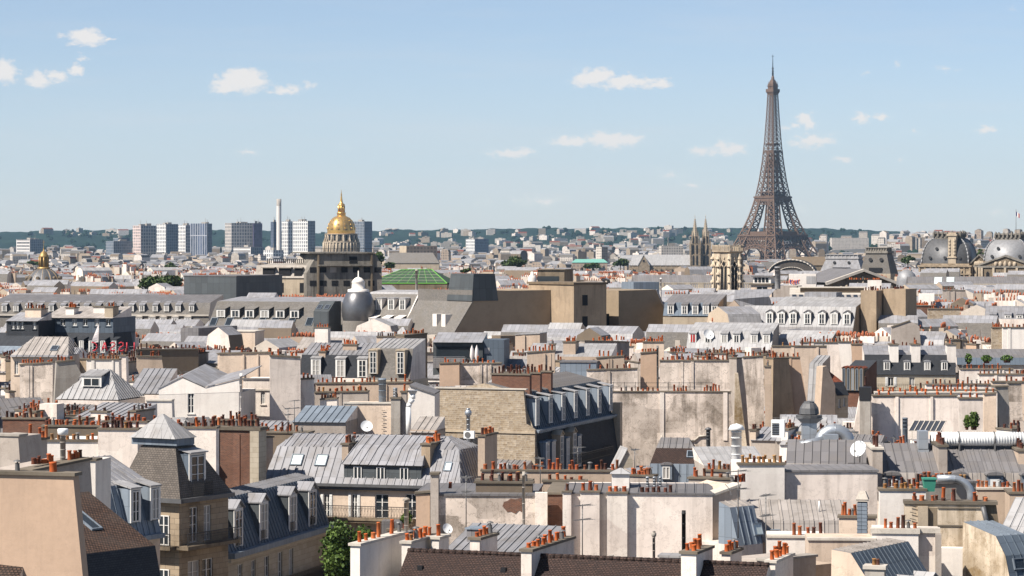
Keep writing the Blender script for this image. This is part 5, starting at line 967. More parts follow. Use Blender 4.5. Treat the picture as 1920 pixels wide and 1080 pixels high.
s3 = b.loc(1160, 545, -2.5)[0]; mb = MB(); mb.prism([b.loc(1160, 545, -2.5), b.loc(1231, 543, -2.5), b.loc(1252, 594, -2.5), b.loc(1272, 640, -2.5), b.loc(1272, 665, -2.5), b.loc(1160, 665, -2.5)], (0, 14, 0)); mb.build('wall', 'blank_tan', b.root); b.pxbox('dark_slot', 1137, 1148, 588, 642, -.05, .04, 'void'); mb = MB(); P = [Vector(b.loc(x, y, -2.55)) for x, y in ((1231, 543), (1252, 594), (1272, 640))]; mb.path(P, .16, 4); mb.build('verge', 'zinc', b.root); b.foot(0, 40, -3, 12)
P = [b.loc(887, 544), b.loc(887, 566), b.loc(852, 625), b.loc(842, 662)]; mb = MB()
for p, q in zip(P, P[1:]): mb.prism([(p[0] - .08, -.06, p[2]), (q[0] - .08, -.06, q[2]), (q[0] - .08, 15, q[2]), (p[0] - .08, 15, p[2])], (-.1, 0, 0))
mb.build('slate_slope', 'slateg', b.root); mb = MB(); q = b.loc(887, 545, 0); mb.frus((q[0] - .3, q[0] + 4.7, -.15, 6.8, q[2] - 1.6), (q[0] + .25, q[0] + 4.3, .2, 6.4, q[2] + 2.6)); mb.build('clad_box', 'leadgrey', b.root)
for t_ in (3.2, 5.6): mb = MB(); x0, z0 = b.loc(866, 601, 0)[0], b.loc(866, 601, 0)[2]; mb.box(x0 - .9, x0 + 1.5, t_, t_ + 1.1, z0 - 1.1, z0 + .9); mb.build('dormer', 'white2', b.root)
b.pxbox('roof_rail', 935, 1035, 538, 539, 2, .1, 'rail')
b = H('grey_clad_box', 'large flat dark grey clad box on the roofs, below the pinkish tower', 345, 518, 500, 443, -24, vt=514, vb=556, cat='rooftop block'); b.body(17, 'leadgrey', z0=15); b.cope(D=17, mat='zincg', h=.15)
# concrete block, net roof
b = H('concrete_block', 'grimy dark concrete block with chamfered shoulders and ribbon windows, below the gilded dome', 575, 556, 560, 716, 12, vt=472, vb=552); b.polywall([(575, 640), (575, 512), (584, 495), (597, 475), (700, 475), (706, 479), (716, 498), (716, 640)], 'concrete', 26); b.foot(0, b.W, 0, 26)
for y0, y1, xs_ in ((501, 511, (581, 600, 619, 640, 662, 682, 702)), (526, 536, (581, 600, 622, 644, 668, 690))):
    for i, x in enumerate(xs_): b.pxbox('ribbon_window', x, x + 12, y0, y1, -.05, .06, 'conc_light' if (i, y0) == (2, 501) else 'void')
for x in (597, 697): b.pxbox('pier', x - 1.5, x + 1.5, 476, 560, -.4, .38, 'darkstone')
b.pxbox('ledge', 597, 698, 496, 499, -.9, .88, 'concrete'); b.pxbox('roof_slab', 580, 703, 473, 475.5, -.5, 27, 'concrete'); b.pxbox('doorway', 655, 670, 481, 494, -.05, .06, 'void'); b.pxbox('railing', 645, 680, 488, 489, -.9, .05, 'iron'); b.pxbox('railing', 585, 712, 466, 466.8, 0, .1, 'iron')
for x in range(588, 712, 14): b.pxbox('railing_post', x, x + .7, 466, 474, 0, .1, 'iron')
b = H('concrete_wing', 'long concrete attic wing with wide dormer windows, left of the grimy chamfered block', 478, 521, 566, 578, -10, vt=484, vb=552); b.body(16, 'stone'); b.roof([(-.2, 0), (1.3, 2.5), (16, 2.9)], ['conc_light', 'conc_light'], endmat='concrete')
for x0, x1 in ((493, 514), (523, 545), (552, 566)): q = b.loc(x0, 517, .2); r_ = b.loc(x1, 517, .2)[0]; b.box('wide_dormer', q[0], r_, .0, 2, b.z + .4, b.z + 2.0, 'void'); b.box('dormer_roof', q[0] - .2, r_ + .2, -.3, 2.2, b.z + 2.0, b.z + 2.2, 'conc_light')
for x0, x1 in ((518, 532), (562, 570)): q = b.loc(x0, 548); b.box('window', q[0], b.loc(x1, 548)[0], -.04, .03, b.z - 3, b.z - 1.0, 'void')
for i in range(24): s = .4 + i * (b.W - 1) / 24; b.box('post', s, s + .14, 8, 8.2, b.z + 2.9, b.z + 3.7, 'iron')
b.box('rail', .3, b.W, 8, 8.1, b.z + 3.7, b.z + 3.8, 'iron'); q = b.loc(552, 486, 9); mb = MB(); mb.prism([(q[0], 9, b.z + 2.8), (q[0] + 4.4, 9, b.z + 2.8), (q[0] + 4.4, 15, b.z + 5), (q[0], 15, b.z + 5)], (0, 0, .2)); mb.build('sloping_roof', 'conc_light', b.root)
b = H('netted_roof', 'low hipped roof under green netting with bright green edges, right of the concrete block', 688, 531, 640, 838, -4, vt=503, vb=540, cat='roof'); b.body(26, 'darkstone', z1=b.z - .3); L = b.W; mb = MB(); e0, e1, r0, r1 = Vector((0, 0, b.z)), Vector((L, 0, b.z)), Vector((6.6, 13, b.z + 3.0)), Vector((13.6, 13, b.z + 3.1)); k0, k1 = Vector((0, 26, b.z)), Vector((L, 26, b.z)); mb.poly((e0, e1, r1, r0)); mb.poly((e0, r0, k0)); mb.poly((e1, r1, k1)); mb.poly((k0, k1, r1, r0)); mb.build('netting', 'netting', b.root); mb = MB()
for p, q in ((e0, r0), (e1, r1), (r0, r1), (e0, e1)): mb.tube(p, q, .12, 4)
for i in range(1, 8): f = i / 8; mb.tube(e0.lerp(e1, f), r0.lerp(r1, f), .05, 4)
mb.build('green_edge', 'mesh_green', b.root); mb = MB()
for i in range(1, 5): f = i / 5; mb.tube(e0.lerp(r0, f) + Vector((0, 0, .05)), e1.lerp(r1, f) + Vector((0, 0, .05)), .045, 4)
mb.build('net_rope', 'capw', b.root)
flue(781, 505, 545, 500, 2.3, 'pale grey vent pipe standing before the green netted roof', 'conc_light', 0)
# buildings of the right middle distance
b = H('stone_attic_house', 'sooty stone attic with a dark glazed lower storey, just left of the stair tower', 1008, 506, 560, 1058, -14, vt=500, vb=528); b.body(8, 'darkstone', z1=b.z); b.pxbox('dark_glazing', 1008, 1048, 518, 530, -.08, .1, 'glass'); b.cope(D=8, o=.3)
mb = MB(); c = at(998, 534, 480); mb.lathe([(.75, 0), (.75, 1.1), (.6, 1.5), (.3, 1.7), (.28, 2.2), (0, 2.3)], 14); tag(mb.build('water_tank', 'white2', None, c), 'small white domed tank on the tan block roof', 'tank')
b = H('grey_plant_room', 'dark grey rooftop plant room with a white pole, right of the tan windowless block', 1188, 529, 520, 1236, 20, vt=526, vb=552, cat='rooftop block'); b.body(6, 'zincm', z0=20); flue(1239, 521, 556, 470, 1.6, 'white vent pole beside the dark grey plant room', 'white2', 0)
b = H('dark_mansard_house', 'brown flat topped zinc mansard with four dark dormers, below the octagonal bell tower', 1243, 592, 445, 1345, -14, vt=553, vb=596); b.body(9, 'stone', z1=b.z - .2); b.roof([(0, 0), (1.4, 2.1), (9, 3.3)], ['zincd', 'zincg'], endmat='tan')
for x in (1256, 1282, 1302, 1322, 1338): q = b.loc(x - 4, 590, .2); b.dorm3(q[0], q[0] + .95, b.z + .25, b.z + 1.75, .2, 'flat', 'zincd', 'zincg', 1.6)
b = H('tan_gable_house', 'tan gable end with a ribbed zinc roof, below the octagonal bell tower', 1357, 582, 440, 1394, -6, vt=560, vb=592); b.polywall([(1357, 640), (1357, 581), (1376, 563), (1395, 582), (1395, 640)], 'beige', 8); b.foot(0, 3, 0, 8); q = b.loc(1376, 562, .1); mb = MB(); mb.poly([(q[0], -.05, q[2] + .1), (q[0] + 5.5, -.05, q[2] + .5), (q[0] + 6.5, 8, q[2] + 1.6), (q[0], 8, q[2] + 1.4)]); mb.poly([(q[0], -.1, q[2] + .1), (b.loc(1396, 583)[0], -.1, b.loc(1396, 583)[2]), (b.loc(1396, 583)[0] + 4.6, 1, b.loc(1396, 583)[2]), (q[0] + 5.5, -.05, q[2] + .5)]); mb.build('zinc_roof', 'zinc', b.root); b.body(6, 'beige', s0=b.loc(1396, 590)[0], s1=b.loc(1440, 590)[0], t0=.5, z1=b.z - .1, name='side_wall')
b = H('penthouse_house', 'cream stair house with a pale blue glazed penthouse and white cylinder, under the lattice tower', 1408, 534, 560, 1447, -14, vt=514, vb=558); b.win(1419, 537, 1439, 555, 'w'); b.body(8, 'cream'); b.cope(D=8, o=.35, h=.3, mat='cap'); b.box('penthouse', .3, b.W - .3, .8, 6, b.z + .3, b.z + 1.6, 'white2'); b.box('penthouse_roof', 0, b.W + .3, .4, 6.4, b.z + 1.6, b.z + 1.8, 'zincg')
for i in range(4): s = .6 + i * (b.W - 1.2) / 4; b.box('penthouse_window', s, s + .55, .74, .81, b.z + .5, b.z + 1.4, 'glass')
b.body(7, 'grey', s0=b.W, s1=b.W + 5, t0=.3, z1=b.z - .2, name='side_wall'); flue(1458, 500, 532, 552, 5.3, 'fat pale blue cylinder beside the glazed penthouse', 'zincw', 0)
b = H('graffiti_hut', 'small white rooftop hut with orange and violet graffiti', 1479, 537, 590, 1530, -8, vt=515, vb=540, cat='hut'); b.body(5, 'white2', z0=20, z1=b.z + 2.6); mb = MB(); r = random.Random(2)
for i in range(9):
    p = Vector((.25 + i * .24, -.05, b.z + .6 + r.uniform(-.1, .2))); pts = [p + Vector((.16 * math.cos(q) , 0, .42 * math.sin(q) + .3)) for q in [j * .9 + r.random() for j in range(6)]]; mb.path(pts, .07, 4, m=i % 2 if i % 3 else 0)
mb.build('graffiti', ['orange', 'blue'], b.root); b.pxbox('glazed_side', 1512, 1529, 518, 532, -.05, .06, 'zincw')
b = H('glasshouse_roof', 'long flat roof with a slatted wooden lantern and rows of glazed strips, below the pediment', 1480, 566, 520, 1652, -6, vt=528, vb=566); b.body(16, 'cream'); b.roof([(0, 0), (4, 1.3), (15, 2.4)], ['zincb', 'capw'], endmat='beige')
for i in range(13): s = .5 + i * b.W / 13.4; mb = MB(); mb.prism([(s, .5, b.z + .25), (s + .75, .5, b.z + .25), (s + .75, 3.5, b.z + 1.22), (s, 3.5, b.z + 1.22)], (0, -.03, .1)); mb.build('glazed_strip', 'glass', b.root)
b.box('lantern', 2, b.W - 3, 7, 7.6, b.z + 1.7, b.z + 2.5, 'dirtroof'); b.box('lantern_roof', 1.6, b.W - 2.6, 6.6, 10, b.z + 2.5, b.z + 2.7, 'capw'); b.prow(1592, 1655, 524, 16, 12, .5, None, 1, 'poto', (1,)); b.body(2, 'white2', s0=b.W - 2.2, s1=b.W + .4, t0=11, z1=b.z + 3.9, name='stair_house')
b = H('white_zinc_mansard', 'big white zinc mansard with seven gabled dormers and a tan windowless side', 1441, 612, 415, 1600, -24, vt=555, vb=622); b.body(12, 'white', z1=b.z - .9); b.roof([(-.5, -.9), (0, 0), (1.4, 3.0), (8, 4.3), (12, 4.0)], ['zincg', 'zincw', 'zincw', 'zincw'], endmat='tan')
for x in (1442, 1464, 1486, 1513, 1540, 1563, 1587): q = b.loc(x - 5, 605, .2); b.dorm3(q[0], q[0] + 1.05, b.z + .4, b.z + 2.1, .12, 'gable', 'zincg', 'zincg', 2.)
b.box('roof_lantern', 3, 8, 8, 11, b.z + 4.3, b.z + 5.0, 'zinc'); q = b.W; b.box('chimney_wall', q + .2, q + 2.6, 3, 12, 0, b.z + 5.4, 'tan'); b.pots(b.root, q + .3, q + 2.4, 3, 12, b.z + 5.4, 14, 2, 'potd'); b.box('chimney_wall', q + 2.8, q + 6.2, 6, 12, 0, b.z + 5.6, 'tan'); b.pots(b.root, q + 3, q + 6, 6, 11, b.z + 5.6, 10, 1, 'potd')
b = H('white_zinc_mansard', 'bright white zinc roof with small dormers, one hung with red curtains', 1286, 655, 392, 1446, -14, vt=606, vb=650); b.body(8, 'grey', z1=b.z); b.roof([(0, 0), (2.0, 2.5), (7.5, 3.6)], ['zincw', 'zincw'], endmat='grey')
for i, x in enumerate((1298, 1326, 1357, 1380, 1413, 1436)):
    q = b.loc(x - 5, 645, .9); d = b.dorm3(q[0], q[0] + .95, b.z + .9, b.z + 2.2, .8, 'flat', 'zincd', 'zincw', 1.6)
    if i == 0: mb = MB(); mb.box(q[0] + .2, q[0] + .42, .68, .71, b.z + 1, b.z + 2.05); mb.box(q[0] + .55, q[0] + .78, .68, .71, b.z + 1, b.z + 2.05); mb.build('curtain', 'redd', d)
dish(1328, 628, 380, .75, 'white dish on the bright white zinc roof', 20)
# ================================================================= right: leaning party walls
def pwall(label, poly, Y, mat, ang=-4., D=1.2, n=0, cap='cap', pot='pot', name='party_wall', vb=None, capseg=None, cat='wall', kinds=(0, 0, 1, 2), rows=1, t0=0):
    xs_ = [p[0] for p in poly]; top = capseg or poly[:2]; b = H(name, label, top[0][0], top[0][1], Y, top[-1][0], ang, vb=vb or max(p[1] for p in poly), vt=min(p[1] for p in poly) - 16, cat=cat)
    q = [(x, y if y < max(p[1] for p in poly) - .5 else y + 60) for x, y in poly]; b.polywall(q, mat, D); b.foot(min(0, b.loc(min(xs_), top[0][1])[0]), b.loc(max(xs_), top[0][1])[0], 0, D)
    if cap: b.copepx(top, -.03, D, cap)
    if b.W > 3.2 and mat not in ('tan', 'rubble', 'brick', 'brown'):
        for q_ in range(rng.choice((1, 2, 2, 3))): x = top[0][0] + (top[-1][0] - top[0][0]) * rng.uniform(.12, .88); b.pxbox('pilaster', x, x + rng.uniform(3, 7), max(top[0][1], top[-1][1]) + 1, max(p_[1] for p_ in poly) + 30, -rng.uniform(.06, .2), .24, mat)
    if n: b.prow(top[0][0] + 1, top[-1][0] - 1, (top[0][1] + top[-1][1]) / 2 - 2, n, 0, min(1., D), None, rows, pot, kinds)
    return b
pwall('broad blotched wall under a long crowd of orange pots and a scrollwork bracket', [(1237, 677), (1380, 677), (1385, 735), (1237, 735)], 326, 'stained', n=30, rows=2, pot='pot'); pwall('pale render wall end with a thick grey pipe, left of the broad blotched wall', [(1201, 663), (1234, 660), (1236, 735), (1200, 735)], 330, 'peach', n=6)
flue(1233, 648, 728, 322, 1.9, 'tall thin grey pipe rising along the pale render wall', 'antenna', 0); pwall('ochre stained strip of wall at the right end of the broad blotched wall', [(1378, 700), (1384, 700), (1402, 790), (1376, 790)], 300, 'ochre', cap=None)
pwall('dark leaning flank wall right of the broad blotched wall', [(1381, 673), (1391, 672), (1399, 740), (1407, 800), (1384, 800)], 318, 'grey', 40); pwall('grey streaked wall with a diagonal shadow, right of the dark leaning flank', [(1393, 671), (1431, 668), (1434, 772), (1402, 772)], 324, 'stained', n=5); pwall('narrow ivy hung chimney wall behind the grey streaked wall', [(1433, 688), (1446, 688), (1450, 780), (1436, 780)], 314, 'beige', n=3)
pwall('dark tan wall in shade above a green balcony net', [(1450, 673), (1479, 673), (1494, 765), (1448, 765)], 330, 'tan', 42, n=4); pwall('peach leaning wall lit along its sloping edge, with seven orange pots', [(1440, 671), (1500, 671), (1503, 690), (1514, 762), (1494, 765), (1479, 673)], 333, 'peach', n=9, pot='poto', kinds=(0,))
pwall('wide cream wall with a shadowed coping and six small pots', [(1447, 650), (1550, 650), (1556, 690), (1560, 700), (1447, 700)], 345, 'cream', n=8); pwall('white leaning wall right of the wide cream wall', [(1500, 643), (1572, 643), (1588, 730), (1560, 730), (1552, 660), (1500, 650)], 352, 'white', n=12); pwall('square white wall block behind the white leaning wall', [(1572, 642), (1597, 642), (1597, 668), (1574, 668)], 362, 'white2', n=4); pwall('pinkish leaning wall above the orange gabled dormers', [(1596, 646), (1618, 646), (1628, 712), (1600, 690)], 358, 'peach', n=6)
b = H('steep_zinc_house', 'steep white zinc slope with a tan side wall among the leaning walls', 1512, 775, 318, 1537, -18, vt=684, vb=775); b.body(6, 'white', z1=b.z); b.roof([(0, 0), (1.6, 5.6), (6, 6.4)], ['zincw', 'zincw'], endmat='beige', sp=.7); pwall('tan flank wall with a slit window right of the steep white zinc slope', [(1543, 688), (1550, 686), (1566, 724), (1567, 780), (1534, 780)], 316, 'beige', 30, cap=None)
b = H('dormer_row_house', 'dark brick front with five little orange gabled dormers', 1579, 735, 335, 1620, -22, vt=672, vb=760); b.body(6, 'brick', z1=b.z); b.roof([(0, 0), (.5, 2.4), (6, 3.6)], ['slate', 'slate'], endmat='brick')
for i in range(5): s = .1 + i * b.W / 5.1; b.dorm3(s, s + .42, b.z + .2, b.z + 2.9, -.2, 'gable', 'darkstone', 'tileo', 2., 'd', front='darkstone', over=.15)
b = H('small_house', 'little stone house with dark windows and flower boxes beside the orange gabled dormers', 1567, 742, 318, 1590, 40, vt=690, vb=790); b.win(1572, 748, 1576, 765, 'w'); b.win(1581, 746, 1585, 762, 'w'); b.body(4, 'ashlar'); b.roof([(-.2, 0), (.8, 1.5), (4, 3.2)], ['slate', 'tileo'], endmat='stone')
b = H('dark_mansard_house', 'long black slate mansard with oval dormers and white chimney slabs over a pale stone front', 1621, 703, 348, 1792, -5, vt=636, vb=735)
for x in (1665, 1705): b.win(x, 708, x + 10, 724, 'fs' if x < 1700 else 'f')
b.body(9, 'ashlar'); b.roof([(-.2, .05), (1.1, 2.5), (8, 3.4)], ['slate', 'zinc'], endmat='white')
for x in (1661, 1699, 1737, 1769): q = b.loc(x - 4, 693, .2); b.dorm3(q[0], q[0] + .75, b.z + .6, b.z + 1.7, .15, 'arch', 'leadd', 'zinc', 1.6)
for x in (1668, 1709, 1776): b.stack(x, 645, 1.1, 3.5, 2.9, 8, .6, 'white2', 1, 'pot'); 
b.rail(1640, 1790, 720, .9, -.5, None, .25, slab='stone')
b = H('zinc_terrace_house', 'low grey zinc roof with a planted terrace, right of the black slate mansard', 1794, 672, 360, 1950, -3, vt=652, vb=690); b.body(6, 'grey', z1=b.z - .8); b.roof([(-.3, -.8), (.3, .1), (6, 1.0)], ['zincd', 'zincg']); plant(1816, 683, 352, 14, 16, 'leafy shrub on the terrace right of the black slate mansard', seed=3); plant(1850, 681, 352, 22, 11, 'yellow green shrub in the middle of the planted terrace', seed=4); plant(1888, 680, 352, 26, 10, 'low shrub at the right of the planted terrace', seed=5)
pwall('smooth white trapezoid wall with a black topped chimney', [(1612, 744), (1795, 744), (1803, 828), (1586, 828)], 262, 'white', n=7, capseg=[(1636, 743), (1795, 743)], pot='poto', vb=815); b = H('black_chimney', 'square tiled chimney with a soot blackened top, left of the white trapezoid wall', 1612, 727, 260, 1632, -10, vb=800, cat='chimney'); b.body(1.2, 'conc_light'); b.box('sooty_top', -.05, b.W + .05, -.05, 1.25, b.z - 1.2, b.z + .05, 'iron'); b.prow(1614, 1630, 722, 2, .2, .8)
pwall('long pale wall with bright pots behind the white trapezoid wall', [(1640, 737), (1868, 737), (1868, 800), (1640, 800)], 278, 'white2', n=22, cap='capw', pot='poto'); pwall('white wall with two pots and a shadowed pier, right of the trapezoid wall', [(1797, 748), (1843, 748), (1843, 830), (1802, 830)], 268, 'white', n=3); pwall('tall cream wall standing right of the two pot wall', [(1845, 740), (1868, 738), (1868, 832), (1845, 832)], 272, 'cream', n=2)
pwall('grey leaning wall patched with torn lead, at the right', [(1866, 726), (1890, 725), (1899, 800), (1880, 800)], 288, 'conc_light', 10); pwall('white wall with torn lead flashing near the right edge', [(1890, 719), (1915, 719), (1920, 790), (1896, 790)], 292, 'stained', 0); pwall('pale wall cut by the right edge under three pots', [(1860, 717), (1945, 717), (1945, 790), (1915, 790), (1912, 722), (1860, 722)], 296, 'cream', n=8)
for lab, x0, y0, x1, Y, n in (('long low pot wall just below the planted terrace', 1736, 722, 1868, 300, 16), ('second long pot wall above the planted shrubs of the trapezoid wall', 1700, 733, 1870, 288, 15), ('high pot wall at the right edge below the terrace', 1835, 703, 1945, 322, 14), ('pale pot wall at the right, topmost of the stepped rows', 1800, 693, 1900, 332, 12)): pwall(lab, [(x0, y0), (x1, y0), (x1, y0 + 22), (x0, y0 + 22)], Y, 'white', n=n, cap='cap')
plant(1826, 806, 262, 22, 28, 'round green bush by the white two pot wall', 'leaf', 6, 500); plant(1813, 806, 261, 12, 22, 'thin green shrub left of the round green bush', 'leaf', 7, 250)
b = H('solar_panel_frame', 'tilted row of dark solar panels in front of the white trapezoid wall', 1704, 808, 235, 1764, -12, vt=790, vb=812, cat='solar panels'); mb = MB(); L = b.W; mb.poly([(0, 0, b.z), (L, 0, b.z), (L + .4, 1.4, b.z + .8), (.4, 1.4, b.z + .8)]); mb.build('panel', 'solar', b.root); mb = MB()
for i in range(7): s = L * i / 6; mb.tube((s, -.02, b.z + .03), (s + .4, 1.38, b.z + .83), .04, 4)
mb.tube((0, 0, b.z), (L, 0, b.z), .04, 4); mb.tube((.4, 1.4, b.z + .8), (L + .4, 1.4, b.z + .8), .04, 4); mb.tube((.2, 1.2, b.z - 3), (.2, 1.2, b.z + .6), .05, 4); mb.tube((L, 1.2, b.z - 3), (L, 1.2, b.z + .6), .05, 4); mb.build('frame', 'capw', b.root); flue(1697, 783, 812, 238, 5, 'ribbed blue-grey cylinder vent left of the solar panels', 'zincm', 0, n=14)
# far right roofs
b = H('ribbed_zinc_house', 'ribbed grey zinc roof with two dormers under the far right chimney rows', 1846, 598, 425, 1960, -12, vt=568, vb=600); b.body(8, 'white'); b.roof([(0, 0), (4.5, 1.9), (8, 1.0)], ['zinc', 'zinc']); 
for x in (1862, 1890, 1912): b.dorm(x - 6, x + 6, 590, 597, .3, 'flat', 'zincd', 'zinc', 1.6)
pwall('bright white windowless wall at the right edge with a rubble strip', [(1880, 615), (1955, 615), (1955, 652), (1880, 652)], 372, 'white2', -4, n=10); pwall('rubble stone wall strip left of the bright white edge wall', [(1860, 615), (1880, 615), (1880, 650), (1860, 650)], 373, 'rubble', -4, n=6); pwall('grey gabled party wall among the right hand roofs', [(1672, 614), (1706, 602), (1724, 612), (1730, 640), (1670, 640)], 392, 'grey', n=0, capseg=[(1672, 614), (1706, 602)])
pwall('rubble chimney wall with shaded pilasters in the right middle distance', [(1740, 580), (1800, 580), (1800, 608), (1740, 608)], 440, 'rubble', n=14); pwall('dark brick chimney wall with a crest of orange pots, right of the white zinc mansard', [(1705, 574), (1755, 574), (1755, 592), (1705, 592)], 448, 'brick', n=22, pot='poto'); b = H('white_hut', 'little white rooftop hut with pipes, right of the pediment', 1722, 551, 520, 1752, -10, vt=548, vb=572, cat='hut'); b.body(4, 'white2', z0=18); pwall('grey party wall with stepped top below the domed pavilion', [(1768, 545), (1810, 545), (1815, 560), (1768, 562)], 600, 'grey', n=10)
b = H('slate_house', 'brown ribbed mansard roof with a white base, right of the tan side wall', 1672, 572, 480, 1706, -12, vt=550, vb=580); b.body(6, 'white', z1=b.z); b.roof([(0, 0), (3, 2.2), (6, 0)], ['zincg', 'zincg'], hl=[0, .8, 0], hr=[0, .8, 0])
# ================================================================= left and centre middle distance
b = H('dark_dormer_house', 'dark blue clad attic with six white windows under a pale zinc roof, at the left', 82, 595, 372, 212, -14, vt=572, vb=655)
for x0 in (91, 113, 135, 155, 177, 198): b.win(x0, 598, x0 + 9, 611, 'w')
b.body(8, 'zincd', z0=b.z - 2.2); b.body(7.5, 'zincd', t0=.3, z1=b.z - 2, name='lower_wall'); b.roof([(-.35, -.05), (6.5, 1.35)], ['zincb']); b2z = b.z; mb = MB(); mb.poly([(-.2, -2.4, b.z - 5.2), (b.W + .8, -2.4, b.z - 5.2), (b.W + .1, -.03, b.z - 2.0), (0, -.03, b.z - 2.0)]); mb.poly([(b.W + .8, -2.4, b.z - 5.2), (b.W + .1, -.03, b.z - 2.0), (b.W + .1, 6, b.z - 2), (b.W + .8, 6, b.z - 5.2)]); mb.build('slate_slope', 'slate', b.root)
for x in (128, 150, 168, 190, 211): q = b.loc(x, 640, -1.7); b.dorm3(q[0], q[0] + .6, b.z - 4.6, b.z - 2.9, -1.9, 'flat', 'slate', 'slate', 1.5)
b.stack(123, 576, 1.2, 1.6, 1.2, 8, 1.5, 'white2', 2, 'poto'); b.stack(175, 574, 3.0, 1.4, 1.6, 0, 2.5, 'white2', 1); b.stack(196, 574, 1.2, 2.0, 6, 6, .2, 'stone', 2, 'poto')
b = H('dark_dormer_house', 'dark slate attic with a triple window and lean-to zinc roofs at the left edge', 12, 601, 368, 72, -16, vt=576, vb=655)
for x0 in (21, 29.5, 38, 61): b.win(x0, 603, x0 + 6.5, 617, 'w')
b.body(7, 'slate', z0=b.z - 2.4); b.body(7, 'slate', s0=-3, s1=b.W, t0=.4, z1=b.z - 2, name='lower_wall'); b.roof([(-.35, -.05), (4, 1.0)], ['zinc']); mb = MB(); mb.poly([(-3, -2.2, b.z - 4.3), (b.W, -2.2, b.z - 4.3), (b.W, .35, b.z - 1.6), (-3, .35, b.z - 1.6)]); mb.build('slate_slope', 'slate', b.root); b.box('lean_to', -3, b.W - .5, -2.9, -1.2, 0, b.z - 4.0, 'zincd'); mb = MB(); mb.poly([(-3, -3.2, b.z - 4.2), (b.W - .4, -3.2, b.z - 4.2), (b.W - .4, -1.3, b.z - 3.3), (-3, -1.3, b.z - 3.3)]); mb.build('lean_to_roof', 'zincm', b.root); b.stack(47, 578, 2.3, 2, 4.5, 12, 1.5, 'cream', 2, 'pot')
a = at(176, 657, 335); root = empty('white_flag', a, 0, 'white pennant hanging from a short pole above the red letters', 'flag'); mb = MB(); mb.tube((.55, 0, -.5), (.62, 0, 3.2), .035, 5); mb.build('pole', 'antenna', root); mb = MB(); n = 8
for i in range(n):
    f0, f1 = i / n, (i + 1) / n; w0, w1 = .1 + .85 * f0, .1 + .85 * f1; mb.poly([(.6, 0, 3.1 - 2.1 * f0), (.6 - w0, .1 * math.sin(6 * f0), 3.1 - 2.25 * f0), (.6 - w1, .1 * math.sin(6 * f1), 3.1 - 2.25 * f1), (.6, 0, 3.1 - 2.1 * f1)])
mb.build('cloth', 'cloth', root)
a = at(170, 658, 325); root = empty('rooftop_sign', a, 0, 'row of red rooftop letters on a frame, seen from behind', 'sign'); k = 325 / F; h = 16 * k
def letter(x0, w_, strokes): mb = MB(); [mb.path([(x0 * k + a_ * w_ * k, 0, c_ * h) for a_, c_ in st], .085, 5) for st in strokes]; mb.build('letter', 'red', root)
letter(2, 10, [[(0, 1), (.5, .97), (.85, .8), (1, .5), (.85, .2), (.5, .03), (.2, 0)]]); letter(21, 10, [[(0, 0), (.55, 1), (1, 0)], [(.2, .35), (.8, .35)]])
for x in (37, 53): letter(x, 9, [[(0, .85), (.3, 1), (.75, .97), (1, .75), (.7, .55), (.3, .42), (0, .2), (.3, 0), (.75, .02), (1, .15)]])
letter(68, 1, [[(0, 0), (0, 1)]]); letter(82, 1, [[(0, 0), (0, 1)]]); mb = MB()
for z in (.1, h * .5): mb.tube((0, .15, z), (84 * k, .15, z), .03, 4)
for i in range(7): mb.tube((i * 14 * k, .15, -1.6), (i * 14 * k, .15, h * .6), .03, 4); mb.tube((i * 14 * k, .15, h * .5), (i * 14 * k + .5, 1.2, -1), .025, 4)
mb.build('sign_frame', 'rail', root)
b = H('cream_zinc_house', 'low house with a broad sunny cream zinc roof and a tilted skylight, at the left', 20, 668, 305, 118, -6, vt=638, vb=715); b.win(27, 677, 34, 702, 'f'); b.body(7, 'cream'); b.roof([(-.4, -.05), (0, .15), (4.6, 2.0), (7, 1.6)], ['zinc', 'zincb', 'zincb'], hl=[0, 0, 1.4, 1.4], hr=[-.6, -.6, .6, .6], sp=.8); b.skyl(100, 658, .8, 1.2, 1, 'solar')
pwall('stained pale wall with a ladder and a zinc hopper at the left', [(37, 685), (99, 680), (98, 755), (38, 755)], 286, 'stained', n=11, pot='poto'); pwall('leaning grey wall with a bright zinc edge, left of the white pyramid roof', [(106, 680), (140, 676), (152, 700), (104, 748), (99, 748)], 283, 'conc_light', 15, n=5); pwall('clean white wall with a row of capped pots beside the hipped zinc roof', [(162, 675), (223, 675), (226, 742), (197, 740), (162, 705)], 287, 'white2', n=12, pot='pot', vb=738); pwall('white flank pier right of the clean white wall', [(224, 668), (236, 668), (239, 724), (228, 724)], 291, 'white', n=0)
b = H('hipped_zinc_house', 'steep hipped pale zinc roof with a gabled dormer, at the left', 104, 748, 272, 222, -14, vt=698, vb=752); b.body(7, 'white', z1=b.z - .1); b.roof([(0, 0), (3.4, 2.8), (7, 0)], ['zincw', 'zincw'], hl=[0, 2.6, 0], hr=[0, 2.2, 0]); b.dorm(154, 190, 706, 725, 1.2, 'flat', 'zincm', 'zincw', 2.2)
b = H('slanting_zinc_house', 'slanting ribbed zinc roof with stray shadows right of the white flank pier', 238, 738, 280, 303, -10, vt=690, vb=740); b.body(6, 'white', z1=b.z - .1); b.roof([(0, 0), (5.4, 2.3)], ['zinc']); pwall('shaded peach wall with a dark leaning edge above the slanting zinc roof', [(256, 669), (303, 670), (312, 732), (300, 735), (256, 690)], 300, 'beige', 8, n=8, pot='potd'); pwall('long shadowed grey wall under a line of dull pots', [(255, 657), (372, 656), (372, 700), (305, 700), (300, 672), (255, 672)], 332, 'brown', 25, n=14, pot='potd')
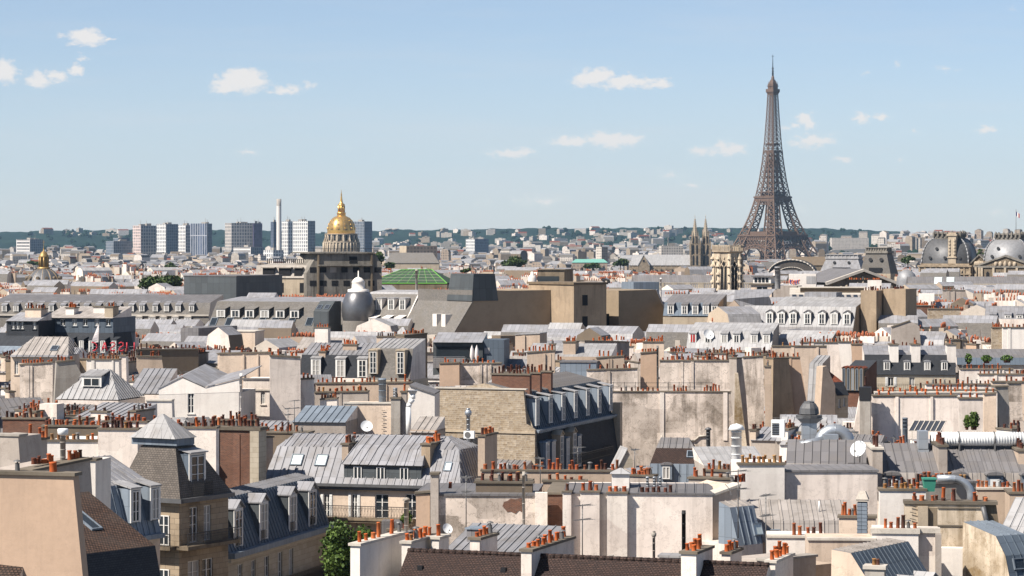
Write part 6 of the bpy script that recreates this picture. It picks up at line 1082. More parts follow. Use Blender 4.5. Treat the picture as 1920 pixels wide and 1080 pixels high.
b = H('white_cube_house', 'bright white house with one tall window, a butterfly zinc roof and a slim pipe', 298, 727, 270, 448, -5, vt=700, vb=790); b.win(352, 733, 364, 775, 'f'); b.body(9, 'white2', z1=b.z - .5); b.polywall([(298, 728.5), (341, 708), (384, 727), (448, 711), (450, 735), (298, 740)], 'white2', .4, -.02, 'gable_wall'); mb = MB(); P = [Vector(b.loc(x, y, -.1)) for x, y in ((296, 729), (341, 707), (384, 726), (450, 710))]
for p, q in zip(P, P[1:]): mb.prism([p, q, q + Vector((.9, 7, .9)), p + Vector((.9, 7, .9))], (0, 0, .08))
mb.build('zinc_roof', 'zinc', b.root); flue(452, 700, 790, 266, 2.4, 'slim white downpipe stack at the corner of the bright white house', 'white2', 0); pwall('white garden wall left of the bright white house', [(274, 752), (322, 752), (326, 790), (274, 790)], 262, 'white2', n=0, cap='capw')
pwall('wide cream wall above the butterfly zinc roof', [(411, 664), (510, 662), (512, 712), (411, 715)], 288, 'cream', n=8); b = H('grey_annex', 'pale grey annex with two small windows right of the slim white downpipe', 456, 712, 280, 512, -4, vb=790); b.win(463, 736, 474, 760, 'w'); b.win(489, 734, 497, 758, 'w'); b.body(6, 'white'); b.cope(D=.6, mat='zincg'); b.box('string_course', -.05, b.W, -.1, -.005, b.z - 1.1, b.z - .95, 'capw')
pwall('tall grey-white windowless wall with an iron ladder and pots', [(506, 668), (563, 671), (564, 785), (506, 790)], 274, 'white', 6, n=5, pot='poto'); pwall('lower grey-white wall stepping down right of the iron ladder', [(564, 712), (589, 711), (590, 772), (564, 785)], 276, 'white', 6, n=3); mb = MB()
b = H('dark_mansard_house', 'charcoal slate mansard with three shadowed french windows under a curved zinc top', 562, 708, 332, 700, -12, vt=645, vb=715); b.body(8, 'white', z1=b.z); b.roof([(0, 0), (.9, 2.7), (5, 4.0), (8, 3.2)], ['slate', 'zinc', 'zinc']); 
for x in (584, 630, 671): q = b.loc(x, 705, .1); b.dorm3(q[0], q[0] + 1.15, b.z + .1, b.z + 2.3, .02, 'flat', 'zincd', 'zincw', 2, 'f')
b.stack(643, 645, 1.7, .8, 2, 7, 2.5, 'beige', 1, 'poto'); b.stack(598, 658, .8, 3, 2.6, 8, .8, 'beige', 2, 'poto')
b = H('stone_dormer_house', 'ornate stone house with arched stone dormers on a bluish slate roof', 688, 712, 322, 768, -16, vt=640, vb=718); b.body(7, 'ashlar'); b.roof([(0, 0), (1.3, 3.6), (6, 4.6)], ['slateg', 'zincw']); b.box('cornice', -.2, b.W + .1, -.4, -.01, b.z - .3, b.z, 'stone')
for x in (692, 743): q = b.loc(x, 710, -.1); b.dorm3(q[0], q[0] + 1.05, b.z + .7, b.z + 3.4, -.15, 'arch', 'stone', 'stone', 2.2, front='stone')
pwall('pair of tall brown chimney slabs right of the ornate stone dormers', [(758, 630), (801, 626), (802, 716), (762, 716)], 334, 'brown', 34, D=2, n=10, pot='poto'); b = H('penthouse', 'modern dark penthouse with a zinc roof, long glass front and white parasols', 812, 640, 345, 905, -8, vt=628, vb=680); b.body(7, 'leadgrey', z0=10); b.roof([(-.6, -.1), (4, 1.0)], ['zinc']); b.pxbox('glass_front', 818, 880, 650, 670, -.05, .06, 'glass'); b.pxbox('terrace', 812, 872, 672, 690, -1.6, 1.5, 'zincg'); mb = MB(); p, q = b.loc(812, 669, -1.6), b.loc(872, 669, -1.6); mb.tube(p, q, .03, 4); mb.tube((p[0], p[1], p[2] - .5), (q[0], q[1], q[2] - .5), .02, 4); mb.build('railing', 'rail', b.root)
for x in (885, 894): p = b.loc(x, 662, -.9); mb = MB(); mb.lathe([(.1, -.9), (.28, -.4), (.2, .5), (.02, 1.0)], 8, (p[0], p[1]), z0=p[2]); mb.build('folded_parasol', 'cloth', b.root)
b.body(5, 'zincd', s0=b.W, s1=b.W + 2.6, t0=.4, z1=b.z + .2, z0=10, name='dark_wing'); b.pxbox('wing_window', 908, 918, 652, 663, .35, .06, 'zincw')
pwall('pinkish wall block with five pots on top, right of the white dormered front', [(824, 682), (861, 681), (862, 728), (824, 728)], 312, 'peach', n=6, pot='poto'); pwall('blotched pink and grey wall under a zinc hood', [(862, 683), (940, 682), (944, 728), (862, 728)], 313, 'stained', n=8, pot='poto'); b = H('hut_roof', 'small hexagonal zinc hut roof above the rubble wall', 919, 715, 290, 965, -10, vt=692, vb=725, cat='hut'); b.body(2.6, 'grey', z1=b.z); b.roof([(-.2, -.1), (1.3, .95), (2.8, -.1)], ['zincw', 'zincw'], hl=[-.2, 1.1, -.2], hr=[-.2, 1.1, -.2])
pwall('long beige wall with a string of pots, behind the blue cylinder vent', [(592, 720), (772, 718), (772, 762), (592, 762)], 296, 'beige', n=22); pwall('grey chimney wall with a double row of pots left of the blue cylinder vent', [(590, 737), (690, 735), (690, 780), (590, 780)], 284, 'grey', n=18, rows=2); pwall('low white chimney wall with four pots above the zinc mansard', [(600, 750), (632, 748), (632, 775), (600, 775)], 276, 'white', n=6)
b = H('flat_zinc_house', 'low zinc roof in front of the tall grey-white windowless wall', 548, 790, 250, 648, -8, vt=768, vb=805); b.body(6, 'grey'); b.roof([(-.2, -.05), (5.6, 1.1)], ['zincm']); pwall('beige wall with pots and small ladder rungs, left of the rusty brick chimneys', [(988, 662), (1040, 658), (1041, 690), (988, 690)], 330, 'beige', n=8, pot='poto'); pwall('tan wall with three pots right of the blue zinc hut', [(1118, 672), (1170, 668), (1174, 692), (1118, 692)], 328, 'beige', n=6, pot='poto'); pwall('rough whitewashed wall with a zinc hopper above the blue mansard dormers', [(1100, 695), (1195, 692), (1196, 732), (1100, 735)], 316, 'stained', n=9); b = H('zinc_hut', 'small blue-grey zinc clad hut with upright seams in the centre', 1050, 680, 325, 1118, -6, vt=670, vb=695, cat='hut'); b.body(4, 'zincm'); b.cope(D=4, mat='zincg')
b = H('white_zinc_roof', 'broad bright zinc roof with chimney blocks in front of the tan windowless block', 985, 668, 360, 1145, -10, vt=640, vb=662); b.body(7, 'beige'); b.roof([(0, 0), (6, 1.5)], ['zincw']); b.stack(1056, 640, 1.6, 3, 3, 9, 1, 'beige', 2, 'poto'); b.stack(1030, 644, .7, .8, 2, 2, 1, 'grey', 1, 'poto'); pwall('square beige block with a zinc lid left of the stair tower', [(966, 628), (1012, 626), (1013, 650), (966, 650)], 385, 'beige', -15, D=4, n=0, cap='zincw'); pwall('row of slim grey chimney slabs below the stair tower', [(1096, 640), (1180, 642), (1180, 668), (1096, 668)], 372, 'grey', 30, D=2, n=10, pot='poto'); pwall('cream slab with a line of orange pots under the tan wall slope', [(1205, 642), (1245, 642), (1245, 662), (1205, 662)], 352, 'cream', n=10, pot='poto')
b = H('white_chimney_house', 'low white house with a tall white chimney slab before the boxy dormers', 552, 655, 400, 640, -14, vt=612, vb=655); b.body(6, 'white'); b.roof([(0, 0), (4, 1.6)], ['zincb']); b.stack(590, 613, 2.0, 1.2, 3, 5, .5, 'white2', 1, 'poto'); pwall('two wide cream chimney blocks with dark pots below the white dormers', [(706, 632), (746, 632), (746, 650), (706, 650)], 382, 'cream', n=10, pot='potd'); b = H('pyramid_zinc_house', 'small pyramid shaped pale roof in front of the white dormers', 722, 645, 400, 772, -16, vt=602, vb=648); b.body(4, 'stone', z1=b.z); b.roof([(0, 0), (2, 2.4), (4, 0)], ['zincw', 'zincw'], hl=[0, 1.9, 0], hr=[0, 1.9, 0])
b = H('grey_metal_house', 'large plain grey metal box house with a dark side, at the left centre', 339, 615, 405, 372, -20, vt=612, vb=650, cat='rooftop block'); b.body(13, 'zincg', z0=8); b = H('beige_block', 'beige block with one small square window right of the grey metal box', 430, 622, 400, 478, -10, vt=616, vb=645); b.body(5, 'cream'); b.pxbox('window', 442, 448, 627, 633, -.04, .05, 'void'); b.cope(D=5, mat='capw')
# ================================================================= bottom edge: long tiled roof with white chimney walls
b = H('tiled_house', 'long brown tiled roof with rounded ridge tiles and white chimney walls along the bottom edge', 765, 1031, 160, 1442, -20, vb=1080)
b.body(10, 'white', t0=-5, z1=b.z - 4.7, s0=.3); b.roof([(-5, -4.6), (0, 0), (5, -4.6)], ['tile2', 'tile2'], endmat='white')
mb = MB(); n = int(b.W / .42)
for i in range(n): s = i * b.W / n; mb.tube((s, 0, b.z - .02), (s + b.W / n, 0, b.z - .02), .13, 8, .15)
mb.build('ridge_tiles', 'tile2', b.root)
b.stack(977, 1029, .62, 7.4, 3.4, 13, -1.6, 'white', 2, 'poto'); b.stack(1277, 1033, .86, 3.3, 3.6, 7, -1.5, 'white', 2, 'poto'); b.stack(1353, 1034, .5, 2.4, 2.8, 5, 1.6, 'white', 1, 'poto'); b.stack(881, 1007, .6, 2.9, 2.2, 5, .3, 'white', 1, 'poto')
b.stack(657, 1018, .58, 7.0, 12, 7, -3.6, 'white2', 1, 'poto', 'capw'); b.stack(753, 1014, .55, 3.6, 8, 10, .2, 'white2', 2, 'poto', 'capw'); b.stack(808, 1006, .5, 1.6, 5, 1, 2.6, 'white2', 1, 'poto', 'capw')
for (px, py) in ((788, 1066), (944, 1070)): p = b.slope(px, py, 0); mb = MB(); mb.box(p[0] - .15, p[0] + .15, p[1] - .1, p[1] + .25, p[2] - .1, p[2] + .16); mb.build('roof_vent', 'void', b.root)
p = b.stack(1437, 1050, .5, 4, 9, 5, .4, 'white', 1, 'poto', 'capw')
# stained wall with a patch of bare brick
b = H('stained_wall_house', 'low house with a long blotched grey render wall and a patch of bare red brick', 780, 929, 186, 1003, -4, vb=1010)
b.body(8, 'stained'); b.cope(D=8, mat='zincg'); b.polywall([(942, 949), (945, 941), (952, 939), (957, 935), (967, 936), (978, 934), (979, 960), (973, 957), (967, 963), (958, 959), (951, 960)], 'brick', .05, -.03, 'bare_brick_patch')
b.pxbox('pilaster', 807, 822, 890, 1000, -.35, .9, 'grey'); b.pxbox('pilaster', 780, 806, 927, 1008, -.18, .4, 'peach'); b.copepx([(778, 926), (807, 924)], -.2, .6); b.copepx([(806, 890), (823, 890)], -.4, 1); b.prow(835, 850, 916, 1, .5, .5); b.stack(892, 902, 3.8, .9, 1.2, 11, 1.2, 'brown', 2, 'potd')
b.pxbox('pilaster', 1003, 1026, 924, 1010, -.3, .6, 'white')
b2 = H('brick_flue_wall', 'narrow sooty brick strip with iron rungs between two white pilasters', 1026, 927, 186.2, 1056, -4, vb=1010); b2.body(7.8, 'brick'); mb = MB()
for i in range(5): z = b2.z - .8 - i * .62; mb.tube((-.35, -.05, z), (.25, -.05, z), .02, 4)
mb.build('rungs', 'iron', b2.root); b2.cope(D=7.8)
flue(982, 884, 1006, 183.5, 2.8, 'slim beige vent pipe standing against the blotched render wall', 'conc_light', 0)
b = H('low_zinc_house', 'small low zinc roof behind the white chimney walls, with a boxy hatch', 826, 1037, 173, 1003, -20, vt=1000, vb=1037); b.body(6, 'white'); b.roof([(-.3, -.1), (5.6, 1.35)], ['zinc'], ribs=True); b.box('roof_hatch', *[q for q in (.9, 2.0)], 2.2, 3.4, b.z + .2, b.z + 1.3, 'zincg'); b.box('roof_hatch', .8, 2.1, 2.1, 3.5, b.z + 1.302, b.z + 1.4, 'zincm')
dish(838, 992, 178, .35, 'small dark dish and vents beside the single orange pot on the white wall', 30)
# long white wall with pilasters
b = H('white_wall_house', 'long white blind wall with projecting pilasters and pots along its top', 1055, 926, 182, 1336, -4, vb=1045, vt=905)
b.body(9, 'white'); b.roof([(0, .05), (4.5, .35)], ['zincg'], ribs=True); b.cope(D=.35, mat='zincg', h=.1)
for x0, x1, y, n in ((1055, 1071, 923, 1), (1088, 1124, 923, 3), (1138, 1176, 925, 3)): w_ = b.pxbox('pilaster', x0, x1, y, 1062, -.45, .43, 'white'); b.copepx([(x0 - 1, y), (x1 + 1, y)], -.47, .6, 'cap', .1); b.prow(x0 + 2, x1 - 2, y - 3, n, -.45, .6, w_, 1, 'pot', (0, 2, 1))
b.prow(1200, 1262, 923, 6, .2, .6, None, 1, 'potd', (1, 0)); s0 = b.loc(1147, 920, 2.2); b.box('roof_cabin', s0[0], s0[0] + 1.15, 2.2, 3.2, b.z, b.z + 1.15, 'white2'); mb = MB(); mb.frus((s0[0] - .12, s0[0] + 1.27, 2.05, 3.35, b.z + 1.15), (s0[0] + .5, s0[0] + .65, 2.65, 2.75, b.z + 1.5)); mb.build('cabin_roof', 'zincw', b.root)
for px in (1214, 1227, 1238): flue(px, 896, 917, 184.5, 2.4, 'short metal vent with cap on the flat roof behind the white wall, %s of three' % {1214: 'left', 1227: 'middle', 1238: 'right'}[px], 'metal', 1)
b = H('cream_wall_house', 'cream gable wall with a sloping white parapet and one tiny slit window', 1336, 932, 181.6, 1388, 22, vb=1035); b.win(1350, 978, 1355, 1003, 'd'); b.polywall([(1336, 1045), (1336, 931), (1388, 911), (1388, 1045)], 'cream', 5, .02); mb = MB(); b.copepx([(1336, 931), (1388, 911)], .0, 1.1, 'capw', .16); b.polywall([(1349.5, 1003), (1349.5, 978), (1355, 977), (1355, 1002)], 'void', .05, -.01, 'slit_window'); b.prow(1374, 1400, 905, 4, 1, .6, None, 1, 'potd'); b.foot(0, b.W, 0, 5)
flue(1282, 957, 1062, 163.5, 3.8, 'tall matt black flue pipe in front of the white wall', 'flue', 0); flue(1226, 1005, 1062, 164, 2.6, 'grey flue pipe with a bulbous rusty cowl in front of the white wall', 'conc_light', 3)
b = H('low_white_wall', 'low white parapet with zinc coping at the bottom, left of the four orange pots', 1236, 1045, 166, 1282, -12, vb=1060, cat='wall'); b.body(1.2, 'white2'); b.cope(D=1.2, mat='zincw'); b.pxbox('vent', 1141, 1149, 1041, 1062, .2, .3, 'conc_light')
# pots rows behind the white wall
b = H('party_wall', 'long tan party wall crowned with the longest row of orange pots in the centre', 903, 884, 205, 1163, -3, vb=925, vt=866, cat='wall'); b.body(.9, 'beige'); b.cope(D=.9); b.prow(906, 1160, 881.5, 34, 0, .9, None, 1, 'pot', (0, 1, 0, 2))
b = H('party_wall', 'short tan chimney wall just in front of the longest pot row', 1018, 904, 198, 1099, -3, vb=925, vt=890, cat='wall'); b.body(1.2, 'beige'); b.cope(D=1.2); b.prow(1024, 1092, 902, 5, .2, .8); b = H('party_wall', 'short tan chimney wall with sooty pots left of the white roof cabin', 1180, 893, 196, 1224, -20, vb=918, vt=870, cat='wall'); b.body(1, 'grey'); b.cope(D=1); b.prow(1182, 1222, 891, 13, 0, 1, None, 2, 'pot')
b = H('party_wall', 'tan chimney wall with a few dull pots above the blotched wall', 893, 902, 197, 996, -8, vb=928, vt=885, cat='wall'); b.body(1, 'beige'); b.cope(D=1); b.prow(900, 990, 900, 6, 0, 1, None, 1, 'potd')
# small house with brown tiles
b = H('tiled_house', 'small mansard house with brown tiles above a blue-grey zinc face and one arched dormer', 1219, 869, 226, 1328, -8, vt=828, vb=905); b.body(7, 'grey', z1=b.z - 1.9); b.roof([(-.2, -1.9), (0, 0), (1.5, 1.15), (3.2, 1.9), (6.5, .4)], ['zincm', 'tile2', 'zincg', 'zincg'], hl=[0, 0, .35, .6, .3], hr=[0, 0, 1.2, 1.8, 1.2]); b.dorm(1240, 1259, 872, 899, -.55, 'arch', 'zincm', 'zincg', 1.2, front='zincm'); b.skyl(1297, 859, .85, .8, 1); b.box('parapet', b.W - .6, b.W + 1.2, -.9, -.2, b.z - 2.2, b.z - .5, 'grey')
b = H('party_wall', 'grey chimney cluster with tall mixed pots right of the small brown tiled house', 1291, 898, 205, 1372, -15, vb=925, vt=868, cat='wall'); b.body(1.4, 'grey'); b.cope(D=1.4); b.prow(1294, 1370, 896, 9, .2, 1, None, 2, 'pot', (0, 2, 1)); b.stack(1323, 880, 2.2, .7, 2, 6, 2.2, 'grey', 1)
b = H('zinc_roof_house', 'pale flat zinc roof behind the white cylinder vent', 1320, 873, 220, 1440, 4, vt=850, vb=873); b.body(7, 'grey'); b.roof([(0, 0), (6.8, 1.0)], ['zincw']); b.prow(1395, 1440, 868, 6, .3, .5, None, 1, 'poty'); flue(1381, 806, 868, 207, 9.5, 'fat white cylinder vent with a conical cap', 'plasticw', 1, n=18)
# ================================================================= bottom right corner
b = H('white_wall_house', 'bright white block with ochre pots, right of the fat white cylinder vent', 1386, 872, 192, 1471, 2, vb=948); b.body(5, 'white2'); b.cope(D=.8, mat='cap'); b.prow(1388, 1470, 869, 8, 0, .8, None, 1, 'poty', (0, 1)); b.body(5.2, 'white', s0=b.W, s1=b.loc(1648, 880)[0], t0=.6, z1=b.z - .55, name='lower_wall'); b.cope(s0=b.W, s1=b.loc(1648, 880)[0], t0=.6, D=5, mat='zincg', z=b.z - .55)
b = H('zinc_roof_house', 'house with warm dirty zinc roof and upright zinc panels below the bright white block', 1391, 975, 181, 1602, -2, vt=944, vb=1008); b.body(6, 'cream', z1=b.z - 1.4); b.roof([(-.35, -1.4), (0, 0), (3.6, 1.0), (5, .8)], ['zincb', 'zincb', 'zincb'], sp=.72); b.skyl(1451, 1010, .8, .6, 0); mb = MB(); p = b.slope(1536, 960, 1); mb.tube(p, (p[0], p[1], p[2] + .7), .05, 6); mb.build('vent_pipe', 'plasticw', b.root)
b2 = H('grey_mansard_house', 'shadowed blue-grey zinc mansard flank with a bright skylight beside the cream gable wall', 1385, 1000, 178, 1430, 40, vt=950, vb=1015); b2.body(4, 'white', z1=b2.z - .8); b2.roof([(0, -.8), (.8, 1.6), (1.8, 1.9)], ['zincm', 'zincb'], endmat='zincm'); b2.skyl(1422, 1004, .8, .8, 0, 'glassl')
b = H('low_white_house', 'low white walls with five mixed pots at the lower right', 1438, 1008, 171, 1548, -4, vt=988, vb=1030); b.body(4, 'white2'); b.cope(D=.7, mat='capw'); b.prow(1484, 1545, 1004, 5, .1, .5, None, 1, 'pot', (0, 2)); b = H('low_white_house', 'low white garden wall with a pipe at the very lower right centre', 1516, 1013, 166, 1640, -3, vb=1050); b.body(4, 'cream'); b.cope(D=.5, mat='capw')
b = H('chimney_block', 'small stained chimney block with four pots beside the square metal flue', 1573, 971, 177, 1642, -8, vt=950, vb=1000, cat='chimney'); b.body(1.1, 'cream'); b.cope(D=1.1); b.prow(1575, 1608, 968, 5, 0, 1, None, 1, 'pot', (0, 2)); 
a = at(1617, 1003, 174.5); root = empty('metal_flue', a, R(-12), 'square ribbed metal flue with a cream hood', 'flue'); mb = MB(); mb.box(-.3, .3, -.3, .3, -2, 2.05)
for i in range(9): mb.box(-.32, .32, -.32, .32, i * .24 - .1, i * .24 - .05)
mb.build('shaft', 'zincm', root); mb = MB(); mb.box(-.36, .36, -.36, .36, 2.12, 2.25); mb.frus((-.4, .4, -.4, .4, 2.25), (-.2, .2, -.2, .2, 2.75)); mb.build('hood', 'capw', root); mb = MB(); mb.box(-.26, .26, -.26, .26, 1.95, 2.15); mb.build('grille', 'void', root)
b = H('white_wall_house', 'white house wall with a pale coping and six pots before the stained chimney wall', 1635, 1000, 166, 1722, -7, vt=978, vb=1080); b.body(5, 'white2'); b.cope(D=.5, mat='capw', h=.3); b.prow(1657, 1720, 992, 6, .1, .4, None, 1, 'pot', (0, 2)); b.body(4, 'white', s0=b.W, s1=b.W + 1.25, t0=.55, name='recessed_wall'); b.box('coping', b.W, b.W + 1.3, .4, 1.2, b.z + .01, b.z + .3, 'capw'); b.box('pier', b.W + 1.0, b.W + 1.35, -.1, .54, 0, b.z, 'grey')
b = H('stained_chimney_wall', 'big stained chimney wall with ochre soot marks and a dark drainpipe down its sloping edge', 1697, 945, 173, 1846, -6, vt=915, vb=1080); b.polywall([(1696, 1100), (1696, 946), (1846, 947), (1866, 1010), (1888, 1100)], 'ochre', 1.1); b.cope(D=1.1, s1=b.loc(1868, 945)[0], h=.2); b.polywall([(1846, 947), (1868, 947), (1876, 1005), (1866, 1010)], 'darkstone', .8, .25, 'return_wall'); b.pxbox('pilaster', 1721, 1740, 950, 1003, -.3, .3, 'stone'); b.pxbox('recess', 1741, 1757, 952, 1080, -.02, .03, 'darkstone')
for y, xa, xb in ((952, 1758, 1846), (985, 1758, 1850), (1025, 1793, 1862)): b.pxbox('ledge', xa, xb, y, y + 1.6, -.07, .07, 'cap')
mb = MB(); P = [Vector(b.loc(x, y, -.12)) for x, y in ((1843, 950), (1854, 995), (1868, 1045), (1876, 1100))]; mb.path(P, .16, 8); mb.build('drainpipe', 'leadd', b.root); b.prow(1703, 1862, 942, 16, 0, 1.1, None, 2, 'pot', (0, 1, 2)); mb = MB()
for i in range(5): p = b.loc(1709, 948 + i * 12, -.1); mb.tube((p[0] - .1, -.12, p[2]), (p[0] + .3, -.12, p[2] - .1), .025, 4)
mb.build('rungs', 'iron', b.root); b.pxbox('low_pier', 1759, 1812, 1028, 1100, -.9, .85, 'white2')
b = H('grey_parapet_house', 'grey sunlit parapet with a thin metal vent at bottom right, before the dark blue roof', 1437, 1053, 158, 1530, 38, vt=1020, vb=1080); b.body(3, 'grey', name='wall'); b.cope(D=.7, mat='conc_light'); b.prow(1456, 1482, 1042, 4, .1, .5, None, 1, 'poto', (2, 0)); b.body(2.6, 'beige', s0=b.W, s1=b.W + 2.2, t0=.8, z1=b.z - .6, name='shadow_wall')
b = H('dark_zinc_house', 'dark blue ribbed zinc slope with three gabled dormers at the bottom right', 1595, 1037, 156, 1703, 56, vt=1010, vb=1080); b.body(3.6, 'cream', t0=-2.5, z1=b.z - 3.6); b.roof([(-2.6, -3.6), (0, 0), (1.2, .12)], ['zincd', 'zincb'], endmat='cream', sp=.5)
for s in (1.4, 3.6, 5.8): b.dorm3(s - .5, s + .5, b.z - 3.4, b.z - 1.9, -2.3, 'gable', 'zincm', 'zincw', 2.2)
b = H('chimney_block', 'low square chimney block with two pots at the bottom edge, before the dark blue roof', 1621, 1067, 150, 1658, -15, vt=1050, vb=1080, cat='chimney'); b.body(.8, 'conc_light'); b.cope(D=.8, mat='capw', h=.2); b.prow(1630, 1652, 1062, 2, .1, .6, None, 1, 'poto', (0, 0))
b = H('blue_mansard_house', 'dark blue curved zinc mansard cut by the right edge', 1885, 1042, 168, 1940, 30, vt=995, vb=1080); b.body(5, 'stone', z1=b.z - 2.5); b.roof([(-.9, -3), (0, 0), (.9, 1.1), (4, 1.7)], ['zincd', 'zincd', 'zincm'], endmat='ochre'); b.skyl(1912, 1068, .9, .7, 0)
b = H('zinc_roof_house', 'pale ribbed zinc slope right of the stained chimney wall', 1870, 1000, 186, 1945, -24, vt=940, vb=1000); b.body(6, 'stone'); b.roof([(-.5, -.4), (5, 2.0)], ['zincw']); b = H('tan_wall', 'tan rendered wall cut by the right edge above the pale zinc slope', 1893, 926, 192, 1960, -4, vb=960, cat='wall'); b.body(3, 'beige'); b.cope(D=3); b.prow(1897, 1958, 922, 7, .1, .6)
b = H('low_pale_wall', 'low pale wall with a row of dull red pots below the arched dormers', 1832, 918, 196, 1897, -3, vb=945, vt=900, cat='wall'); b.body(1.5, 'beige'); b.cope(D=1.5, mat='capw'); b.prow(1832, 1894, 915, 8, .2, .8)
b = H('chimney_wall', 'white wall with seven rounded ochre pots in a neat row', 1650, 920, 186, 1736, -3, vt=895, vb=960, cat='wall'); b.body(1.2, 'white2'); b.cope(D=1.2); b.prow(1656, 1734, 916, 8, .1, .5, None, 1, 'poty', (0, 1)); b.prow(1656, 1734, 912, 10, .8, .4, None, 1, 'potd', (2, 0))
b = H('chimney_wall', 'zinc covered chimney wall with a double row of pots below the arched dormers', 1730, 908, 190, 1830, 14, vt=880, vb=925, cat='wall'); b.body(1.6, 'conc_light'); b.cope(D=1.6, mat='zincg'); b.prow(1732, 1790, 904, 13, 0, 1.4, None, 2); b.prow(1780, 1816, 903, 4, -.6, .5, None, 1, 'poty', (0, 1)); a = at(1742, 921, 186.5); root = empty('wheeled_bin', a, 0, 'green plastic bin among the pots', 'bin'); mb = MB(); mb.frus((-.32, .32, -.3, .3, 0), (-.42, .42, -.4, .4, .8)); mb.build('body', 'plasticg', root); mb = MB(); mb.box(-.46, .46, -.45, .45, .8, .9); mb.build('lid', 'plasticg', root)
mb = MB(); a = at(1790, 900, 189); pts = [(-.2 + 1.3 * math.sin(q), 0, 1.1 * math.cos(q) - 1.) for q in [i * math.pi / 16 for i in range(9)]]; mb.sweep([(-1.2, 0, .1)] + pts + [(1.1, 0, -2.)], .26, 14); o = mb.build('bent_duct', 'metal', None, a); tag(o, 'bent shiny metal duct curving down behind the ochre pots', 'duct')
# mansard with arched dormers
b = H('mansard_house', 'long brown-grey zinc roof above a row of arched dormers with white shutters, at the right', 1653, 886, 201, 1945, -2, vt=838, vb=918); b.body(9, 'stone', z1=b.z - 1.9); b.roof([(-.7, -1.9), (0, 0), (5.2, 1.75), (9, .5)], ['zincb', 'zincg', 'zincg']); 
for x in (1673, 1738, 1799, 1865, 1930): b.dorm(x - 14, x + 15, 891, 923, -1.1, 'arch', 'zincg', 'zincg', 2.2, 'd', front='zincm', over=.25); q = b.loc(x - 9, 921, -1.14); b.box('shutter', q[0], q[0] + .72, -1.2, -1.115, b.z - 1.5, b.z - .35, 'shutter')
b.stack(1636, 839, .72, 5.2, 3.2, 3, -.6, 'grey', 1, 'potd', 'capw'); b.stack(1760, 834, .62, 4.6, 3.6, 6, .0, 'grey', 1, 'potd'); b.stack(1909, 842, .7, 3, 2, 3, 1.5, 'beige', 1, 'potd')
a = at(1832, 823, 205); root = empty('air_duct', a, R(-2), 'huge white ribbed air duct lying across the roof at the right', 'duct'); mb = MB(); mb.tube((-3.4, 0, 0), (4.2, 0, 0), .5, 20); 
for i in range(38): x = -3.3 + i * .2; mb.lathe([(.5, 0), (.52, .02), (.52, .06), (.5, .08)], 20) if 0 else mb.tube((x, 0, 0), (x + .05, 0, 0), .525, 20)
mb.build('tube', 'plasticw', root); mb = MB(); mb.box(-4.35, -3.65, -.6, .6, -.7, .6); mb.box(-4.4, -3.6, -.65, .65, -1.1, -.75); mb.build('plenum', 'metal', root); mb = MB()
for x in (-1.4, 1.2, 3.4): mb.tube((x, 0, 0), (x + .08, 0, 0), .56, 20); mb.box(x, x + .1, -.5, .5, -1, -.3)
mb.build('clamp', 'antenna', root)
b = H('zinc_roof_house', 'grey ribbed zinc roof with a white dish, left of the long arched dormer roof', 1474, 869, 204, 1648, -7, vt=838, vb=885); b.body(7, 'white', z1=b.z - 1.4); b.roof([(-.5, -1.4), (0, 0), (4.6, 1.45), (7, .8)], ['zincb', 'zincg', 'zincg']); b.dorm(1592, 1622, 870, 886, -.9, 'flat', 'zincg', 'zincg', 2)
dish(1611, 843, 199, .62, 'white satellite dish in front of the grey ribbed zinc roof', -35); aerial(1602, 808, 885, 198, 'thin aerial mast rising by the white satellite dish', 2)
mb = MB(); a = at(1500, 838, 208); mb.tube((0, 0, 0), (1.9, .6, .35), .42, 16); root = empty('metal_duct', a, 0, 'shiny tapered metal duct with a dark open mouth lying on the roof', 'duct'); mb.build('tube', 'metal', root); mb = MB(); mb.tube((-.02, 0, 0), (.02, .006, .004), .36, 16); mb.build('mouth', 'void', root); mb = MB(); mb.box(1.8, 2.9, .2, 1.2, -.2, .9); mb.build('plenum', 'metal', root)
a = at(1517, 815, 214); root = empty('roof_ventilator', a, 0, 'large dark mushroom ventilator on a square metal stack', 'ventilator'); mb = MB(); mb.frus((-.55, .55, -.5, .5, -1.5), (-.55, .55, -.5, .5, .9)); mb.frus((-.55, .55, -.5, .5, .9), (-1.0, 1.0, -.8, .8, 1.3)); mb.build('stack', 'metal', root); mb = MB(); mb.lathe([(1.0, 1.3), (1.02, 1.5), (.55, 1.55), (.78, 1.6), (.72, 2.05), (.5, 2.4), (.42, 2.45), (.4, 2.55), (0, 2.6)], 12, sm=False); mb.build('hood', 'leadd', root)
mb = MB(); a = at(1565, 832, 212); pts = [(1.05 * math.cos(q), 0, .9 * math.sin(q) + .1) for q in [math.pi * i / 12 for i in range(13)]]; mb.sweep([(-1.05, 0, -1)] + pts[::-1] + [(1.05, 0, -1)], .5, 14); o = mb.build('bent_duct', 'metal', None, a); tag(o, 'big arched galvanised duct beside the mushroom ventilator', 'duct')
a = at(1459, 812, 210); root = empty('air_conditioner', a, R(-10), 'white boxy air conditioner with a dark grille beside the ventilator', 'air conditioner'); mb = MB(); mb.box(-.5, .5, -.4, .4, -.3, 1.0); mb.build('case', 'plasticw', root); mb = MB()
for i in range(7): mb.box(-.42, .1, -.43, -.402, -.1 + i * .13, -.02 + i * .13)
mb.build('grille', 'void', root)
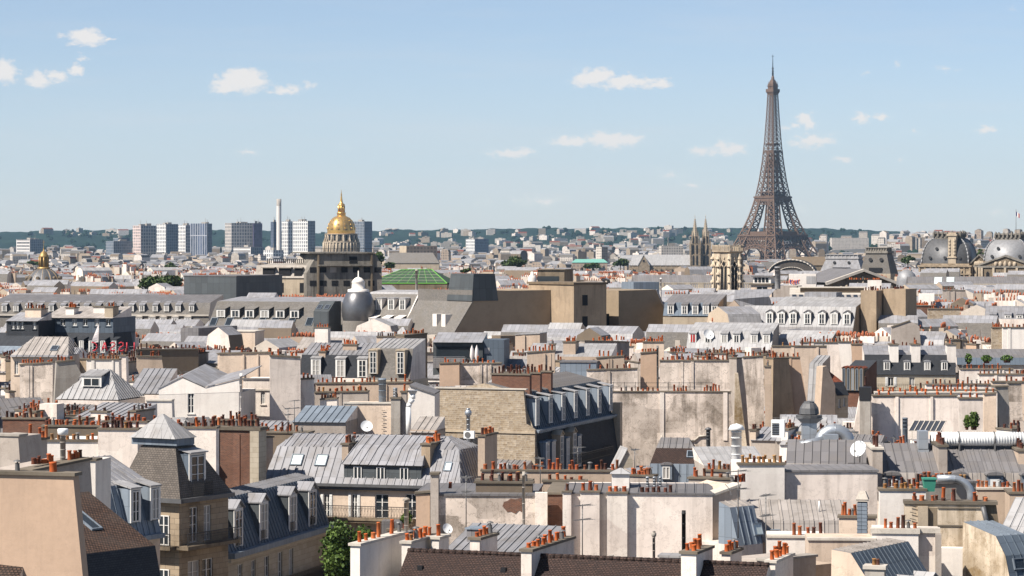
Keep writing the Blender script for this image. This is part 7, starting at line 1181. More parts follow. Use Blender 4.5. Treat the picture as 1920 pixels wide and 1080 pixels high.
# ================================================================= centre: big zinc roof with skylights
b = H('zinc_mansard_house', 'cream apartment house under a broad zinc mansard with two bright skylights and dark dormer band', 497, 902, 231, 866, -16, vt=815, vb=975)
for x0, x1, st in ((607, 618, 'fs'), (659, 670, 'fs'), (703, 728, 'f'), (759, 785, 'f')): b.win(x0, 926, x1, 972, st)
b.body(10, 'cream'); hr_ = [0, .9, 2.6, 2.6, .9, 0]; b.roof([(-.35, -.05), (2.2, 2.75), (4.6, 3.65), (5.4, 3.65), (7.8, 2.75), (10, 0)], ['zinc'] * 5, hl=[-.1, .25, .9, .9, .25, 0], hr=hr_, sp=.66); mb = MB(); mb.box(-.4, b.W + .1, -.55, -.35, b.z - .25, b.z - .02); mb.box(-.2, b.W + .1, -.35, -.01, b.z - .5, b.z - .25); mb.build('gutter', 'leadd', b.root)
b.skyl(554, 873, 1.0, 1.15, 0, 'glassl'); b.skyl(600, 874, 1.0, 1.15, 0, 'glassl'); b.skyl(838, 884, .62, .9, 0, 'glassl')
s0, s1 = b.loc(644, 903, 0)[0], b.loc(789, 903, 0)[0]; mb = MB(); mb.box(s0, s1, .12, 2.2, b.z, b.z + 1.55); o = mb.build('dormer_band', 'leadgrey', b.root); mb = MB(); mb.poly([(s0 - .15, -.1, b.z + 1.56), (s1 + .15, -.1, b.z + 1.56), (s1 - .1, 1.5, b.z + 2.75), (s0 + .35, 1.5, b.z + 2.75)]); mb.poly([(s0 + .35, 1.5, b.z + 2.75), (s1 - .1, 1.5, b.z + 2.75), (s1 - .1, 4.4, b.z + 3.72), (s0 + .35, 4.4, b.z + 3.72)]); mb.poly([(s0 - .15, -.1, b.z + 1.5), (s1 + .15, -.1, b.z + 1.5), (s1 + .15, 2.2, b.z + 1.5), (s0 - .15, 2.2, b.z + 1.5)])
n = 9
for i in range(n + 1):
    f = i / n; a0 = Vector((s0 - .15 + (s1 - s0 + .3) * f, -.1, b.z + 1.56)); a1 = Vector((s0 + .35 + (s1 - s0 - .45) * f, 1.5, b.z + 2.75)); a2 = Vector((a1.x, 4.4, b.z + 3.72))
    for p, q in ((a0, a1), (a1, a2)): mb.prism([p + Vector((-.025, 0, 0)), p + Vector((.025, 0, 0)), p + Vector((.025, -.03, .06)), p + Vector((-.025, -.03, .06))], q - p)
mb.poly([(s1 + .15, -.1, b.z + 1.56), (s1 - .1, 1.5, b.z + 2.75), (s1 - .05, 4.4, b.z + 3.7), (s1, 2.2, b.z + 1.5)]); mb.poly([(s0 - .15, -.1, b.z + 1.56), (s0 + .35, 1.5, b.z + 2.75), (s0 + .3, 4.4, b.z + 3.7), (s0, 2.2, b.z + 1.5)]); mb.build('dormer_roof', 'zinc', o)
for x in (672, 715, 759): q = b.loc(x - 8.5, 900, .12); addwin(o, q[0], .03, b.z + .18, .72, 1.25, 'w')
b.stack(641, 831, .55, 4.6, 2.8, 8, 1.3, 'beige', 2, 'pot', sc=1.2); b.stack(790, 831, .75, 4.2, 3.4, 9, .9, 'tan', 2, 'poto', sc=1.15); b.stack(896, 815, .6, 3.6, 3.4, 6, 3.0, 'beige', 1, 'pot')
b.rail(592, 772, 947, .95, -.8, None, .13, slab='darkstone'); 
for px, py in ((876, 886), (890, 872), (903, 862)): pass
r_ = b.slope(868, 832, 1)
# side slope skylights of the hip
for t_, z_ in ((3.2, .9), (5.2, .9), (6.6, .7)): mb = MB(); x = b.W - .55; mb.prism([(x + .06, t_, b.z + .75), (x + .06, t_ + .8, b.z + .75), (x - .32, t_ + .8, b.z + 1.95), (x - .32, t_, b.z + 1.95)], (.09, 0, .03)); mb.build('skylight', 'glass', b.root)
tree('tree', 'small green bush behind the beige vent pipe on the balcony', 762, 972, 196, 24, 26, 'leaf', 260, .2, seed=31, zb=0, blobs=5)
flue(762, 938, 1002, 190, 4.4, 'fat beige flue pipe with a conical cowl in front of the balcony', 'conc_light', 1)
tree('tree', 'leafy green courtyard tree beside the white chimney walls', 652, 1044, 184, 108, 152, 'leaf', 5200, .15, seed=33, zb=0, blobs=34)
b = H('white_party_wall', 'cream party wall with a blue cylinder vent and iron rungs near the rubble gable', 645, 757, 255, 735, -5, vt=745, vb=818, cat='house'); b.body(4, 'cream'); b.cope(D=.5, mat='capw'); mb = MB()
for i in range(7): p = b.loc(719, 770 + i * 7, -.06); mb.tube((p[0] - .16, -.1, p[2]), (p[0] + .16, -.1, p[2]), .025, 4)
mb.build('rungs', 'iron', b.root); b.stack(733, 745, .85, .9, 4.5, 2, -.2, 'conc_light', 1, 'potd'); b.stack(752, 733, .5, .7, 5, 1, .3, 'grey', 1)
flue(717, 709, 757, 258, 7, 'fat blue-grey cylinder vent on the cream party wall', 'zincm', 0, n=16); flue(741, 727, 748, 255, 4, 'short blue-grey metal cowl on the dark chimney beside the blue cylinder', 'metal', 0)
mb = MB(); a = at(766, 818, 250); k = 250 / F; mb.path([(0, 0, 0), (0, 0, 55 * k), (2 * k, 0, 62 * k), (8 * k, 0, 70 * k), (8 * k, 0, 80 * k)], .24, 12); root = empty('white_flue', a, 0, 'white cranked flue pipe with a lantern cap left of the rubble wall', 'flue'); mb.build('pipe', 'plasticw', root); mb = MB(); mb.frus((8 * k - .3, 8 * k + .3, -.3, .3, 80 * k), (8 * k - .42, 8 * k + .42, -.42, .42, 86 * k)); mb.build('cap', 'metal', root)
dish(687, 800, 239, .52, 'beige satellite dish standing on the zinc roof ridge', 10)
b = H('white_gable_house', 'white gable end and slanting zinc roof tucked left of the rubble stone wall', 769, 728, 262, 815, -4, vb=805, vt=722); b.polywall([(769, 815), (768, 724), (815, 740), (815, 815)], 'white2', 5); b.copepx([(768, 724), (815, 740)], -.05, 5.2, 'zincg'); b.foot(0, b.W, 0, 5); b = H('zinc_roof_house', 'small brown ribbed zinc roof at the foot of the rubble stone wall', 769, 806, 246, 816, -14, vt=782, vb=815); b.body(3.4, 'beige'); b.roof([(-.3, -.2), (3.2, 1.0)], ['zincb'])
# rubble wall and blue mansard
b = H('corner_mansard_house', 'tall house with big rubble stone gable, shadowed blue mansard and three brick chimneys', 1001, 806, 268, 1148, 71, vt=722, vb=885)
clear(812, 1003, 718, 868, 262); clear(640, 735, 722, 815, 254); Dp = 10.; b.body(Dp, 'rubble', z1=b.z - 5.8, s0=.02); zt = b.loc(1001, 731, 0)[2]; D0 = -b.loc(0, 0, 0)[0] if 0 else 9.6
mb = MB(); mb.prism([(-.45, -.25, 0), (-.45, 9.9, 0), (-.45, 9.9, zt), (-.45, .9, zt), (-.45, .6, b.z + .6), (-.45, -.25, b.z)], (.45, 0, 0)); mb.build('rubble_gable', 'rubble', b.root); b.box('coping', -.55, .1, .6, 10, zt + .003, zt + .12, 'capw'); b.box('string_course', -.56, -.451, -.3, 9.9, b.z - .35, b.z - .15, 'stone')
b.roof([(-.9, -5.6), (-.15, -.45), (0, 0), (1.3, 3.5), (5, 4.4), (9.9, 3.5)], ['slate', 'zincm', 'zincd', 'zincg', 'zincg'], s0=.01, endmat='rubble'); mb = MB(); mb.box(0, b.W, -.5, -.02, b.z - .3, b.z - .02); mb.box(0, b.W, -.62, -.5, b.z - .12, b.z); mb.build('cornice', 'zincm', b.root)
for i in range(7): s = .35 + i * (b.W - 1.6) / 6; b.dorm3(s, s + 1.0, b.z + .35, b.z + 3.0, -.05, 'flat', 'zincm', 'zincw', 3.2)
for s in (.8, 2.7, 7.2, 11.): b.dorm3(s, s + .9, b.z - 4.4, b.z - 1.3, -.95, 'arch', 'zincm', 'zincm', 1.2)
for s in (4.9, 9.): b.dorm3(s, s + 1.15, b.z - 4.8, b.z - .8, -1.0, 'gable', 'stone', 'stone', 1.4, front='stone')
for s, l in ((1.7, 3.9), (4.9, 4.1), (8.3, 4.4)): b.stack3(s, 1.0, b.z + 5.3, .6, l, 4., 10, 'brick', 1, 'potd', 'cap', (0, 2, 2))
b.box('corner_pier', b.W - .1, b.W + .7, -.9, 0, 0, b.z + 1.2, 'stone'); b.rail(1080, 1150, 853, .9, -1.6, None, .2, slab=None)
b = H('old_stained_wall', 'huge blotched pale party wall with a raised white band, right of the blue mansard', 1122, 735, 305, 1370, -3, vt=712, vb=880, cat='wall'); b.polywall([(1122, 900), (1122, 735), (1370, 735), (1376, 800), (1379, 900)], 'stained', 5); b.pxbox('pilaster', 1237, 1245, 736, 826, -.12, .1, 'white'); b.pxbox('pilaster', 1356, 1364, 736, 826, -.1, .08, 'white'); b.cope(D=.6, h=.12); b.prow(1148, 1240, 733, 9, .1, .6, None, 1, 'pot', (0, 1)); b.prow(1262, 1290, 733, 5, .1, .6); b.prow(1318, 1352, 733, 6, .1, .6, None, 1, 'pot', (2, 0)); b.foot(0, b.W, 0, 5)
mb = MB(); p, q = Vector(b.loc(1130, 735, .4)), Vector(b.loc(1335, 735, .4))
for z in (.1, .55, 1.0): mb.tube(p + Vector((0, 0, z)), q + Vector((0, 0, z)), .03, 4)
for i in range(11): e = p.lerp(q, i / 10); mb.tube(e, e + Vector((0, 0, 1.1)), .035, 4)
mb.build('railing', 'iron', b.root); mb = MB(); P = [Vector(b.loc(x, y, -.12)) for x, y in ((1240, 816), (1243, 826), (1302, 826), (1311, 818), (1326, 817))]; mb.path(P, .09, 6); mb.build('pipe', 'capw', b.root)
b = H('lean_to_house', 'small lit lean-to gable between the blue mansard and the blotched wall', 1160, 868, 252, 1180, 10, vt=845, vb=892); b.polywall([(1158, 900), (1159, 880), (1176, 843), (1186, 862), (1186, 900)], 'ashlar', 3); b.copepx([(1158, 880), (1176, 842)], -.05, 3, 'zincw', .1); b.foot(0, b.W, 0, 3)
flue(1328, 806, 830, 235, 4, 'sooty square chimney cowl behind the small brown tiled house', 'leadd', 1)
# aerials in front
for px, yt, yb, Y, t in ((1013, 858, 908, 196, 'grid panel aerial above the long pot row'), (1092, 945, 1040, 172, 'aerial with two yagis before the white wall'), (1384, 880, 1000, 178, 'dark aerial mast at the right end of the cream gable wall'), (1436, 925, 1060, 168, 'aerial mast on the low white house'), (874, 892, 990, 182, 'thin dark aerial before the blotched wall'), (1190, 842, 882, 215, 'bare mast in front of the huge blotched wall'), (1083, 838, 872, 225, 'yellowed fish bone aerial before the blue mansard'), (552, 750, 800, 246, 'cluster aerial over the chimney left of the zinc mansard'), (540, 765, 806, 244, 'lower aerial beside the cluster aerial')): aerial(px, yt, yb, Y, t, rng.choice((1, 2, 3)))
a = at(880, 822, 234); root = empty('air_conditioner', a, R(-14), 'white air conditioner with a round fan on the hipped zinc roof', 'air conditioner'); mb = MB(); mb.box(-.45, .45, -.2, .2, 0, .62); mb.build('case', 'plasticw', root); mb = MB(); mb.tube((-.1, -.2, .31), (-.1, -.23, .31), .25, 18); mb.build('fan', 'antenna', root)
flue(878, 778, 815, 243, 3.5, 'grey metal mushroom vent before the rubble stone wall', 'metal', 3)
# ================================================================= bottom left: gables, tiled roof and the street front
b = H('beige_gable_house', 'big plain peach gable wall with a dark coping in the bottom left corner', -20, 890, 138, 138, -14, vt=872, vb=1080)
b.polywall([(-20, 1100), (-20, 889), (137, 893), (157, 1100)], 'peach', .7); b.copepx([(-22, 889), (140, 893)], -.05, .8, 'cap', .16); b.body(5, 'peach', s0=-.5, s1=b.loc(20, 950)[0], t0=.7, z1=b.z - 3, name='rear_wall'); b.prow(14, 36, 884, 1, .2, .6, None, 1, 'poto', (1,)); b.prow(86, 106, 886, 1, .1, .5, None, 1, 'poto', (1,), 1.3)
b = H('tiled_house', 'house with a sunlit brown tiled slope over a dark slate mansard, beside the peach gable', 150, 1040, 152.5, 291, 52, vt=925, vb=1080); b.body(6, 'cream', z1=b.z - 5.2); b.roof([(-1.3, -5.2), (0, 0), (5.4, 2.75), (9, 0)], ['slate', 'tile', 'tile'], endmat='tan'); b.skyl(182, 994, .8, 1.9, 1)
b = H('tiled_house', 'corner of a brown tiled roof with a ridge in the very bottom left corner', -20, 1056, 138, 46, -8, vb=1080); b.body(4, 'peach', z1=b.z - 1.6); b.roof([(-2, -1.5), (0, 0), (3, -2)], ['tile', 'tile'], hr=[0, .02, 0]); b.stack(-30, 1030, .4, .4, .5, 0, .5)
b = H('grey_party_wall', 'grey party wall with a receding dark coping behind the peach gable', 62, 884, 163, 170, 50, vt=845, vb=925, cat='house'); b.polywall([(62, 960), (62, 885), (169, 863), (175, 960)], 'grey', 3.6); b.copepx([(60, 885), (171, 862)], -.08, 1.2, 'cap', .14); b.prow(62, 108, 872, 8, .2, .8, None, 1, 'pot', (0, 1)); b.prow(130, 168, 864, 7, .2, .8, None, 1, 'pot', (0, 1, 0)); b.foot(0, b.W, 0, 3.6)
flue(118, 816, 872, 166, 5.2, 'big white bowl-shaped ventilator on a cranked grey pipe', 'conc_light', 2); b = H('cream_wall', 'narrow cream wall end right of the receding dark coping', 160, 864, 172, 179, -10, vb=900, cat='wall'); b.body(3, 'white2'); b.cope(D=1)
b = H('grey_party_wall', 'plain shadowed grey wall end at the left edge above the peach gable', -15, 817, 185, 35, -20, vb=885, cat='house'); b.polywall([(-15, 900), (-15, 816), (34, 819), (40, 900)], 'grey', 3); b.cope(D=1, mat='conc_light')
b = H('chimney_block', 'stout weathered chimney block with four slim pots left of the long white wall', 38, 826, 188, 62, -24, vt=805, vb=865, cat='chimney'); b.body(1.7, 'grey'); b.cope(D=1.7, o=.14, h=.2); b.prow(42, 78, 820, 6, .1, 1.4, None, 1, 'pot', (0, 2))
b = H('white_wall_house', 'long clean white wall topped by a neat row of ochre pots, at the left', 87, 828, 206, 249, -3, vt=808, vb=872); b.body(6, 'white2'); b.cope(D=.7, h=.14); b.prow(92, 247, 824.5, 16, 0, .6, None, 1, 'poty', (0, 0, 1)); b.body(3, 'cream', s0=b.W + .01, s1=b.W + .3, t0=.8, z1=b.z - .05, name='side_wall')
mb = MB(); p = [Vector(b.loc(x, y, -.04)) for x, y in ((187, 838), (200, 838), (205, 857), (190, 857), (187, 838))]; mb.path(p, .02, 4); mb.build('iron_loop', 'antenna', b.root); b.prow(185, 250, 814, 12, 1.2, .8, None, 2, 'potd', (3, 2, 0))
# blue zinc mansard and pavilion on the street
b = H('blue_zinc_house', 'blue-grey zinc mansard with two white dormer windows above the tiled slope', 205, 1012, 178, 300, 58, vt=865, vb=1000); b.body(6, 'cream', z1=b.z - .2, s0=0); b.roof([(-.1, 0), (.9, 3.3), (4.2, 4.9), (6.5, 3.3)], ['zincm', 'zinc', 'zinc'], hl=[0, .9, 1.2, .9]); 
for s in (1.9, 3.9): b.dorm3(s, s + .95, b.z + .9, b.z + 3.1, -.15, 'flat', 'zincm', 'zincw', 2.6)
b.box('cornice', 0, b.W, -.45, -.1, b.z - .3, b.z, 'zincm'); s = b.loc(186, 905, 3)[0]
b = H('slate_pavilion', 'corner house with pyramid zinc top, lit slate slope and tall french window with iron railing', 336, 936, 196, 428, 60, vt=792, vb=1080)
for s0, s1 in ((1.2, 2.2), (2.9, 3.8)): b.holes.append((s0, s1, b.z - 3.2, b.z - .7, 'f')); b.holes.append((s0 - .2, s1 + .2, b.z - 6.9, b.z - 4.5, 'f'))
b.body(5, 'ashlard', s1=b.W); b.roof([(-.35, .05), (1.15, 3.55), (1.5, 3.7), (3.9, 3.7), (4.2, 3.55), (5.4, .05)], ['slateb', 'zincm', 'zinc', 'zincm', 'slateb'], hl=[-.35, 1.1, 1.4, 1.4, 1.1, -.35], hr=[0, b.W - 3.4, b.W - 3.2, b.W - 3.2, b.W - 3.4, 0])
mb = MB(); s1 = 3.0; zb = b.z + 3.9; mb.frus((.9, s1, .9, 4.9, zb - .25), (.9, s1, .9, 4.9, zb + .25)); mb.build('roof_base', 'zincm', b.root); mb = MB(); mb.frus((.6, s1 + .2, .8, 4.9, zb + .25), (1.75, 1.95, 2.75, 2.95, zb + 1.9))
for q in range(5):
    f = (q + .5) / 5
    for a0 in (Vector((.6 + 2.6 * f, .8, zb + .25)), Vector((.6, .8 + 4.1 * f, zb + .25))): mb.tube(a0, a0.lerp(Vector((1.85, 2.85, zb + 1.95)), .93), .035, 4)
mb.build('pyramid_roof', 'zincw', b.root); mb = MB(); mb.box(-.5, b.W, -.6, -.3, b.z - .25, b.z + .05); mb.box(-.6, -.3, -.6, 5.2, b.z - .25, b.z + .05); mb.build('gutter', 'leadd', b.root)
b.dorm3(1.4, 3.3, b.z + .25, b.z + 3.1, .2, 'flat', 'zincd', 'zincw', 2.6, 'f', over=.25)
for z in (b.z + .15,): mb = MB(); [mb.tube((1.2 + i * .13, -.4, z), (1.2 + i * .13, -.4, z + .9), .018, 4) for i in range(18)]; mb.tube((1.2, -.4, z + .9), (3.5, -.4, z + .9), .03, 4); mb.build('railing', 'iron', b.root)
for i, (z, l) in enumerate(((b.z - 2.4, .85), (b.z - 6.2, .95))):
    mb = MB(); mb.box(-.3, b.W, -1.0, -.01, z - .9 - .25, z - .9); o = mb.build('balcony', 'darkstone', b.root); mb = MB()
    for q in range(int((b.W + .3) / .13)): mb.tube((-.3 + q * .13, -.95, z - .9), (-.3 + q * .13, -.95, z), .018, 4)
    mb.tube((-.3, -.95, z), (b.W, -.95, z), .035, 4); mb.tube((-.3, -.95, z - .2), (b.W, -.95, z - .2), .02, 4); mb.tube((-.3, -.95, z - .8), (b.W, -.95, z - .8), .02, 4); mb.build('railing', 'iron', o)
b.box('oriel', 1.0, 4.1, -.45, -.005, 0, b.z - 3.6, 'ashlard') if 0 else None
for z in (b.z - 2.4, b.z - 6.2):
    mb = MB(); mb.box(-.95, -.01, .1, 4.4, z - 1.15, z - .9); o = mb.build('balcony', 'darkstone', b.root); mb = MB()
    for q in range(34): mb.tube((-.9, .1 + q * .125, z - .9), (-.9, .1 + q * .125, z), .018, 4)
    mb.tube((-.9, .1, z), (-.9, 4.4, z), .035, 4); mb.tube((-.9, .1, z - .2), (-.9, 4.4, z - .2), .02, 4); mb.tube((-.9, .1, z - .8), (-.9, 4.4, z - .8), .02, 4); mb.build('railing', 'iron', o)
    for t_ in (1.3, 3.1): addwin(b.root, -.08, t_ + .45, z - .9, .9, 2.1, 'f', -math.pi / 2)
b.body(2.4, 'cream', s0=-2.6, s1=-.02, t0=4.6, z1=b.z - 1.0, name='corner_wall')
# street front with three zinc dormers
b = H('dormer_street_house', 'long shadowed street front with three gabled zinc dormers and an ornate iron balcony', 425, 1040, 205, 614, 74, vt=905, vb=1080)
for s in (2.2, 4.9, 7.7, 10.6, 13.): b.holes.append((s, s + .95, b.z - 3.3, b.z - 1.0, 'f'))
b.body(4, 'ashlar'); b.roof([(-.2, .1), (1.2, 3.9), (2.6, 4.2), (4, 3.2)], ['zincd', 'zinc', 'zinc'], endmat='zincd'); b.box('gutter', -.2, b.W + .1, -.75, -.2, b.z - .3, b.z + .12, 'zincm'); b.box('cornice', -.1, b.W, -.4, -.01, b.z - .6, b.z - .3, 'ashlar')
for i, s in enumerate([b.loc(x, 960, -.05)[0] for x in (438, 486, 541, 578)]): b.dorm3(s, s + 1.7, b.z + .35, b.z + 3.25, -.05, 'gable', 'leadgrey', 'zinc', 3.4, 'f', over=.25); mb = MB(); [mb.tube((s + .1 + q * .12, -.18, b.z + .4), (s + .1 + q * .12, -.18, b.z + 1.1), .015, 4) for q in range(8)]; mb.tube((s + .05, -.18, b.z + 1.1), (s + 1., -.18, b.z + 1.1), .025, 4); mb.build('window_guard', 'iron', b.root)
mb = MB(); z = b.z - 2.7; L = b.W + 1; mb.box(-.5, L, -1.1, -.01, z - 1.25, z - 1.0); o = mb.build('balcony', 'darkstone', b.root); mb = MB()
for q in range(int(L / .11)): mb.tube((q * .11, -1.05, z - 1), (q * .11, -1.05, z), .016, 4, caps=False); mb.tube((q * .11, -1.05, z - 1), (q * .11 + .11, -1.05, z - .15), .012, 4, caps=False)
mb.tube((-.5, -1.05, z), (L, -1.05, z), .035, 4); mb.tube((-.5, -1.05, z - .16), (L, -1.05, z - .16), .02, 4); mb.tube((L, -1.05, z), (L, 0, z), .03, 4); mb.build('railing', 'iron', o)
# tall brick chimney with stone edges
b = H('brick_chimney_house', 'tall dark red brick chimney wall with toothed stone edges and dark pots', 411, 806, 228, 470, -15, vt=775, vb=922); b.body(1.6, 'brick', s0=0, s1=b.loc(469, 850)[0]); b.box('quoins', b.loc(469.5, 850)[0], b.loc(486, 850)[0], -.12, 1.7, 0, b.z, 'ashlar'); b.box('quoins', b.loc(384, 850)[0], -.01, -.1, 1.6, 0, b.z, 'ashlar'); b.box('recess', b.loc(438, 850)[0], b.loc(450, 850)[0], -.06, -.003, 0, b.z - .3, 'brick'); b.cope(s0=b.loc(384, 850)[0], s1=b.loc(486, 850)[0], D=1.6, h=.25, o=.15); b.prow(392, 484, 798, 12, 0, .6, None, 1, 'potd', (0, 2)); b.prow(392, 484, 797, 9, .9, .6, None, 1, 'pot', (0, 2)); mb = MB(); w0 = b.loc(346, 850)[0]; b.body(2.5, 'white2', s0=w0, s1=b.loc(383, 850)[0], t0=.3, z1=b.z - .1, name='white_wall'); b.cope(s0=w0, s1=b.loc(383, 850)[0], t0=.3, D=1, z=b.z - .1)
b.prow(352, 382, 803, 4, .4, .7, None, 1, 'potd')
# rows of pots left of the brick chimney
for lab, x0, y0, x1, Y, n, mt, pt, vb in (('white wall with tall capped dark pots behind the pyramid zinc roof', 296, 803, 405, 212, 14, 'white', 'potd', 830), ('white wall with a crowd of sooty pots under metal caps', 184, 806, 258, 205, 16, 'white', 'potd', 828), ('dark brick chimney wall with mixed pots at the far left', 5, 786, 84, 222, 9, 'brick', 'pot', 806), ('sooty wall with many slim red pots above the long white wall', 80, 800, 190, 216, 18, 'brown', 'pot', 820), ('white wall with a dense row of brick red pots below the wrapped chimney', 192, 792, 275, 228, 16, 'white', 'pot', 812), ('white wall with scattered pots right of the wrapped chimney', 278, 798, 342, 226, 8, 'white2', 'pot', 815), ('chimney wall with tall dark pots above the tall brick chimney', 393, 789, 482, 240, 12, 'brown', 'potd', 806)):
    b = H('party_wall', lab, x0, y0, Y, x1, -6, vt=y0 - 16, vb=vb, cat='wall'); b.body(1.1, mt); b.cope(D=1.1); b.prow(x0 + 2, x1 - 2, y0 - 2, n, 0, 1, None, 2, pt, (0, 2, 1))
b = H('chimney_house', 'grey chimney wall with orange pots at the left shoulder of the zinc mansard', 486, 812, 247, 577, -10, vt=792, vb=830); b.body(2.2, 'brown'); b.cope(D=2.2); b.prow(490, 572, 809, 11, .1, 1.5, None, 2, 'pot')
b = H('grey_party_wall', 'grey-brown blotched end wall between the brick chimney and the zinc mansard', 486, 822, 240, 512, 40, vb=900, cat='wall'); b.body(3, 'grey'); b.cope(D=3)
# ================================================================= ordinary roofs between the landmarks
ANCH = [(o['label'], CX + o.location.x * F / o.location.y, o.location.y) for o in col.objects if o.parent is None and o.get('label') and o.get('category') in ('wall', 'house', 'church', 'tower', 'palace', 'dome', 'rooftop block') and 60 < o.location.y < 1300 and o.get('group') is None]
USED = set()
def short(l):
    for s in (' with ', ' of ', ' under ', ' above ', ' below ', ' at ', ' in ', ', ', ' beside ', ' behind ', ' among ', ' before ', ' right ', ' left ', ' topped ', ' and ', ' cut '):
        l = l.split(s)[0]
    return l
def flabel(head, px, Y):
    for lab, ax, ay in sorted(ANCH, key=lambda a: abs(a[1] - px) + abs(a[2] - Y) * .35):
        d = 'left of' if px < ax - 25 else 'right of' if px > ax + 25 else 'in front of' if Y < ay else 'behind'
        t = f'{head} {d} the {short(lab)}'
        if t not in USED and len(t.split()) <= 16: USED.add(t); return t
    return head
WN = {'white': 'white', 'white2': 'bright white', 'cream': 'cream', 'beige': 'beige', 'grey': 'grey', 'peach': 'peach', 'stone': 'stone', 'brown': 'dark brown', 'tan': 'tan'}
r = random.Random(77); NF = 0; cand = []
for i in range(12000):
    px = r.uniform(-20, 1950); y = 1. / r.uniform(1 / 1250., 1 / 222.); cand.append((y, px))
cand.sort()
sm = MB(); NS = 0
for y, px in cand:
    x = (px - CX) * y / F; w_ = r.uniform(4, 10) if y < 500 else r.uniform(5, 13); D = r.uniform(4, 7.5); zt = r.gauss(23.0, 1.2) if y < 420 else r.gauss(23.2, 1.5) if y < 750 else r.gauss(22.5, 2)
    k_ = F / y; hd = .5 * math.hypot(w_, D); pa, pb = px + (w_ / 2 - hd) * k_ - 3, px + (w_ / 2 + hd) * k_ + 3; lim = max([q[3] for q in CLEAR if pb > q[0] and pa < q[1] and y < q[4] + 12] + [0]); zlim = CZ - (lim + 1 - HY) / k_; zt = min(zt, 26.5, zlim - 1.7)
    if zt < 11 or footed(x + w_ / 2 * .9, y + D / 2, min(w_, D) * .5): continue
    if NF > 470 or y > 640:
        g = gz(x, y); a = R(r.choice((-19, -19, -8, 71, 30)) + r.gauss(0, 4)); kk = r.choice((0, 1, 1, 2, 2)); dz = (0, 3., 4.6)[kk]; zz = min(zt, zlim - (.8 if kk == 0 else 2.2)) - g
        if zz < 9: continue
        put_house(sm, r, x + w_ / 2, y + D / 2, g, w_, D, zz, a, kk, r.choice((0, 0, 1, 1, 10, 10, 4, 3)), r.choice((5, 7, 7, 7, 6, 4)), False); FOOT.append((x + w_ / 2, y + D / 2, min(w_, D) * .42)); NS += 1
        if kk and zlim - g - zz > 1.2:
            for q in range(r.choice((2, 3, 4))):
                s_, t_ = r.uniform(-.5, .5) * w_, r.uniform(-.4, .4) * D; l = r.uniform(.8, 2.4); zc = min(zz + r.uniform(2.5, 4.2), zlim - g - .6); ca, sa = math.cos(a), math.sin(a); c_ = lambda u_, v_, z_: (x + w_ / 2 + (s_ + u_) * ca - (t_ + v_) * sa, y + D / 2 + (s_ + u_) * sa + (t_ + v_) * ca, g + z_)
                lx, ly = (l, .35) if r.random() < .5 else (.35, l); mw = r.choice((0, 1, 10, 3)); sm.prism([c_(-lx, -ly, 8), c_(lx, -ly, 8), c_(lx, ly, 8), c_(-lx, ly, 8)], (0, 0, zc - 8), mw)
                n_ = max(2, int(l * 2 / .55))
                for i_ in range(n_): f_ = (i_ + .5) / n_ * 2 - 1; hh = r.uniform(.4, .8); sm.tube(c_(lx * f_ if lx > ly else 0, 0 if lx > ly else ly * f_, zc), c_(lx * f_ if lx > ly else 0, 0 if lx > ly else ly * f_, zc + hh), .15, 5, .13, m=9)
        for q in range(r.choice((3, 5, 7))):
            s_, t_ = r.uniform(-.5, .5) * w_, r.uniform(-.5, .2) * D; ca, sa = math.cos(a), math.sin(a); cx_, cy_ = x + w_ / 2 + s_ * ca - t_ * sa, y + D / 2 + s_ * sa + t_ * ca; h_ = r.uniform(.3, 1.4); e_ = r.uniform(.12, .7) if r.random() < .6 else .06; z_ = g + zz + (kk > 0) * r.uniform(.3, 2.2)
            sm.box(cx_ - e_, cx_ + e_, cy_ - e_, cy_ + e_, z_ - 2, min(z_ + h_ + (1.2 if e_ < .1 else 0), zlim - .1), r.choice((3, 4, 7, 10, 0, 9, 4)))
        continue
    kind0 = ('shed', 'shed', 'gable', 'flat', 'flat') if zlim - zt < 3.6 else ('shed', 'gable', 'mansard', 'mansard', 'hip', 'flat')
    g = gz(x, y); ang = r.choice((-19, -19, -8, 12, 30)) + r.gauss(0, 4); py = HY + (CZ - zt) * F / y; wall = r.choice(('white', 'white', 'cream', 'cream', 'grey', 'white2', 'peach', 'beige', 'white2')); kind = r.choice(kind0); zm = r.choice(('zinc', 'zincw', 'zincb', 'zincg', 'zinc')) 
    px2 = px + w_ * math.cos(R(ang)) * F / (y + w_ * math.sin(R(ang))) - 0
    head = {'shed': f'{WN[wall]} house with lean-to zinc roof', 'gable': f'{WN[wall]} house with pitched zinc roof', 'mansard': f'{WN[wall]} house with dormered mansard', 'hip': f'{WN[wall]} house with hipped zinc roof', 'flat': f'{WN[wall]} flat topped house'}[kind]
    b = H({'shed': 'lean_to_house', 'gable': 'gabled_house', 'mansard': 'mansard_house', 'hip': 'hipped_house', 'flat': 'flat_roofed_house'}[kind], flabel(head, px, y), px, py, y, px2, ang); CLEAR.pop(); NF += 1; W = b.W; far_ = y > 520
    b.body(D, wall); 
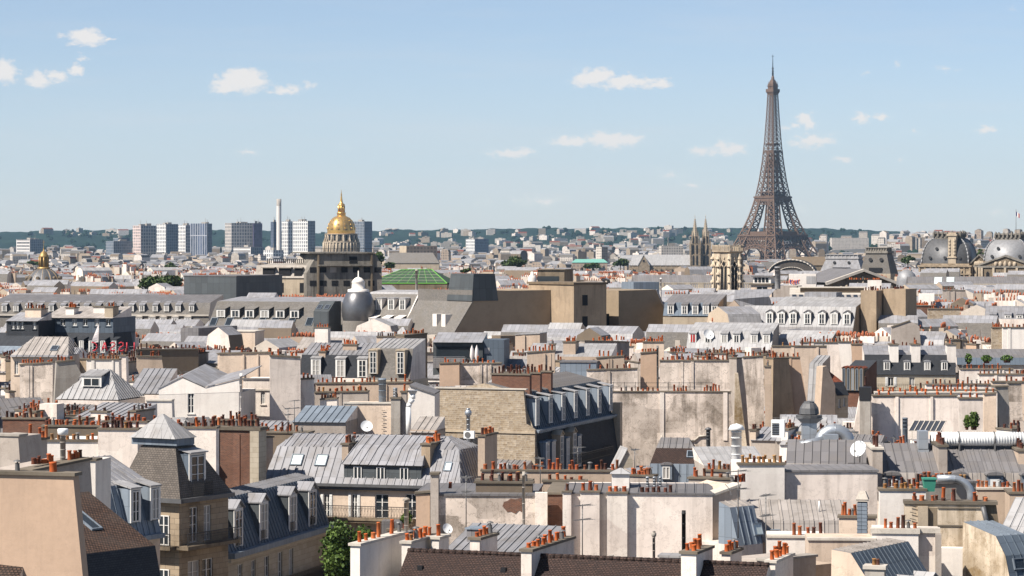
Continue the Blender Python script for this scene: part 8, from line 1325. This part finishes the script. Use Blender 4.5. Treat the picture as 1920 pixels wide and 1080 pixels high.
    if kind == 'shed': b.roof([(-.2, -.05), (D, r.uniform(.8, 1.8))], [zm], ribs=not far_, endmat=wall)
    elif kind == 'gable': b.roof([(-.2, -.1), (D / 2, r.uniform(1.2, 2.4)), (D + .2, -.1)], [zm, zm], ribs=not far_, endmat=wall)
    elif kind == 'hip': q = min(W, D) * .4; b.roof([(-.2, -.1), (D / 2, 1.9), (D + .2, -.1)], [zm, zm], ribs=not far_, hl=[-.2, q, -.2], hr=[-.2, q, -.2])
    elif kind == 'mansard':
        lo = r.choice(('slate', 'slateg', 'zincd', 'zincm', 'zincw')); b.roof([(0, 0), (.9, 2.2), (D / 2, 3.1), (D - .9, 2.2), (D, 0)], [lo, zm, zm, lo], ribs=not far_, endmat=wall); n = max(2, int(W / 2.6)); dk = r.choice(('flat', 'arch', 'gable'))
        for i in range(n): s = (i + .5) * W / n; b.dorm3(s - .5, s + .5, b.z + .25, b.z + 1.8, .05, dk, 'zincm', zm, 1.8)
    else: b.cope(D=D, mat=r.choice(('zincg', 'cap', 'capw'))); b.box('roof_hatch', W * .3, W * .3 + 1.6, D * .4, D * .4 + 1.6, b.z, b.z + 1.5, r.choice(('zincg', 'white', 'grey')))
    for q in range(r.choice((1, 2, 2, 3)) if y < 800 else 2):
        L = r.uniform(1.4, min(D, 5)); e = r.random(); s = -.1 if e < .4 else W - .55 if e < .8 else r.uniform(.2, .7) * W; m = r.choice((wall, 'beige', 'grey', 'white', 'tan', 'brick') if e > .5 else (wall, 'white2', 'grey', 'cream')); t0 = r.uniform(0, max(.1, D - L)); zc = min(b.z + r.uniform(1.9, 3.5) + (1 if kind == 'mansard' else 0), max(b.z + .5, zlim - g - .7)); n = int(L / r.uniform(.45, .95))
        if r.random() < .35: s2 = r.uniform(.1, .5) * W; n = int(L / r.uniform(.45, .9)); b.stack3(s2, t0 * .5, zc, L, .7, 4.5, n if not far_ else 0, m, 1, r.choice(('pot', 'potd', 'pot', 'potd'))); z3 = (s2, s2 + L, t0 * .5, t0 * .5 + .7)
        else: b.stack3(s, t0, zc, .6, L, 4.5, n if not far_ else 0, m, 1, r.choice(('pot', 'potd', 'pot', 'potd'))); z3 = (s, s + .6, t0, t0 + L)
        if far_:
            mb = MB(); al = (z3[1] - z3[0]) > (z3[3] - z3[2])
            for i in range(n): f = (i + .5) / n; hh = r.uniform(.4, .75); cx_, cy_ = (z3[0] + (z3[1] - z3[0]) * f, (z3[2] + z3[3]) / 2) if al else ((z3[0] + z3[1]) / 2, z3[2] + (z3[3] - z3[2]) * f); mb.tube((cx_, cy_, zc), (cx_, cy_, zc + hh), .15, 5, .13)
            mb.build('chimney_pots', 'orange_pot_far', b.root)
    if r.random() < .16 and y < 500: aerial(px + 6, py - r.uniform(18, 40) * 300 / y, py, y - .5, flabel('thin aerial mast', px, y), r.choice((1, 2, 3)))

tag(sm.build('crowded_roofs', SLOTS), 'crowded pale roofs and chimneys filling the middle distance between the larger buildings', 'roofs', kind='stuff')
# ---------------------------------------------------------------- the air
mb = MB(); mb.box(-9500, 9500, -400, 10700, -14, 345); mb.f = [f[::-1] for f in mb.f]      # faces look outwards
t = bpy.data.materials.new('haze_air'); t.use_nodes = True; q = t.node_tree; q.nodes.clear(); v = q.nodes.new('ShaderNodeVolumePrincipled'); o = q.nodes.new('ShaderNodeOutputMaterial'); q.links.new(v.outputs[0], o.inputs['Volume'])
v.inputs['Color'].default_value = (.48, .74, 1, 1); v.inputs['Density'].default_value = 2.8e-5; v.inputs['Anisotropy'].default_value = .2
me = mb.mesh('haze', []); me.materials.append(t); tag(link('haze', me), kind='stuff')
